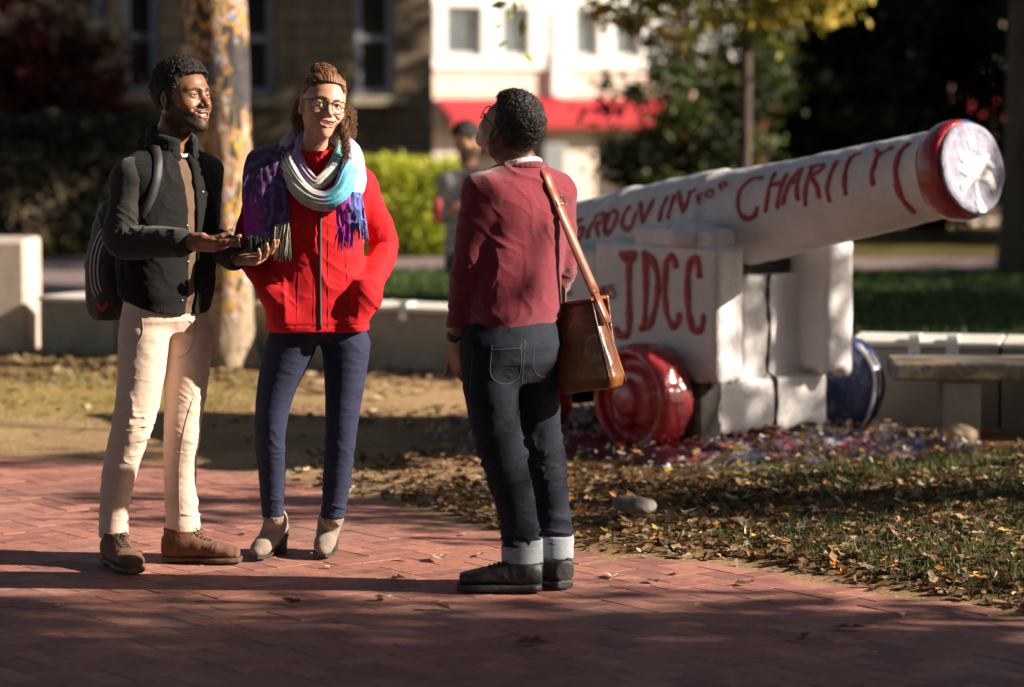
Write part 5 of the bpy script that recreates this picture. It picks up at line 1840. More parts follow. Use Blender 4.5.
    def eyes(s, parent, iris=(.05, .025, .012), look=(0, 1, 0)):
        for q in (-1, 1):
            nu, nv = 20, 28
            r = .0122 * s.k
            f = s.A[0] * look[0] + s.A[1] * look[1] + s.A[2] * look[2]; f = unit(f)
            a = unit(np.cross(f, s.A[2])); b = np.cross(a, f)
            cen = s.P(q * .0320, .0745, -.001)
            vs, cs_ = [], []
            for i in range(nu):
                th = math.pi * i / (nu - 1)
                for j in range(nv):
                    ph = 2 * math.pi * j / nv
                    rr = r * (1.03 if th < .42 else 1.0)
                    vs.append(cen + rr * (math.cos(th) * f + math.sin(th) * (math.cos(ph) * a + math.sin(ph) * b)))
                    cs_.append((.004, .004, .004) if th < .2 else (iris if th < .46 else (.50, .46, .43)))
            F = [[i * nv + j, i * nv + (j + 1) % nv, (i + 1) * nv + (j + 1) % nv, (i + 1) * nv + j] for i in range(nu - 1) for j in range(nv)]
            mesh_np('eye', np.array(vs), np.array(F), EYE_M, parent, True, np.array(cs_))
    def teeth(s, parent):
        mb = MB()
        n = 18
        vs = []
        for i in range(n):
            x = -.0255 + .051 * i / (n - 1)
            y = .0880 - 15 * x * x
            for (dz, dy) in ((-.0570, 0), (-.0630, .0012), (-.0695 - s.gape * .2 + 12 * x * x, .0002)):
                vs.append(s.P(x, y + dy, dz))
            for (dz, dy) in ((-.0695 - s.gape * .2 + 12 * x * x, -.004), (-.0570, -.004)):
                vs.append(s.P(x, y + dy, dz))
        F = [[i * 5 + k, (i + 1) * 5 + k, (i + 1) * 5 + (k + 1) % 5, i * 5 + (k + 1) % 5] for i in range(n - 1) for k in range(5)]
        F += [[0, 1, 2, 3, 4], [(n - 1) * 5 + k for k in (4, 3, 2, 1, 0)]]
        mb.raw(vs, F)
        return mb.build('teeth', TOOTH_M, parent, True)

EYE_M = simple('eyeball_wet', (1, 1, 1), (1, 1, 1), 5, 0.08, attr=True)
TOOTH_M = simple('tooth_enamel', (.78, .74, .66), (.72, .68, .6), 60, 0.3)

def skin_mat(name, sss=0.12, rad=(0.012, 0.005, 0.003), rough=0.48):
    m, nt, b = new_mat(name)
    a = nd(nt, 'ShaderNodeVertexColor', layer_name='Col')
    rp = ramp(nt, [(0.3, (.88, .86, .86)), (0.7, (1.08, 1.08, 1.08))]); nt.links.new(noise(nt, 160, 4, .6), rp.inputs[0])
    nt.links.new(mixc(nt, a.outputs[0], rp.outputs[0], 1, 'MULTIPLY'), b.inputs['Base Color'])
    b.inputs['Roughness'].default_value = rough
    b.inputs['Subsurface Weight'].default_value = sss
    b.inputs['Subsurface Radius'].default_value = rad
    b.inputs['Subsurface Scale'].default_value = 0.6
    bump(nt, b, noise(nt, 420, 3, .6), 0.00025)
    return m

def hand(S, wrist, d, n, side, curls, thumb, k=1.0, spread=0.16, pinch=None):
    """d: towards the fingers, n: out of the palm, side: +1 right hand, -1 left. curls: four (base, mid, tip) bends in degrees toward the palm; thumb: (out, up, bend)"""
    d = unit(d); n = unit(n - d * np.dot(n, d))
    t = np.cross(d, n) * side                   # towards the thumb
    w = np.asarray(wrist, float)
    Q = lambda a, b, c: w + (d * a + t * b + n * c) * k
    F2 = (n, .62)
    # palm
    S.add(rc(Q(-.02, 0, 0), Q(.02, 0, 0), .027 * k, .030 * k, (n, .72)), .01)
    for (b0, b1, l) in ((.014, .030, .086), (.004, .010, .090), (-.006, -.010, .086), (-.014, -.028, .078)):
        S.add(rc(Q(.012, b0, 0), Q(l, b1, -.002), .0155 * k, .0122 * k, (n, .88)), .016)
    S.add(rc(Q(.012, .018, .005), Q(.052, .034, .007), .017 * k, .014 * k), .016)          # thumb pad
    S.add(rc(Q(.012, -.018, .005), Q(.06, -.026, .004), .015 * k, .012 * k), .014)
    # fingers
    spec = [(.030, .087, (.042, .026, .021), .0090), (.010, .091, (.047, .030, .023), .0093), (-.011, .087, (.043, .028, .022), .0088), (-.030, .079, (.034, .021, .019), .0079)]
    tips = []
    for i, (b, l, ph, r) in enumerate(spec):
        p = Q(l - .006, b * .98, -.002)
        a = 0.0
        side_v = (b / .03) * spread
        dd0 = unit(d + t * side_v)
        prev = p
        S.add(rc(Q(l - .03, b * .9, -.001), p, r * 1.15 * k, r * 1.08 * k), .008)
        for j in range(3):
            a += R(curls[i][j])
            dr = dd0 * math.cos(a) + n * math.sin(a)
            q = prev + dr * ph[j] * k
            r0 = r * (1.08, .98, .9)[j] * k; r1 = r * (.98, .9, .76)[j] * k
            S.add(rc(prev, q, r0, r1), .0035 if j else .005)
            prev = q
        tips.append(prev)
    # thumb
    o, u, bd = thumb
    p0 = Q(.018, .024, .006)
    a1 = unit(d * math.cos(R(o)) + t * math.sin(R(o)) + n * math.sin(R(u)))
    p1 = p0 + a1 * .044 * k
    a2 = unit(a1 + d * math.sin(R(bd)) * .8)
    p2 = p1 + a2 * .034 * k
    a3 = unit(a2 + d * math.sin(R(bd)) * .5)
    p3 = p2 + a3 * .027 * k
    S.add(rc(p0, p1, .0155 * k, .0120 * k), .012); S.add(rc(p1, p2, .0118 * k, .0105 * k), .004); S.add(rc(p2, p3, .0106 * k, .0085 * k), .004)
    return tips

def zgrid(lo, hi, fine, hf, hc):
    """z samples: hf inside the fine ranges, hc elsewhere"""
    z = lo; out = []
    while z < hi:
        out.append(z)
        z += hf if any(a <= z <= b for a, b in fine) else hc
    return np.array(out + [hi])

def folds(v, seed, sc, amp, axis=2, stretch=3.5, tilt=(0.0, 0.0)):
    """creases: sparse sharp ridges drawn out across the cloth, with soft hollows between"""
    w = v + 0.045 * np.stack([fbm(v * 5, seed + 1, 2), fbm(v * 5, seed + 2, 2), fbm(v * 5, seed + 3, 2)], 1)
    if axis == 2:
        w = w.copy(); w[:, 2] += tilt[0] * w[:, 0] + tilt[1] * w[:, 1]
    s = np.array([1.0, 1.0, 1.0]) * sc
    s[axis] *= stretch
    n = vnoise(w * s, seed)
    m = vnoise(w * s * 1.7 + 3.1, seed + 7)
    r = np.clip(1 - np.abs(n) * 3.0, 0, 1) ** 1.6 * sstep(-.5, .35, vnoise(v * sc * .9, seed + 11))
    q = np.clip(1 - np.abs(m) * 3.2, 0, 1) ** 1.6 * sstep(-.3, .5, vnoise(v * sc * 1.1 + 5, seed + 12))
    return amp * (1.1 * r + .6 * q + .28 * n - .3)

def shoe(name, heel, toe_dir, L, wid, parent, upper, sole, ankle_h=0.085, heel_h=0.028, toe_h=0.052, sole_t=0.018, seed=1, lift=0.0, lace=None, label=None):
    """a laced ankle shoe: last-shaped upper, welted sole, laces; heel is the back of the sole on the ground"""
    f = unit(V(toe_dir[0], toe_dir[1], 0)); r = np.cross(f, V(0, 0, 1)); u = V(0, 0, 1)
    h = np.asarray(heel, float); h = V(h[0], h[1], 0.004)
    Q = lambda a, b, c: h + f * a * L + r * b + u * c
    S = SDF(np.minimum(Q(-.1, 0, 0), Q(1.1, 0, 0)) - .09, np.maximum(Q(-.1, 0, ankle_h + .05), Q(1.1, 0, ankle_h + .05)) + .09, 0.0045)
    A = np.array([r, f, u])
    zz = sole_t
    S.add(loft(Q(0, 0, zz), np.array([r, u, f]), [(0.0 * L, 0, .034, wid * .34, .030), (.06 * L, 0, .037, wid * .40, .037), (.3 * L, 0, .036, wid * .40, .036), (.55 * L, 0, .032, wid * .46, .033), (.72 * L, 0, .027, wid * .50, .027), (.88 * L, 0, .022, wid * .44, .022), (.97 * L, 0, .018, wid * .27, .018)], 2.4), .01)
    S.add(rc(Q(.19, 0, zz + .03), Q(.17, 0, zz + ankle_h), wid * .36, wid * .37, (f, 1.22)), .03)
    S.add(rc(Q(.42, 0, zz + .038), Q(.22, 0, zz + ankle_h - .006), wid * .27, wid * .34), .035)
    S.sub(rc(Q(.17, 0, zz + ankle_h - .012), Q(.16, 0, zz + ankle_h + .1), wid * .29, wid * .30, (f, 1.25)), .004)
    S.cut_plane(Q(0, 0, zz - .001), -u); S.cut_plane(Q(.17, 0, zz + ankle_h), u + 0 * f)
    def dsp(v, n):
        x = ((v - h) @ f) / L
        cr = sstep(.25, .4, x) * sstep(.85, .65, x)
        return 0.0016 * fbm(v * 40, seed, 3) + cr * folds(v, seed + 4, 16, 0.0024, 0)
    sh = sdf_obj(name, S, upper, parent, dsp)
    S = SDF(np.minimum(Q(-.08, 0, 0), Q(1.08, 0, 0)) - .07, np.maximum(Q(-.08, 0, .05), Q(1.08, 0, .05)) + .07, 0.0045)
    zs = sole_t + 0.006
    S.add(loft(Q(0, 0, zs * .5), np.array([r, u, f]), [(-.012 * L, 0, 0, wid * .30, zs * .5), (.06 * L, 0, 0, wid * .45, zs * .5), (.3 * L, 0, 0, wid * .43, zs * .5), (.55 * L, 0, 0, wid * .49, zs * .5), (.72 * L, 0, 0, wid * .535, zs * .5), (.9 * L, 0, 0, wid * .46, zs * .5), (1.0 * L, 0, 0, wid * .27, zs * .5)], 3.2), .004)
    if heel_h > sole_t:
        S.sub(rbox(Q(.42, 0, -.002), (.1, L * .10, .010), A, .004), .006)
    so = sdf_obj('sole', S, sole, sh)
    if lace:
        from mathutils.bvhtree import BVHTree
        me = sh.data
        bv = BVHTree.FromPolygons([tuple(q.co) for q in me.vertices], [tuple(p.vertices) for p in me.polygons])
        dn = unit(-u - f * .55)
        def on(a, b, off=.0022):
            o = Q(a, b, .05) - dn * .25
            l, nn, k, dd = bv.ray_cast(Vector(o), Vector(dn))
            return None if l is None else np.array(l) + np.array(nn) * off
        mb = MB()
        for i in range(5):
            x = .56 - .062 * i
            for (s0, s1, dx) in ((-.019, .019, -.03), (.019, -.019, -.03)):
                pts = [on(x + dx * t, s0 + (s1 - s0) * t) for t in np.linspace(0, 1, 6)]
                pts = [q for q in pts if q is not None]
                if len(pts) > 2: mb.tube(np.array(pts), .0021, 5)
        c = on(.27, 0, .004)
        if c is not None:
            for sgn in (-1, 1):
                mb.tube(np.array([c, c + r * sgn * .018 + u * .007 + f * .008, c + r * sgn * .030 - u * .008 + f * .018, c + r * sgn * .012 - u * .004 + f * .014, c]), .0019, 5)
                mb.tube(np.array([c, c + r * sgn * .014 + f * .016 - u * .004, c + r * sgn * .022 + f * .034 - u * .016]), .0018, 5)
        if mb.v: mb.build('laces', lace, sh, True)
    return sh

def field(S, fn, k=0.0):
    """clip a volume with a signed field; k rounds the cut"""
    X = S.x[:, None, None]; Y = S.y[None, :, None]; Z = S.z[None, None, :]
    d = fn(X, Y, Z).astype(np.float32)
    if k:
        hh = np.maximum(k - np.abs(S.D - d), 0) / k
        S.D = np.maximum(S.D, d) + hh * hh * k * .25
    else:
        S.D = np.maximum(S.D, d)

def glasses(H, parent, hw=.0265, hh=.0200, r=.0017, mat=None, tilt=.10, lens=True):
    mb = MB(); ml = MB()
    m = mat or simple('black_acetate', (.012, .011, .011), (.02, .018, .017), 40, .2)
    for q in (-1, 1):
        pts = []
        for a in np.linspace(0, 2 * math.pi, 37):
            ca, sa = math.cos(a), math.sin(a)
            x = hw * math.copysign(abs(ca) ** .72, ca); z = hh * math.copysign(abs(sa) ** .78, sa) - (.002 if sa < 0 else 0)
            X = q * (.0345 + x)
            pts.append(H.P(X, .1005 - 6.0 * max(0, abs(X) - .01) ** 2 + z * tilt, -.003 + z + .0))
        mb.tube(pts, [r * (1.35 if 6 < i < 13 else 1) for i in range(37)], 7, cap=False)
        c = np.mean(pts[:-1], 0)
        n = len(pts) - 1
        ml.raw([c + H.A[1] * .001] + [p + 0 * c for p in pts[:-1]] , [[0, 1 + i, 1 + (i + 1) % n] for i in range(n)])
        e = H.P(q * .0625, .0865, .007)
        mb.tube([e, H.P(q * .069, .078, .008), H.P(q * .0765, .045, .006), H.P(q * .0790, .0, .004), H.P(q * .0775, -.018, -.010), H.P(q * .075, -.026, -.022)], [r * 1.2, r * 1.2, r, r, r, r * .8], 6)
    mb.tube([H.P(-.0085, .1003, .002), H.P(0, .1035, .0045), H.P(.0085, .1003, .002)], r, 6)
    o = mb.build('glasses', m, parent, True)
    if lens:
        g, nt, b = new_mat('clear_lens')
        tr = nd(nt, 'ShaderNodeBsdfTransparent'); gl = nd(nt, 'ShaderNodeBsdfGlossy'); gl.inputs['Roughness'].default_value = .02
        mx = nd(nt, 'ShaderNodeMixShader'); mx.inputs[0].default_value = .05
        nt.links.new(tr.outputs[0], mx.inputs[1]); nt.links.new(gl.outputs[0], mx.inputs[2]); nt.links.new(mx.outputs[0], nt.nodes['Material Output'].inputs[0])
        ml.build('lens', g, o, True)
    return o

def pleat_tube(path, nrm, w, t, pleats, seed, colf, n_around=56, n_len=70, amp=.22, roughen=.004):
    """gathered cloth along a path: a flattened tube with lengthwise pleats; returns verts, faces, colours"""
    p = smooth_path3(path, n_len); m = len(p)
    tt = np.linspace(0, 1, m)
    N = np.stack([np.interp(tt, np.linspace(0, 1, len(nrm)), np.array(nrm)[:, i]) for i in range(3)], 1)
    W_ = np.interp(tt, np.linspace(0, 1, len(w)), w); T_ = np.interp(tt, np.linspace(0, 1, len(t)), t)
    d = np.gradient(p, axis=0); d /= np.maximum(1e-9, np.linalg.norm(d, axis=1))[:, None]
    s_ = np.cross(d, N); s_ /= np.linalg.norm(s_, axis=1)[:, None]
    N = np.cross(s_, d)
    a = np.linspace(0, 2 * math.pi, n_around, endpoint=False)
    A, U = np.meshgrid(a, tt)
    q = np.stack([np.cos(A) * 1.7, np.sin(A) * 1.7, U * 3.2], -1).reshape(-1, 3)
    pl = np.abs(vnoise(q * np.array([pleats * .5, pleats * .5, 1.0]) + seed * 3.7, seed)).reshape(A.shape)
    pl = (0.5 - pl) + .35 * fbm(q * np.array([2.0, 2.0, 1.6]) + seed, seed + 4, 2).reshape(A.shape)
    k = 1 + amp * pl
    x = np.cos(A) * W_[:, None] * (1 + .10 * pl); z = np.sin(A) * T_[:, None] * k + roughen * pl
    v = p[:, None] + s_[:, None] * x[..., None] + N[:, None] * z[..., None]
    v = v.reshape(-1, 3)
    i, j = np.meshgrid(np.arange(m - 1), np.arange(n_around), indexing='ij')
    F = np.stack([i * n_around + j, i * n_around + (j + 1) % n_around, (i + 1) * n_around + (j + 1) % n_around, (i + 1) * n_around + j], -1).reshape(-1, 4)
    caps = []
    c0 = v[:n_around].mean(0); c1 = v[-n_around:].mean(0)
    cols = colf(U.ravel(), np.cos(A).ravel(), np.sin(A).ravel(), v)
    return v, F, cols

def smooth_path3(pts, n):
    p = np.array(pts, float)
    q = np.concatenate([[2 * p[0] - p[1]], p, [2 * p[-1] - p[-2]]])
    out = []
    k = max(2, int(n / (len(p) - 1)))
    for i in range(1, len(q) - 2):
        t = np.linspace(0, 1, k + 1)[:-1][:, None]
        a, b, c, d = q[i - 1:i + 3]
        out.append(0.5 * (2 * b + (c - a) * t + (2 * a - 5 * b + 4 * c - d) * t ** 2 + (3 * b - a - 3 * c + d) * t ** 3))
    return np.concatenate(out + [p[-1:]])

def fuzz(hair, mat, n, rng, length=.010, r=.0007, curl_=.004, keep=None):
    """short springy hairs standing off the hair's surface"""
    me = hair.data
    m = len(me.vertices)
    co = np.zeros(m * 3, np.float32); me.vertices.foreach_get('co', co); co = co.reshape(-1, 3).astype(float)
    no = np.zeros(m * 3, np.float32); me.vertices.foreach_get('normal', no); no = no.reshape(-1, 3).astype(float)
    idx = rng.integers(0, m, n)
    if keep is not None: idx = idx[keep(co[idx])]
    mb = MB()
    for i in idx:
        d = unit(no[i] + rng.normal(0, .45, 3)); e = unit(np.cross(d, rng.normal(0, 1, 3))); g = np.cross(d, e)
        L = length * rng.uniform(.5, 1.4); ph = rng.uniform(0, 6.28)
        t = np.linspace(0, 1, 6)[:, None]
        p = co[i] - no[i] * .001 + d * L * t + curl_ * t * (np.cos(ph + 7 * t) * e + np.sin(ph + 7 * t) * g)
        mb.tube(p, np.linspace(r, r * .5, 6), 3, cap=False)
    return mb.build('loose_curls', mat, hair, True)

def trousers(name, parent, mat, T, O, waist, legA, rA, legB, rB, top_z, disp, cuff=None, h=.0042):
    """two legs and a seat as one cloth; legA / legB run from the thigh to the hem"""
    allp = list(legA) + list(legB) + [O]
    lo = np.min(allp, 0) - .17; hi = np.max(allp, 0) + .17
    lo[2] = min(legA[-1][2], legB[-1][2]) - .03; hi[2] = top_z
    S = SDF(lo, hi, h)
    S.add(loft(O, T, waist, 2.3), .03)
    chain(S, legA, rA, .035); chain(S, legB, rB, .035)
    if cuff:
        for q, rr in ((legA[-1], rA[-1]), (legB[-1], rB[-1])):
            S.add(rc(q, q + V(0, 0, cuff), rr + .003, rr + .004), .002)
            S.sub(rc(q + V(0, 0, .012), q - V(0, 0, .12), rr - .010, rr - .010), .002)
    mid = (legA[-1] + legB[-1]) / 2; ax = unit((legB[-1] - legA[-1]) * V(1, 1, 0))
    zA, zB = legA[-1][2] - .010, legB[-1][2] - .010
    def trim(X, Y, Z):
        side = (X - mid[0]) * ax[0] + (Y - mid[1]) * ax[1] + 0 * Z
        return np.where(Z < .4, np.where(side < 0, zA - Z, zB - Z), -1)
    field(S, trim)
    return sdf_obj(name, S, mat, parent, disp)
from mathutils.bvhtree import BVHTree

class Caster:
    """finds the spot and normal on finished meshes under a given line of sight, to lay seams, straps and buttons on them"""
    def __init__(s, objs):
        vs, fs = [], []
        for o in objs:
            b = len(vs)
            vs += [tuple(v.co) for v in o.data.vertices]
            fs += [tuple(i + b for i in p.vertices) for p in o.data.polygons]
        s.t = BVHTree.FromPolygons(vs, fs)
    def hit(s, px, py):
        d = ray(px, py)
        l, n, i, k = s.t.ray_cast(Vector((0, 0, CAMZ)), Vector(d).normalized())
        return (None, None) if l is None else (np.array(l), np.array(n))
    def path(s, pts, off=0.003, n=None):
        p = smooth_path(pts, n or 16) if len(pts) > 1 else np.array(pts, float)
        P_, N_ = [], []
        for q in p:
            l, nn = s.hit(*q)
            if l is not None:
                P_.append(l + nn * off); N_.append(nn)
        return np.array(P_), np.array(N_)

def ribbon(mb, P, N, w, th=0.003):
    """a strap: flat band along P lying against a surface with normals N"""
    P = np.asarray(P); N = np.asarray(N)
    # even the path and the normals out so that the band does not jitter
    for _ in range(3):
        P[1:-1] = (P[:-2] + 2 * P[1:-1] + P[2:]) / 4
        N[1:-1] = (N[:-2] + 2 * N[1:-1] + N[2:]) / 4
    d = np.gradient(P, axis=0); d /= np.maximum(1e-9, np.linalg.norm(d, axis=1))[:, None]
    s = np.cross(d, N); s /= np.maximum(1e-9, np.linalg.norm(s, axis=1))[:, None]
    n = np.cross(s, d)
    w = np.full(len(P), w) if np.isscalar(w) else np.asarray(w)
    vs = []
    for i in range(len(P)):
        h = w[i] / 2
        for (a, b) in ((-h, 0), (-h * .9, th), (h * .9, th), (h, 0)):
            vs.append(P[i] + s[i] * a + n[i] * b)
    F = [[i * 4 + k, i * 4 + (k + 1) % 4, (i + 1) * 4 + (k + 1) % 4, (i + 1) * 4 + k] for i in range(len(P) - 1) for k in range(4)]
    F += [[3, 2, 1, 0], [(len(P) - 1) * 4 + k for k in range(4)]]
    mb.raw(vs, F)

def head_local(H, X, Y, Z):
    px, py, pz = X - H.o[0], Y - H.o[1], Z - H.o[2]
    A = H.A
    return [(px * A[i, 0] + py * A[i, 1] + pz * A[i, 2]) / H.k for i in range(3)]

def cropped_hair(H, name, parent, mat, top=0.022, side=0.007, line=None, seed=3, curl=(115, .0036), nape=-.062):
    S = SDF(H.o - .17, H.o + .17, 0.0026)
    S.add(H.e((0, -.016, .030), (.0745 + side, .096 + side, .087 + side)), .02)
    S.add(H.e((0, .016, .012), (.068 + side, .072 + side, .085 + side)), .03)
    S.add(H.e((0, -.005, .060), (.072 + top * .45, .086 + top * .75, .062 + top)), .03)
    zs = np.array([-.12, -.06, -.045, -.022, .0, .022, .045, .062, .074, .084, .2])
    ys = np.array(line or [-.06, -.035, .0, .022, .026, .034, .046, .055, .075, .2, .3])
    def fn(X, Y, Z):
        x, y, z = head_local(H, X, Y, Z)
        wob = 0.003 * np.sin(x * 190 + z * 90)
        m = y - np.interp(z, zs, ys) + wob
        m = np.maximum(m, nape - z)
        ear = .034 - np.sqrt((y + .008) ** 2 + (z + .012) ** 2 + 0 * x)
        m = np.maximum(m, np.where(np.abs(x) > .055, ear, -1))
        return m
    field(S, fn, .007)
    # inner hollow so that the cap sits on the scalp
    def dsp(v, n):
        L = H.loc(v)
        k = sstep(-.02, .07, L[:, 2])
        return (0.3 + .7 * k) * curl[1] * (1.0 * vnoise(v * curl[0], seed) + .7 * vnoise(v * curl[0] * 2.1, seed + 3)) - .0006
    return sdf_obj(name, S, mat, parent, dsp, None, 1)

HAIR_BLACK = simple('black_curly_hair', (0.010, 0.008, 0.007), (0.022, 0.017, 0.014), 240, 0.62, 500, 0.003, spec=0.3)

# ------------------------------------------------------------------ the man in the varsity jacket
def man_one():
    Y0 = 10.14
    P = lambda px, py, dy=0.0: W(px, py, Y0 + dy)
    T = frame(50)
    H = Head(P(182.5, 98, -.015), frame(54, 7, 2), 1.055, smile=1.75, lid=.0030, nose=1.0, gape=.0085)
    RS, RE, RW = P(131, 180, -.12), P(121, 241, -.17), P(186, 243, -.30)
    LS, LE, LW = P(202, 175, .13), P(204, 236, .16), P(237, 258.5, -.07)
    hipR, kneeR, ankR = P(146, 328, -.06), P(130, 428, -.09), P(115, 540, -.03)
    hipL, kneeL, ankL = P(186, 328, .06), P(183, 428, .02), P(183, 545, .03)
    nb = P(170, 141, .0)
    lo = np.min([RS, RE, RW, LS, LW, ankR, ankL, P(280, 250, -.3)], 0) - .12
    hi = np.max([RS, LS, LE, H.P(0, 0, .13), P(275, 255, -.1), ankL], 0) + .12
    lo[2] = 0.05; hi[2] = 1.86
    zs = zgrid(lo[2], hi[2], [(1.06, 1.22), (1.44, 1.84)], .0024, .011)
    S = SDF(lo, hi, .0024, zs)
    H.face(S, nb)
    torso = [(-.02, 0, 0, .155, .11), (.15, 0, 0, .145, .10), (.35, 0, .0, .165, .11), (.47, 0, 0, .16, .10), (.55, 0, -.01, .08, .07)]
    S.add(loft(P(166, 305), T, torso, 2.2), .04)
    for a, b, r0, r1 in ((RS, RE, .052, .042), (RE, RW, .042, .029), (LS, LE, .052, .042), (LE, LW, .042, .029), (hipR, kneeR, .062, .042), (kneeR, ankR, .04, .028), (hipL, kneeL, .062, .042), (kneeL, ankL, .04, .028)):
        S.add(rc(a, b, r0, r1), .03)
    hand(S, P(190, 243, -.31), V(.97, -.16, -.03), V(.10, .62, .78), +1, [(18, 12, 8), (10, 12, 8), (12, 14, 10), (18, 18, 12)], (12, -18, 4), .98)
    hand(S, P(241, 258, -.08), V(.88, -.46, .02), V(-.10, -.42, .88), -1, [(22, 22, 14), (26, 26, 18), (30, 28, 20), (34, 30, 20)], (46, 26, 6), .98)
    skin = (.205, .088, .044)
    def cols(v):
        def bf(L):
            x, y, z = np.abs(L[:, 0]), L[:, 1], L[:, 2]
            zc = np.interp(y, [-.03, .012, .03, .05, .07, .09], [.01, .012, -.028, -.052, -.064, -.060])
            b = sstep(.008, -.006, z - zc) * sstep(-.030, -.012, y) * sstep(-.145, -.128, z)
            mouth = np.linalg.norm((L - V(0, .092, -.066)) / V(.036, .04, .0225), axis=1)
            b = b * sstep(.9, 1.12, mouth)
            mus = sstep(.0065, .003, np.abs(z + .0495 + .16 * np.maximum(x - .010, 0))) * (x < .036) * (y > .07)
            soul = sstep(.008, .004, x) * sstep(.006, .003, np.abs(z + .089)) * (y > .07)
            return np.clip(b * .95 + mus * .92 + soul * .8, 0, .97) * np.clip(.93 + .2 * vnoise(v * 300, 4), .8, 1)
        c = H.skin_cols(v, skin, (.23, .075, .06), (.012, .008, .006), ((.014, .009, .007), bf), (.26, .10, .05))
        # palms are paler
        for wv, pn in ((P(190, 243, -.31), V(.10, .62, .78)), (P(241, 258, -.08), V(-.10, -.42, .88))):
            dist = np.linalg.norm(v - wv, axis=1)
            k = (sstep(.21, .19, dist) * sstep(-.004, .008, (v - wv) @ unit(pn)) * sstep(.0, .03, (v - wv) @ V(1, 0, 0)))[:, None]
            c = c * (1 - .75 * k) + .75 * k * np.array([.46, .25, .165])
        return c
    def dsp(v, n):
        L = H.loc(v)
        inb = (np.abs(L) < .15).all(1) & (L[:, 2] < -.03) & (L[:, 1] > -.02)
        return np.where(inb, 0.0, 0)
    body = sdf_obj('person', S, skin_mat('deep_brown_skin'), None, None, cols, 1)
    tag(body, 'smiling bearded man in black varsity jacket and pale chinos holding a phone', 'person')
    H.eyes(body, (.03, .015, .008), (.15, 1, .1)); H.teeth(body)
    hr = cropped_hair(H, 'hair', body, HAIR_BLACK, .021, .005, seed=5)
    fuzz(hr, HAIR_BLACK, 1500, np.random.default_rng(4), .009, .0008)

    # jacket: black wool body, charcoal sleeves, ribbed hem, collar and cuffs
    BLK = cloth('black_wool', (.0095, .009, .0092), (.005, .005, .0052), 700, .95, .05)
    CHR = cloth('charcoal_wool', (.040, .037, .036), (.022, .020, .020), 520, .95, .12)
    RIB = cloth('black_rib_knit', (.014, .014, .016), (.008, .008, .009), 500, .95, .12)
    O = P(166, 313); f = T[1]; r_ = T[0]
    tz = lambda py: P(166, py)[2] - O[2]
    st = [(tz(313), 0, 0, .170, .128), (tz(302), 0, 0, .172, .130), (tz(296), 0, .0, .186, .143), (tz(250), 0, .004, .192, .147), (tz(205), 0, .004, .198, .144), (tz(178), 0, 0, .200, .130), (tz(160), 0, -.004, .172, .112), (tz(150), 0, -.010, .115, .092), (tz(140), 0, -.012, .078, .078)]
    lo = np.min([RS, LS, O], 0) - .24; hi = np.max([RS, LS, O], 0) + .24; lo[2] = O[2] - .05; hi[2] = 1.60
    S = SDF(lo, hi, .0058)
    S.add(loft(O, T, st, 2.3), .02)
    S.add(rc(RS + V(.015, 0, .0), RS*.4 + nb*.6 + V(0, 0, -.035), .060, .060), .05)
    S.add(rc(LS + V(-.015, 0, .0), LS*.4 + nb*.6 + V(0, 0, -.035), .060, .060), .05)
    # open front: a tapering slot right down the middle
    fc = lambda py, out=.16, side=0.0: O + T[2] * tz(py) + f * out + r_ * side
    S.sub(rc(fc(150, .12), fc(235, .165), .030, .013, (f, 6)), .01)
    S.sub(rc(fc(235, .165), fc(318, .16), .013, .022, (f, 6)), .01)
    S.sub(rc(nb - V(0, 0, .04), nb + H.A[2] * .12 + f * .01, .062, .064), .006)
    S.cut_plane(O + V(0, 0, .0) + f * .12, -T[2] - f * .36)
    def dj(v, n):
        w = v - O
        t = w @ T[2]
        rib = (t < tz(300))
        d = folds(v, 11, 7, .0055, 2, .7) + folds(v, 13, 6, .005, 2, 2.5, (.6, -.4)) + .0025 * fbm(v * 22, 4, 2)
        ribd = .0009 * np.sin(np.arctan2(w @ f, w @ r_) * 90) * sstep(.4, .8, np.linalg.norm(n[:, :2], axis=1))
        return np.where(rib, ribd, d * sstep(tz(300), tz(285), t))
    jk = sdf_obj('jacket', S, BLK, body, dj)
    # collar
    S = SDF(nb - .14, nb + .16, .004)
    ring = []
    for a in np.linspace(R(-152), R(152), 30):
        # 0 = behind the neck
        q = nb + V(0, 0, -.006) + (-f * math.cos(a) * .076) + r_ * math.sin(a) * .080 + V(0, 0, .030 * math.cos(a) * .8 - .012) + f * .012
        ring.append(q)
    for i in range(len(ring) - 1):
        for dz, rr in ((-.016, .015), (.010, .012), (.030, .010), (.040, .009)):
            S.add(rc(ring[i] + V(0, 0, dz), ring[i + 1] + V(0, 0, dz), rr, rr), .012)
    sdf_obj('collar', S, RIB, jk, lambda v, n: .0009 * np.sign(np.sin(np.arctan2((v - nb) @ f, (v - nb) @ r_) * 70)))
    for nm, (a, b, c), sd in (('sleeve', (RS, RE, RW), 5), ('sleeve', (LS, LE, LW), 9)):
        S = SDF(np.min([a, b, c], 0) - .13, np.max([a, b, c], 0) + .13, .005)
        m1 = a * .5 + b * .5
        S.add(poly([a, m1, b, b * .45 + c * .55, b * .1 + c * .9], [.069, .067, .061, .058, .051]), .01)
        S.add(rc(b * .12 + c * .88, c + unit(c - b) * .012, .042, .037), .006)
        S.add(rc(a, a * .38 + nb * .62 + V(0, 0, -.030), .0685, .056), .04)
        S.sub(rc(c, c + unit(c - b) * .08, .033, .033), .003)
        u1, u2 = unit(b - a), unit(c - b)
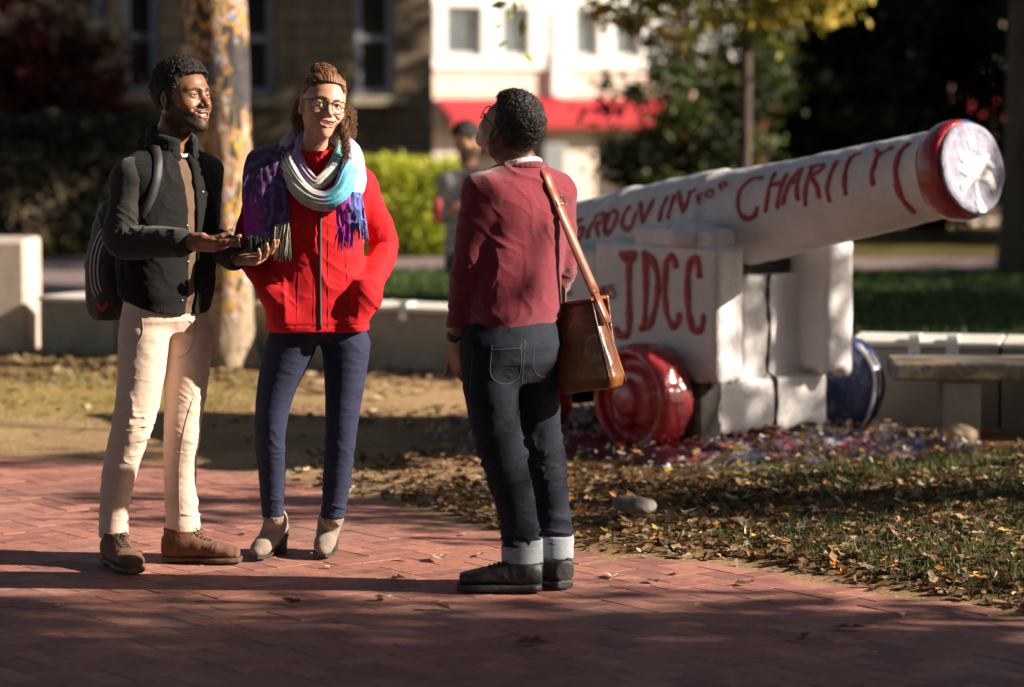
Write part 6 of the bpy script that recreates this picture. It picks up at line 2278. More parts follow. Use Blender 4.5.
        def ds(v, n, a=a, b=b, c=c, u2=u2, sd=sd):
            t2 = (v - b) @ u2 / np.linalg.norm(c - b)
            cuff = t2 > .9
            near = np.exp(-(np.linalg.norm(v - b, axis=1) / .13) ** 2)
            dd = folds(v, 20 + sd, 6, .005, 2, 2.6, (.5, .3)) + near * folds(v, 31 + sd, 12, .006, 2, 1.6, (-.8, .4)) + .0022 * fbm(v * 26, sd, 2)
            return np.where(cuff, .0007 * (np.sin(np.arctan2(*[((v - b) @ q) for q in (unit(np.cross(u2, V(0, 0, 1))), np.cross(u2, unit(np.cross(u2, V(0, 0, 1)))))]) * 34)), dd)
        sdf_obj(nm, S, CHR, jk, ds)
    # brown henley and white undershirt in the opening
    st2 = [(t, cx, cy, a - .012, b - .014) for t, cx, cy, a, b in st]
    S = SDF(lo, hi, .008)
    S.add(loft(O - V(0, 0, .0), T, st2, 2.3), .02)
    S.sub(rc(nb - V(0, 0, .03) + f * .02, nb + V(0, 0, .1) + f * .06, .058, .07), .006)
    sdf_obj('shirt', S, cloth('taupe_jersey', (.155, .095, .062), (.11, .068, .045), 600, .9, .1), body, lambda v, n: folds(v, 71, 16, .003, 0, 1.0))
    S = SDF(nb - .13, nb + .1, .004)
    for i in range(24):
        a0, a1 = 2 * math.pi * i / 24, 2 * math.pi * (i + 1) / 24
        q = lambda a: nb + f * (.014 + .058 * math.cos(a)) + r_ * .061 * math.sin(a) + V(0, 0, -.020 - .032 * math.cos(a))
        S.add(rc(q(a0), q(a1), .0065, .0065), .006)
    sdf_obj('undershirt', S, cloth('white_jersey', (.72, .70, .66), None, 700, .9, .05), body)
    # snaps
    cs_ = Caster([jk])
    mb = MB()
    for q in ((184.5, 157), (187, 190), (187.5, 226), (188, 262), (182, 301)):
        l, n = cs_.hit(*q)
        if l is not None: mb.lathe([(-.001, .0062), (.002, .0058), (.0032, .003)], l, n, 12)
    l, n = cs_.hit(203, 192)
    if l is not None: mb.lathe([(-.001, .0062), (.002, .0058), (.0032, .003)], l, n, 12)
    if mb.v: mb.build('snap_button', simple('dull_pewter', (.22, .21, .2), (.15, .15, .14), 60, .35, metal=.8), jk, True)

    # chinos
    CH = cloth('cream_chino', (.68, .51, .41), (.58, .43, .345), 900, .9, .12, .0005, mott=9)
    pts = [ankR, ankL, hipR, hipL, P(165, 300)]
    lo = np.min(pts, 0) - .16; hi = np.max(pts, 0) + .16; lo[2] = .10; hi[2] = P(165, 288)[2]
    S = SDF(lo, hi, .0040)
    S.add(loft(P(166, 340), T, [(.03, 0, -.005, .11, .085), (.075, 0, -.008, .168, .122), (.12, 0, -.004, .166, .118), (.17, 0, 0, .16, .112)], 2.3), .03)
    legR = [P(144, 335, -.07), P(140, 385, -.085), P(130.5, 428, -.095), P(121.5, 462, -.075), P(114.5, 505, -.045), P(113.5, 535, -.035)]
    legL = [P(189, 335, .06), P(186, 385, .045), P(182.5, 428, .02), P(180, 460, .03), P(181, 505, .03), P(183, 527, .03)]
    chain(S, legR, [.094, .080, .073, .065, .055, .051], .03)
    chain(S, legL, [.090, .078, .068, .060, .059, .061], .03)
    # turned-up hems
    for q, rr in ((legR[-1], .0525), (legL[-1], .0625)):
        S.add(rc(q + V(0, 0, .000), q + V(0, 0, .024), rr, rr), .002)
        S.sub(rc(q + V(0, 0, .015), q - V(0, 0, .12), rr - .012, rr - .012), .002)
        S.cut_plane(q - V(0, 0, .012), V(0, 0, 0)) if False else None
    def trim(X, Y, Z):
        # flat hems
        zR, zL = legR[-1][2] - .012, legL[-1][2] - .012
        mid = (legR[-1] + legL[-1]) / 2; ax = unit((legL[-1] - legR[-1]) * V(1, 1, 0))
        side = (X - mid[0]) * ax[0] + (Y - mid[1]) * ax[1] + 0 * Z
        return np.where(side < 0, zR - Z, zL - Z) * np.where(Z < .4, 1, 0) - np.where(Z < .4, 0, 1)
    field(S, trim)
    def dp(v, n):
        z = v[:, 2]
        hem = sstep(.13, .19, z)
        knee = np.exp(-((z - .50) / .13) ** 2); low = sstep(.42, .2, z); crotch = sstep(.66, .84, z)
        dgn = v.copy(); dgn[:, 2] += .5 * (v[:, 0] + .0)
        d = folds(v, 41, 4.0, .0048, 2, 2.6, (.9, .3)) * (.45 + .7 * crotch) + knee * folds(v, 43, 7, .0075, 2, 3.6, (.4, -.4)) + low * folds(v, 47, 7, .0085, 2, 4.0, (-.3, .3)) + .0012 * fbm(v * 34, 6, 2)
        return d * hem
    tr = sdf_obj('trousers', S, CH, body, dp)
    cs2 = Caster([tr])
    seam = simple('chino_seam', (.40, .30, .24), None, 60, .9)
    mb = MB()
    for line in ([(139, 300), (143, 330), (137, 345)], [(196, 306), (194, 335), (188, 352), (178, 358)], [(193, 398), (184, 430), (179, 470), (180, 520)]):
        pp, _ = cs2.path(line, .0006)
        if len(pp) > 2: mb.tube(pp, .0016, 5)
    if mb.v: mb.build('seam', seam, tr, True)

    SUE = simple('brown_suede', (.150, .062, .030), (.085, .034, .017), 30, .85, 160, .0012, sheen=.05)
    SOL = simple('worn_brown_sole', (.10, .055, .033), (.06, .035, .022), 20, .7)
    LAC = simple('dark_lace', (.035, .02, .014), None, 90, .8)
    gR = G(110, 563); gL = G(164, 562)
    a = shoe('shoe', gR, (.44, -.9), .292, .104, body, SUE, SOL, .10, seed=3, lace=LAC)
    b = shoe('shoe', gL, (.985, -.14), .285, .104, body, SUE, SOL, .105, seed=8, lace=LAC)
    # socks in the gap
    SK = cloth('dark_sock', (.02, .02, .025), None, 600)
    for g_, an in ((gR, legR[-1]), (gL, legL[-1])):
        mb = MB(); d = V(.44, -.9, 0) if g_ is gR else V(.985, -.14, 0)
        mb.tube([V(g_[0], g_[1], .06) + unit(d) * .055, V(an[0], an[1], an[2] + .05)], .040, 16); mb.build('sock', SK, body, True)

    # phone lying in his right hand
    A = np.array([unit(V(.95, -.20, -.05)), V(0, 0, 0), unit(V(.06, .70, .70))]); A[1] = np.cross(A[2], A[0])
    c = P(224, 242.5, -.322) + A[2] * .008
    mb = MB(); mb.box(c, (.056, .029, .0042), A, .0035)
    ph = mb.build('phone', simple('black_phone_shell', (.012, .012, .014), (.02, .02, .022), 20, .25))
    tag(ph, 'black mobile phone lying in the right hand of the man in the varsity jacket', 'phone')
    mb = MB(); mb.box(c + A[2] * .0045, (.052, .026, .0006), A); mb.build('screen', dark_glass('phone_glass', (.008, .008, .010), .05), ph)

    # backpack
    bc = P(122, 254, .17)
    BP = simple('black_nylon', (.013, .012, .014), (.020, .018, .020), 40, .55, 320, .0012)
    S = SDF(bc - .34, bc + .34, .007)
    S.add(loft(bc - V(0, 0, .235), T, [(0, 0, -.01, .115, .060), (.05, 0, -.012, .130, .075), (.2, 0, -.01, .134, .078), (.34, 0, .0, .12, .065), (.42, 0, .012, .09, .046), (.45, 0, .02, .05, .03)], 2.7), .02)
    S.add(loft(bc - V(0, 0, .215) - f * .062, T, [(0, 0, 0, .095, .02), (.05, 0, 0, .105, .030), (.2, 0, 0, .10, .028), (.25, 0, .01, .08, .012)], 2.6), .02)
    bag = sdf_obj('backpack', S, BP, None, lambda v, n: folds(v, 81, 9, .0045, 0, .8) + .002 * fbm(v * 24, 3, 2))
    tag(bag, 'black backpack with three pale stripes worn by the man in the varsity jacket', 'backpack')
    cb = Caster([bag])
    STR = simple('white_stripe_tape', (.55, .53, .51), (.46, .44, .42), 50, .7)
    for off in (0, 4.5, 9):
        k = off
        pp, nn = cb.path([(107 + k * .2, 226 + k * .9), (100 + k * .45, 232 + k), (95 + k * .62, 243 + k * .7), (91.5 + k * .8, 256 + k * .3), (90.5 + k * .8, 270), (92 + k * .75, 287 - k * .4), (96 + k * .6, 297 - k * .6)], .0012, 16)
        if len(pp) > 3:
            mb = MB(); ribbon(mb, pp, nn, .0055, .0012); mb.build('stripe', STR, bag, True)
    pp, nn = cb.path([(97, 303), (102, 309), (108, 303)], .001)
    if len(pp) > 3:
        mb = MB(); ribbon(mb, pp, nn, .016, .001); mb.build('badge', simple('red_badge', (.32, .03, .02), None, 30, .6), bag, True)
    # shoulder strap over the near shoulder
    sl_ = [c_ for c_ in jk.children if c_.name.startswith('sleeve')]
    cj = Caster([jk])
    pp, nn = cj.path([(146, 146), (151, 142), (156, 150), (158, 163), (156, 182), (149, 202), (140, 216)], .002, 18)
    if len(pp) > 3:
        back = bc + V(0, 0, .21) + f * .04 + r_ * .06
        pp = np.concatenate([[back, back * .4 + pp[0] * .6 + V(0, 0, .03)], pp]); nn = np.concatenate([[V(0, 0, 1), V(0, 0, 1)], nn])
        mb = MB(); ribbon(mb, pp, nn, .034, .004); mb.build('strap', BP, bag, True)
man_one()
# ------------------------------------------------------------------ the woman in the red jacket
def boot(name, heel, toe_dir, L, wid, shaft_top, parent, upper, dark, seed):
    """heeled ankle boot: raised foot, shaft, block heel and thin sole"""
    f = unit(V(toe_dir[0], toe_dir[1], 0)); r = np.cross(f, V(0, 0, 1)); u = V(0, 0, 1)
    h = V(heel[0], heel[1], .004); hh = .062
    Q = lambda a, b, c: h + f * a * L + r * b + u * c
    S = SDF(np.minimum(Q(-.1, 0, 0), Q(1.1, 0, 0)) - .09, np.maximum(Q(-.1, 0, .2), Q(1.1, 0, .26)) + .09, .0042)
    zf = lambda a: np.interp(a, [0, .25, .6, .75, 1.0], [hh, hh * .85, .022, .012, .014])
    pts = [(0.06, .027), (.25, .028), (.45, .029), (.62, .029), (.78, .026), (.90, .018)]
    for (a, ra), (b, rb) in zip(pts[:-1], pts[1:]):
        S.add(rc(Q(a, 0, zf(a) + ra), Q(b, 0, zf(b) + rb), ra, rb, (r, 1.18 if a > .4 else 1.02)), .02)
    S.add(rc(Q(.18, 0, hh + .04), shaft_top, .036, .0405), .025)
    S.add(rc(Q(.40, 0, .085), Q(.24, 0, .14), .030, .036), .035)
    S.sub(rc(shaft_top, shaft_top + V(0, 0, .1), .036, .038), .003)
    S.cut_plane(shaft_top - V(0, 0, .004), V(0, 0, 1))
    o = sdf_obj(name, S, upper, parent, lambda v, n: .0016 * fbm(v * 30, seed, 3) + folds(v, seed + 3, 9, .0030, 2, 2.2) * sstep(.06, .10, v[:, 2]) * sstep(.17, .13, v[:, 2]))
    mb = MB()
    prof = []
    n = 18
    vs = []
    for (a0, a1, zt, k) in ((.0, .0, 0, 0),):
        pass
    out = []
    for t in np.linspace(0, 2 * math.pi, n, endpoint=False):
        out.append((.13 + .16 * math.cos(t), wid * .36 * math.sin(t)))
    top = [Q(a + .01, b * 1.02, zf(max(a, 0)) + .006) for a, b in out]; bot = [Q(.13 + (a - .13) * .82 + .0, b * .84, 0) for a, b in out]
    mb.raw(top + bot, [[i, (i + 1) % n, n + (i + 1) % n, n + i][::-1] for i in range(n)] + [list(range(n)), list(range(n, 2 * n))[::-1]])
    sol = []
    xs = np.linspace(.02, 1.0, 16)
    wd = np.interp(xs, [0, .2, .45, .72, .9, 1.0], [.30, .36, .34, .47, .40, .20]) * wid
    vs = []
    for x, w_ in zip(xs, wd):
        for sgn in (-1, 1):
            vs.append(Q(x, sgn * w_, zf(x) + .005)); vs.append(Q(x, sgn * w_ * .96, zf(x) - .006))
    F = []
    for i in range(15):
        a = i * 4; b = a + 4
        F += [[a, b, b + 2, a + 2], [a + 1, a + 3, b + 3, b + 1], [a, a + 1, b + 1, b], [a + 2, b + 2, b + 3, a + 3]]
    F += [[0, 2, 3, 1], [60, 61, 63, 62]]
    mb.raw(vs, F)
    mb.build('heel_and_sole', dark, o)
    return o

def curl(mb, a, b, rng, amp=.010, turns=4, r=.0016, bow=None, n=26):
    a, b = np.asarray(a, float), np.asarray(b, float)
    t = np.linspace(0, 1, n)[:, None]
    bow = V(0, 0, 0) if bow is None else np.asarray(bow)
    c = a + (b - a) * t + bow * np.sin(t * math.pi)
    d = unit(b - a); s1 = unit(np.cross(d, V(.3, .9, .2))); s2 = np.cross(d, s1)
    ph = rng.uniform(0, 6.28); tw = turns * rng.uniform(.8, 1.25)
    am = amp * rng.uniform(.6, 1.2) * np.clip(t * 2.2, 0, 1)
    c = c + am * (np.cos(ph + tw * 6.28 * t) * s1 + np.sin(ph + tw * 6.28 * t) * s2)
    mb.tube(c, np.linspace(r, r * .55, n) * rng.uniform(.8, 1.3), 4, col=None)

def woman():
    Y0 = 10.2
    P = lambda px, py, dy=0.0: W(px, py, Y0 + dy)
    T = frame(12)
    r_, f = T[0], T[1]
    H = Head(P(322.5, 106, -.04), frame(20, 4, 11), .985, fem=True, smile=2.0, lid=.0042, gape=.0105, nose=.86)
    nb = P(313, 156, .0)
    RS, RE, RW = P(266, 188, -.03), P(247, 246, .09), P(272, 292, -.09)
    LS, LE, LW = P(359, 186, .04), P(384, 246, .15), P(366, 296, -.07)
    legR = [P(291, 345, -.02), P(277, 385, -.03), P(270.5, 428, -.035), P(272, 470, -.01), P(272.5, 502, .0), P(273, 513, .0)]
    legL = [P(346, 345, .02), P(344.5, 385, .01), P(341, 428, .0), P(338, 470, .02), P(334.5, 502, .03), P(333.5, 514, .03)]
    lo = np.min([RE, LE, legR[-1], legL[-1], RW, P(300, 300, -.12)], 0) - .10; hi = np.max([LE, H.P(0, 0, .13), H.P(0, -.12, 0), legL[0]], 0) + .09
    lo[2] = .05; hi[2] = 1.85
    S = SDF(lo, hi, .0024, zgrid(.05, 1.86, [(1.40, 1.82)], .0023, .012))
    H.face(S, nb)
    S.add(loft(P(315, 330), T, [(.06, 0, 0, .13, .085), (.12, 0, 0, .135, .09), (.3, 0, 0, .13, .09), (.45, 0, 0, .145, .09), (.54, 0, 0, .13, .075), (.60, 0, 0, .06, .06)], 2.2), .04)
    for a, b, r0, r1 in ((RS, RE, .042, .036), (RE, RW, .034, .025), (LS, LE, .042, .036), (LE, LW, .034, .025)):
        S.add(rc(a, b, r0, r1), .03)
    for wv, sd, dd in ((RW, 1, V(.45, -.05, -.85)), (LW, -1, V(-.38, -.05, -.85))):
        hand(S, wv + V(0, .012, .01), dd, V(.0, .95, -.2), sd, [(15, 15, 10)] * 4, (30, 10, 5), .9)
    for L in (legR, legL):
        for i in range(5): S.add(rc(L[i], L[i + 1], (.06, .05, .04, .036, .028, .026)[i], (.06, .05, .04, .036, .028, .026)[i + 1]), .02)
    skin = (.53, .285, .195)
    body = sdf_obj('person', S, skin_mat('fair_skin', .18, (.02, .008, .004), .45), None, None,
                   lambda v: H.skin_cols(v, skin, (.46, .12, .11), (.11, .055, .03), None, (.56, .20, .155)), 1)
    tag(body, 'laughing woman in glasses, bright red jacket and patterned scarf with hands in pockets', 'person')
    H.eyes(body, (.06, .035, .015), (.1, 1, .05)); H.teeth(body)
    glasses(H, body)

    # hair: drawn back cap, messy top knot, curls behind and over the left shoulder
    m, nt, b = new_mat('chestnut_curls')
    rp = ramp(nt, [(0.3, (.085, .038, .018)), (0.7, (.24, .115, .052))]); nt.links.new(noise(nt, 60, 4, .6), rp.inputs[0])
    nt.links.new(rp.outputs[0], b.inputs['Base Color']); b.inputs['Roughness'].default_value = .55; b.inputs['Specular IOR Level'].default_value = .35
    HM = m
    S = SDF(H.o - .17, H.o + .17, .0026)
    S.add(H.e((0, -.018, .030), (.0785, .101, .096)), .02)
    S.add(H.e((.0, .022, .088), (.056, .050, .036)), .03)
    S.add(H.e((0, .018, .018), (.0715, .0755, .0885)), .03)
    S.add(H.e((.0, -.06, .095), (.042, .036, .034)), .02)
    S.add(H.e((.012, -.02, .124), (.034, .034, .026)), .018)
    zs = [-.2, -.05, -.03, -.01, .02, .05, .068, .080, .092, .2]; ys = [-.05, -.03, -.012, .002, .012, .034, .052, .068, .3, .3]
    def fh(X, Y, Z):
        x, y, z = head_local(H, X, Y, Z)
        mm = np.maximum(y - np.interp(z, zs, ys), -.075 - z)
        ear = .026 - np.sqrt((y + .006) ** 2 + (z + .014) ** 2 + 0 * x)
        return np.maximum(mm, np.where(np.abs(x) > .055, ear, -1))
    field(S, fh, .016)
    def dh(v, n):
        L = H.loc(v)
        an = np.arctan2(L[:, 0], L[:, 2] + .02)
        q = np.stack([an * 9, L[:, 1] * 14, L[:, 2] * 10], 1)
        return .0028 * vnoise(q * 2.4, 3) + .0030 * vnoise(np.stack([an * 42, L[:, 1] * 22, L[:, 2] * 20], 1), 8)
    hair = sdf_obj('hair', S, HM, body, dh, None, 1)
    rng = np.random.default_rng(2)
    mb = MB()
    for i in range(420):     # fine wisps combed back over the cap
        a0 = rng.uniform(-1.35, 1.35)
        pts = []
        for t in np.linspace(0, 1, 9):
            th = t * 1.80 + .50
            rad = V(.0800, .102, .0985)
            d = V(math.sin(a0) * math.sin(.9), math.cos(th) * .95, 0); 
            x = math.sin(a0) * (.6 + .4 * math.sin(th)); y = math.cos(th); z = math.cos(a0) * math.sin(th) + .18
            dd = unit(V(x, y, z)); pts.append(H.P(*(dd * rad * rng.uniform(1.0, 1.03) + V(0, -.012, .030))))
        q_ = smooth_path3(pts, 24); ph = rng.uniform(0, 6.28); tw = np.linspace(0, rng.uniform(8, 20), len(q_))
        q_ = q_ + .0032 * np.stack([np.cos(ph + tw), np.sin(ph + tw), np.cos(ph * 2 + tw)], 1)
        mb.tube(q_, .0010 * rng.uniform(.6, 1.3), 3)
    for i in range(170):    # top knot
        c = V(.010, -.024, .126); d = unit(rng.normal(0, 1, 3)); e = unit(np.cross(d, rng.normal(0, 1, 3)))
        pts = [H.P(*(c + V(.040, .040, .026) * (d * math.cos(t) + e * math.sin(t)) * (1 + .25 * math.sin(3 * t + i)))) for t in np.linspace(0, rng.uniform(1.5, 4), 14)]
        mb.tube(pts, .0010 * rng.uniform(.7, 1.4), 4)
    for i in range(210):    # left of the face, behind the ear
        a = H.P(rng.uniform(.045, .075), rng.uniform(-.09, -.035), rng.uniform(-.03, .04))
        b_ = P(rng.uniform(294, 308), rng.uniform(116, 140), rng.uniform(.02, .11))
        curl(mb, a, b_, rng, .006, 3, .0010, V(-.018, 0, 0))
    for i in range(300):    # fall on the other side, over the scarf
        a = H.P(rng.uniform(-.078, -.04), rng.uniform(-.10, -.02), rng.uniform(-.03, .05))
        q = rng.random()
        b_ = P(rng.uniform(346, 357), rng.uniform(112, 140), rng.uniform(.0, .09)) if q < .62 else P(rng.uniform(342, 350), rng.uniform(150, 164), rng.uniform(-.13, -.09))
        curl(mb, a, b_, rng, .008, 4, .0011, V(.016, -.02 if q < .62 else -.05, .0))
    for i in range(90):     # flyaways
        d = unit(rng.normal(0, 1, 3) * V(1, .8, .7) + V(0, -.3, .6)); a = H.P(*(d * V(.080, .102, .098) + V(0, -.018, .030)))
        e = unit(rng.normal(0, 1, 3)); b_ = a + (H.A.T @ d) * rng.uniform(.008, .022) + e * .02
        curl(mb, a, b_, rng, .004, 1.2, .0006, None, 12)
    mb.build('curls', HM, hair, True)

    # jacket
    RED = cloth('red_softshell', (.60, .008, .016), (.52, .006, .013), 900, .80, .05, .0004, mott=10, crease=.0030, cscale=9)
    O = P(317.5, 331)
    tz = lambda py: P(317, py)[2] - O[2]
    sh = lambda py, px: (P(px, py)[0] - O[0]) / r_[0]
    st = [(tz(331), 0, 0, .187, .130), (tz(300), 0, 0, .188, .128), (tz(262), sh(262, 316), .0, .172, .120), (tz(222), sh(222, 314), .006, .176, .124), (tz(195), sh(195, 313), 0, .180, .112), (tz(178), sh(178, 313), -.005, .155, .095), (tz(164), sh(164, 313), -.005, .10, .080), (tz(152), sh(152, 313), 0, .068, .070)]
    lo = np.min([RE, LE, O], 0) - .2; hi = np.max([RE, LE, O, nb], 0) + .2; lo[2] = O[2] - .03; hi[2] = 1.56
    S = SDF(lo, hi, .0052)
    S.add(loft(O, T, st, 2.35), .02)
    for s_, e_, w_, sg in ((RS, RE, RW, 1), (LS, LE, LW, -1)):
        S.add(rc(s_ * .5 + nb * .5 + V(0, 0, -.05), s_, .062, .064), .05)
        S.add(poly([s_, s_ * .5 + e_ * .5, e_, e_ * .4 + w_ * .6, w_], [.066, .062, .056, .053, .047]), .022)
        S.add(rc(w_, w_ + unit(V(.42 * sg, -.10, -.85)) * .10, .046, .042), .05)
    S.sub(rc(nb + V(0, 0, -.01), H.P(0, 0, -.09), .056, .062), .004)
    S.cut_plane(O + V(0, 0, .004), V(0, 0, -1))
    def dj(v, n):
        w = v - O; t = w[:, 2]
        el = np.exp(-(np.minimum(np.linalg.norm(v - RE, axis=1), np.linalg.norm(v - LE, axis=1)) / .12) ** 2)
        hem = -.0035 * sstep(.004, .0, np.abs(t - .030))
        pk = np.exp(-(np.minimum(np.linalg.norm(v - RW, axis=1), np.linalg.norm(v - LW, axis=1)) / .10) ** 2)
        return (folds(v, 101, 3.6, .0060, 0, 2.2) + folds(v, 103, 4.5, .0045, 2, 2.2, (.8, .2))) * sstep(.02, .08, t) + el * folds(v, 107, 9, .0075, 2, 2.0, (-.6, .4)) + pk * folds(v, 109, 10, .006, 2, 1.5, (.9, 0)) + .0014 * fbm(v * 20, 5, 2) + hem
    jk = sdf_obj('jacket', S, RED, body, dj)
    # standing collar
    S = SDF(nb - .13, nb + .13, .004)
    for i in range(28):
        a0, a1 = 2 * math.pi * i / 28, 2 * math.pi * (i + 1) / 28
        q = lambda a, z: nb + f * (.006 + .064 * math.cos(a)) + r_ * .064 * math.sin(a) + V(0, 0, z - .014 * math.cos(a))
        for z in (-.02, .002, .022): S.add(rc(q(a0, z), q(a1, z), .008, .008), .01)
    sdf_obj('collar', S, RED, jk, lambda v, n: .002 * fbm(v * 30, 8, 2))
    cj = Caster([jk])
    ZIP = simple('black_zip_tape', (.015, .014, .016), (.03, .03, .03), 300, .6, 600, .001)
    SEAM = simple('dark_red_seam', (.30, .005, .010), None, 60, .8)
    pp, nn = cj.path([(321.5, 172), (320.5, 210), (320, 250), (320, 290), (320.5, 329)], .0006, 60)
    mb = MB(); ribbon(mb, pp, nn, .011, .0035); mb.build('zip', ZIP, jk, True)
    mb = MB()
    for line in ([(314.5, 195), (314, 250), (313.5, 328)], [(328.5, 195), (328, 250), (328, 328)], [(300, 205), (300, 240), (296, 330)], [(343, 235), (347, 280), (350, 329)]):
        pp, nn = cj.path(line, .0002, 40)
        if len(pp) > 4: mb.tube(pp, .0009, 5)
    mb.build('seam', SEAM, jk, True)

    # jeans
    JN = cloth('navy_denim', (.026, .032, .072), (.015, .019, .045), 1100, .85, .0, .0004, mott=12)
    rR = [.094, .069, .056, .051, .0415, .039]; rL = [.092, .071, .057, .053, .0455, .0425]
    def dp(v, n):
        z = v[:, 2]
        knee = np.exp(-((z - .44) / .10) ** 2); low = sstep(.33, .22, z); top = sstep(.62, .75, z)
        return folds(v, 121, 5, .0026, 2, 2.4, (.8, .3)) * (.4 + .6 * top) + knee * folds(v, 123, 9, .0042, 2, 3.2, (.3, .2)) + low * folds(v, 127, 8, .0060, 2, 3.6, (.2, .2)) + .0008 * fbm(v * 36, 6, 2)
    trousers('jeans', body, JN, T, P(318, 345), [(.02, 0, -.005, .12, .08), (.06, 0, -.008, .165, .112), (.12, 0, -.004, .16, .110)], legR, rR, legL, rL, P(318, 316)[2], dp)

    # boots
    UP = simple('taupe_suede', (.235, .18, .145), (.16, .12, .095), 22, .9, 150, .001, sheen=.15)
    DK = simple('black_stacked_heel', (.025, .022, .02), (.04, .035, .03), 30, .6)
    g1 = G(283, 552); g2 = G(332, 550)
    boot('boot', g1, (-.36, -.93), .245, .088, legR[-1] + V(0, 0, -.004), body, UP, DK, 5)
    boot('boot', g2, (-.10, -1), .245, .088, legL[-1] + V(0, 0, -.008), body, UP, DK, 9)

    # scarf
    m, nt, b = new_mat('printed_scarf')
    a = nd(nt, 'ShaderNodeVertexColor', layer_name='Col')
    rp = ramp(nt, [(0.35, (.72, .72, .75)), (.6, (1.1, 1.1, 1.1))]); nt.links.new(noise(nt, 24, 5, .7, dist=1.2), rp.inputs[0])
    nt.links.new(mixc(nt, a.outputs[0], rp.outputs[0], 1, 'MULTIPLY'), b.inputs['Base Color'])
    b.inputs['Roughness'].default_value = .75; b.inputs['Sheen Weight'].default_value = .3
    bump(nt, b, noise(nt, 500, 3, .6), .0006)
    SC_M = m
    CRM, LAV, TUR, PUR, MAG, BLU, PBL = V(.62, .58, .50), V(.44, .37, .60), V(.09, .46, .56), V(.075, .010, .125), V(.60, .02, .42), V(.06, .10, .42), V(.40, .52, .78)
    def blend(keys, x):
        xs = [k[0] for k in keys]; C = np.array([k[1] for k in keys])
        return np.stack([np.interp(x, xs, C[:, i]) for i in range(3)], 1)
    def cf_ring(keys, amt=.35, alt=LAV):
        def fn(u, ca, sa, v):
            n = fbm(v * 16, 5, 3)
            c = blend(keys, np.clip(u + .10 * n, 0, 1))
            k = (sstep(.05, .3, fbm(v * np.array([30, 30, 18]), 9, 2)) * amt)[:, None]
            return np.clip(c * (1 - k) + k * alt, .01, .9)
        return fn
    Vs, Fs, Cs = [], [], []
    def add(*t):
        b0 = sum(len(q) for q in Vs)
        v, F, c = pleat_tube(*t)
        Vs.append(v); Fs.append(F + b0); Cs.append(c)
    out = lambda *pts: [unit((P(*q) - P(314, 150, .02)) * V(1, 1, .35) + V(0, -.02, .02)) for q in pts]
    p1 = [(322, 134, .115), (298, 136, .085), (286, 148, .01), (287, 166, -.075), (296, 184, -.125), (309, 197, -.15), (325, 201, -.158), (341, 195, -.15), (349, 181, -.115), (352, 164, -.05), (346, 146, .03), (334, 135, .10)]
    add([P(*q) for q in p1], out(*p1), [.034, .036, .036, .036, .034, .034, .036, .044, .052, .050, .042, .036], [.020, .022, .026, .026, .026, .028, .028, .030, .030, .028, .024, .02], 9, 3,
        cf_ring([(0, LAV), (.2, V(.50, .48, .55)), (.35, CRM), (.5, V(.42, .40, .36)), (.55, LAV), (.62, TUR), (.74, V(.12, .40, .62)), (.84, PBL), (1, LAV)]))
    p2 = [(330, 134, .10), (303, 138, .05), (297, 152, -.045), (303, 170, -.095), (315, 183, -.125), (327, 176, -.115), (337, 160, -.075), (341, 146, -.01), (338, 135, .07)]
    add([P(*q) for q in p2], out(*p2), [.02, .022, .022, .022, .024, .024, .024, .022, .02], [.014, .016, .018, .02, .02, .018, .018, .016, .014], 7, 5,
        cf_ring([(0, LAV), (.25, LAV), (.4, V(.28, .16, .40)), (.52, CRM), (.62, CRM), (.75, TUR), (.9, V(.35, .6, .6)), (1, CRM)], .25, PUR))
    p3 = [(342, 138, .06), (354, 150, .01), (358, 168, -.05), (356, 184, -.10), (346, 196, -.14), (332, 204, -.155)]
    add([P(*q) for q in p3], out(*p3), [.028, .034, .040, .042, .036, .02], [.016, .020, .022, .024, .022, .014], 8, 7,
        cf_ring([(0, LAV), (.3, PBL), (.6, V(.46, .50, .76)), (1, LAV)], .4, V(.66, .66, .80)))
    def cpanel(u, ca, sa, v):
        base = np.tile(PUR, (len(u), 1))
        sw = fbm(v * np.array([26, 8, 20]), 15, 3)
        ring = np.abs(np.sin(14 * np.linalg.norm((v - P(262, 205, -.13)) * V(1.3, 0, .8), axis=1) * 6.0 + 3 * sw))
        k = (sstep(.80, .97, ring) * .7)[:, None]
        base = base * (1 - k) + k * V(.12, .16, .26)
        k = (sstep(-.2, -.5, ca) * .0)[:, None]
        k = (sstep(.55, .95, u) * sstep(-.1, .5, ca))[:, None]; base = base * (1 - k) + k * V(.42, .02, .36)
        k = sstep(.92, 1.0, u)[:, None]; base = base * (1 - k) + k * V(.10, .11, .12)
        return np.clip(base * (1 + .4 * sw)[:, None], .006, .9)
    p4 = [(292, 142, .05), (279, 149, -.01), (268, 160, -.065), (265, 182, -.105), (266, 210, -.135), (268, 240, -.150)]
    nn_ = [V(-.3, -.1, 1), V(-.3, -.4, .9), V(-.2, -.85, .5), V(-.12, -1, .1), V(-.1, -1, 0), V(-.1, -1, 0)]
    add([P(*q) for q in p4], nn_, [.05, .066, .078, .082, .082, .080], [.012, .013, .013, .012, .011, .009], 10, 11, cpanel, 64, 70, .45, .007)
    def ctail(u, ca, sa, v):
        x = sstep(-.3, .5, ca * 1.0)[:, None]
        return np.clip((V(.56, .015, .42) * x + (1 - x) * V(.10, .14, .46)) * (1 + .3 * fbm(v * 30, 3, 2))[:, None], .006, .9)
    p5 = [(350, 193, -.145), (350, 206, -.160), (351, 220, -.163), (353, 230, -.163)]
    add([P(*q) for q in p5], [V(.1, -1, .1)] * 4, [.040, .048, .050, .048], [.014, .012, .010, .008], 8, 13, ctail, 48, 40, .5, .006)
    v = np.concatenate(Vs); F = np.concatenate(Fs); c = np.concatenate(Cs)
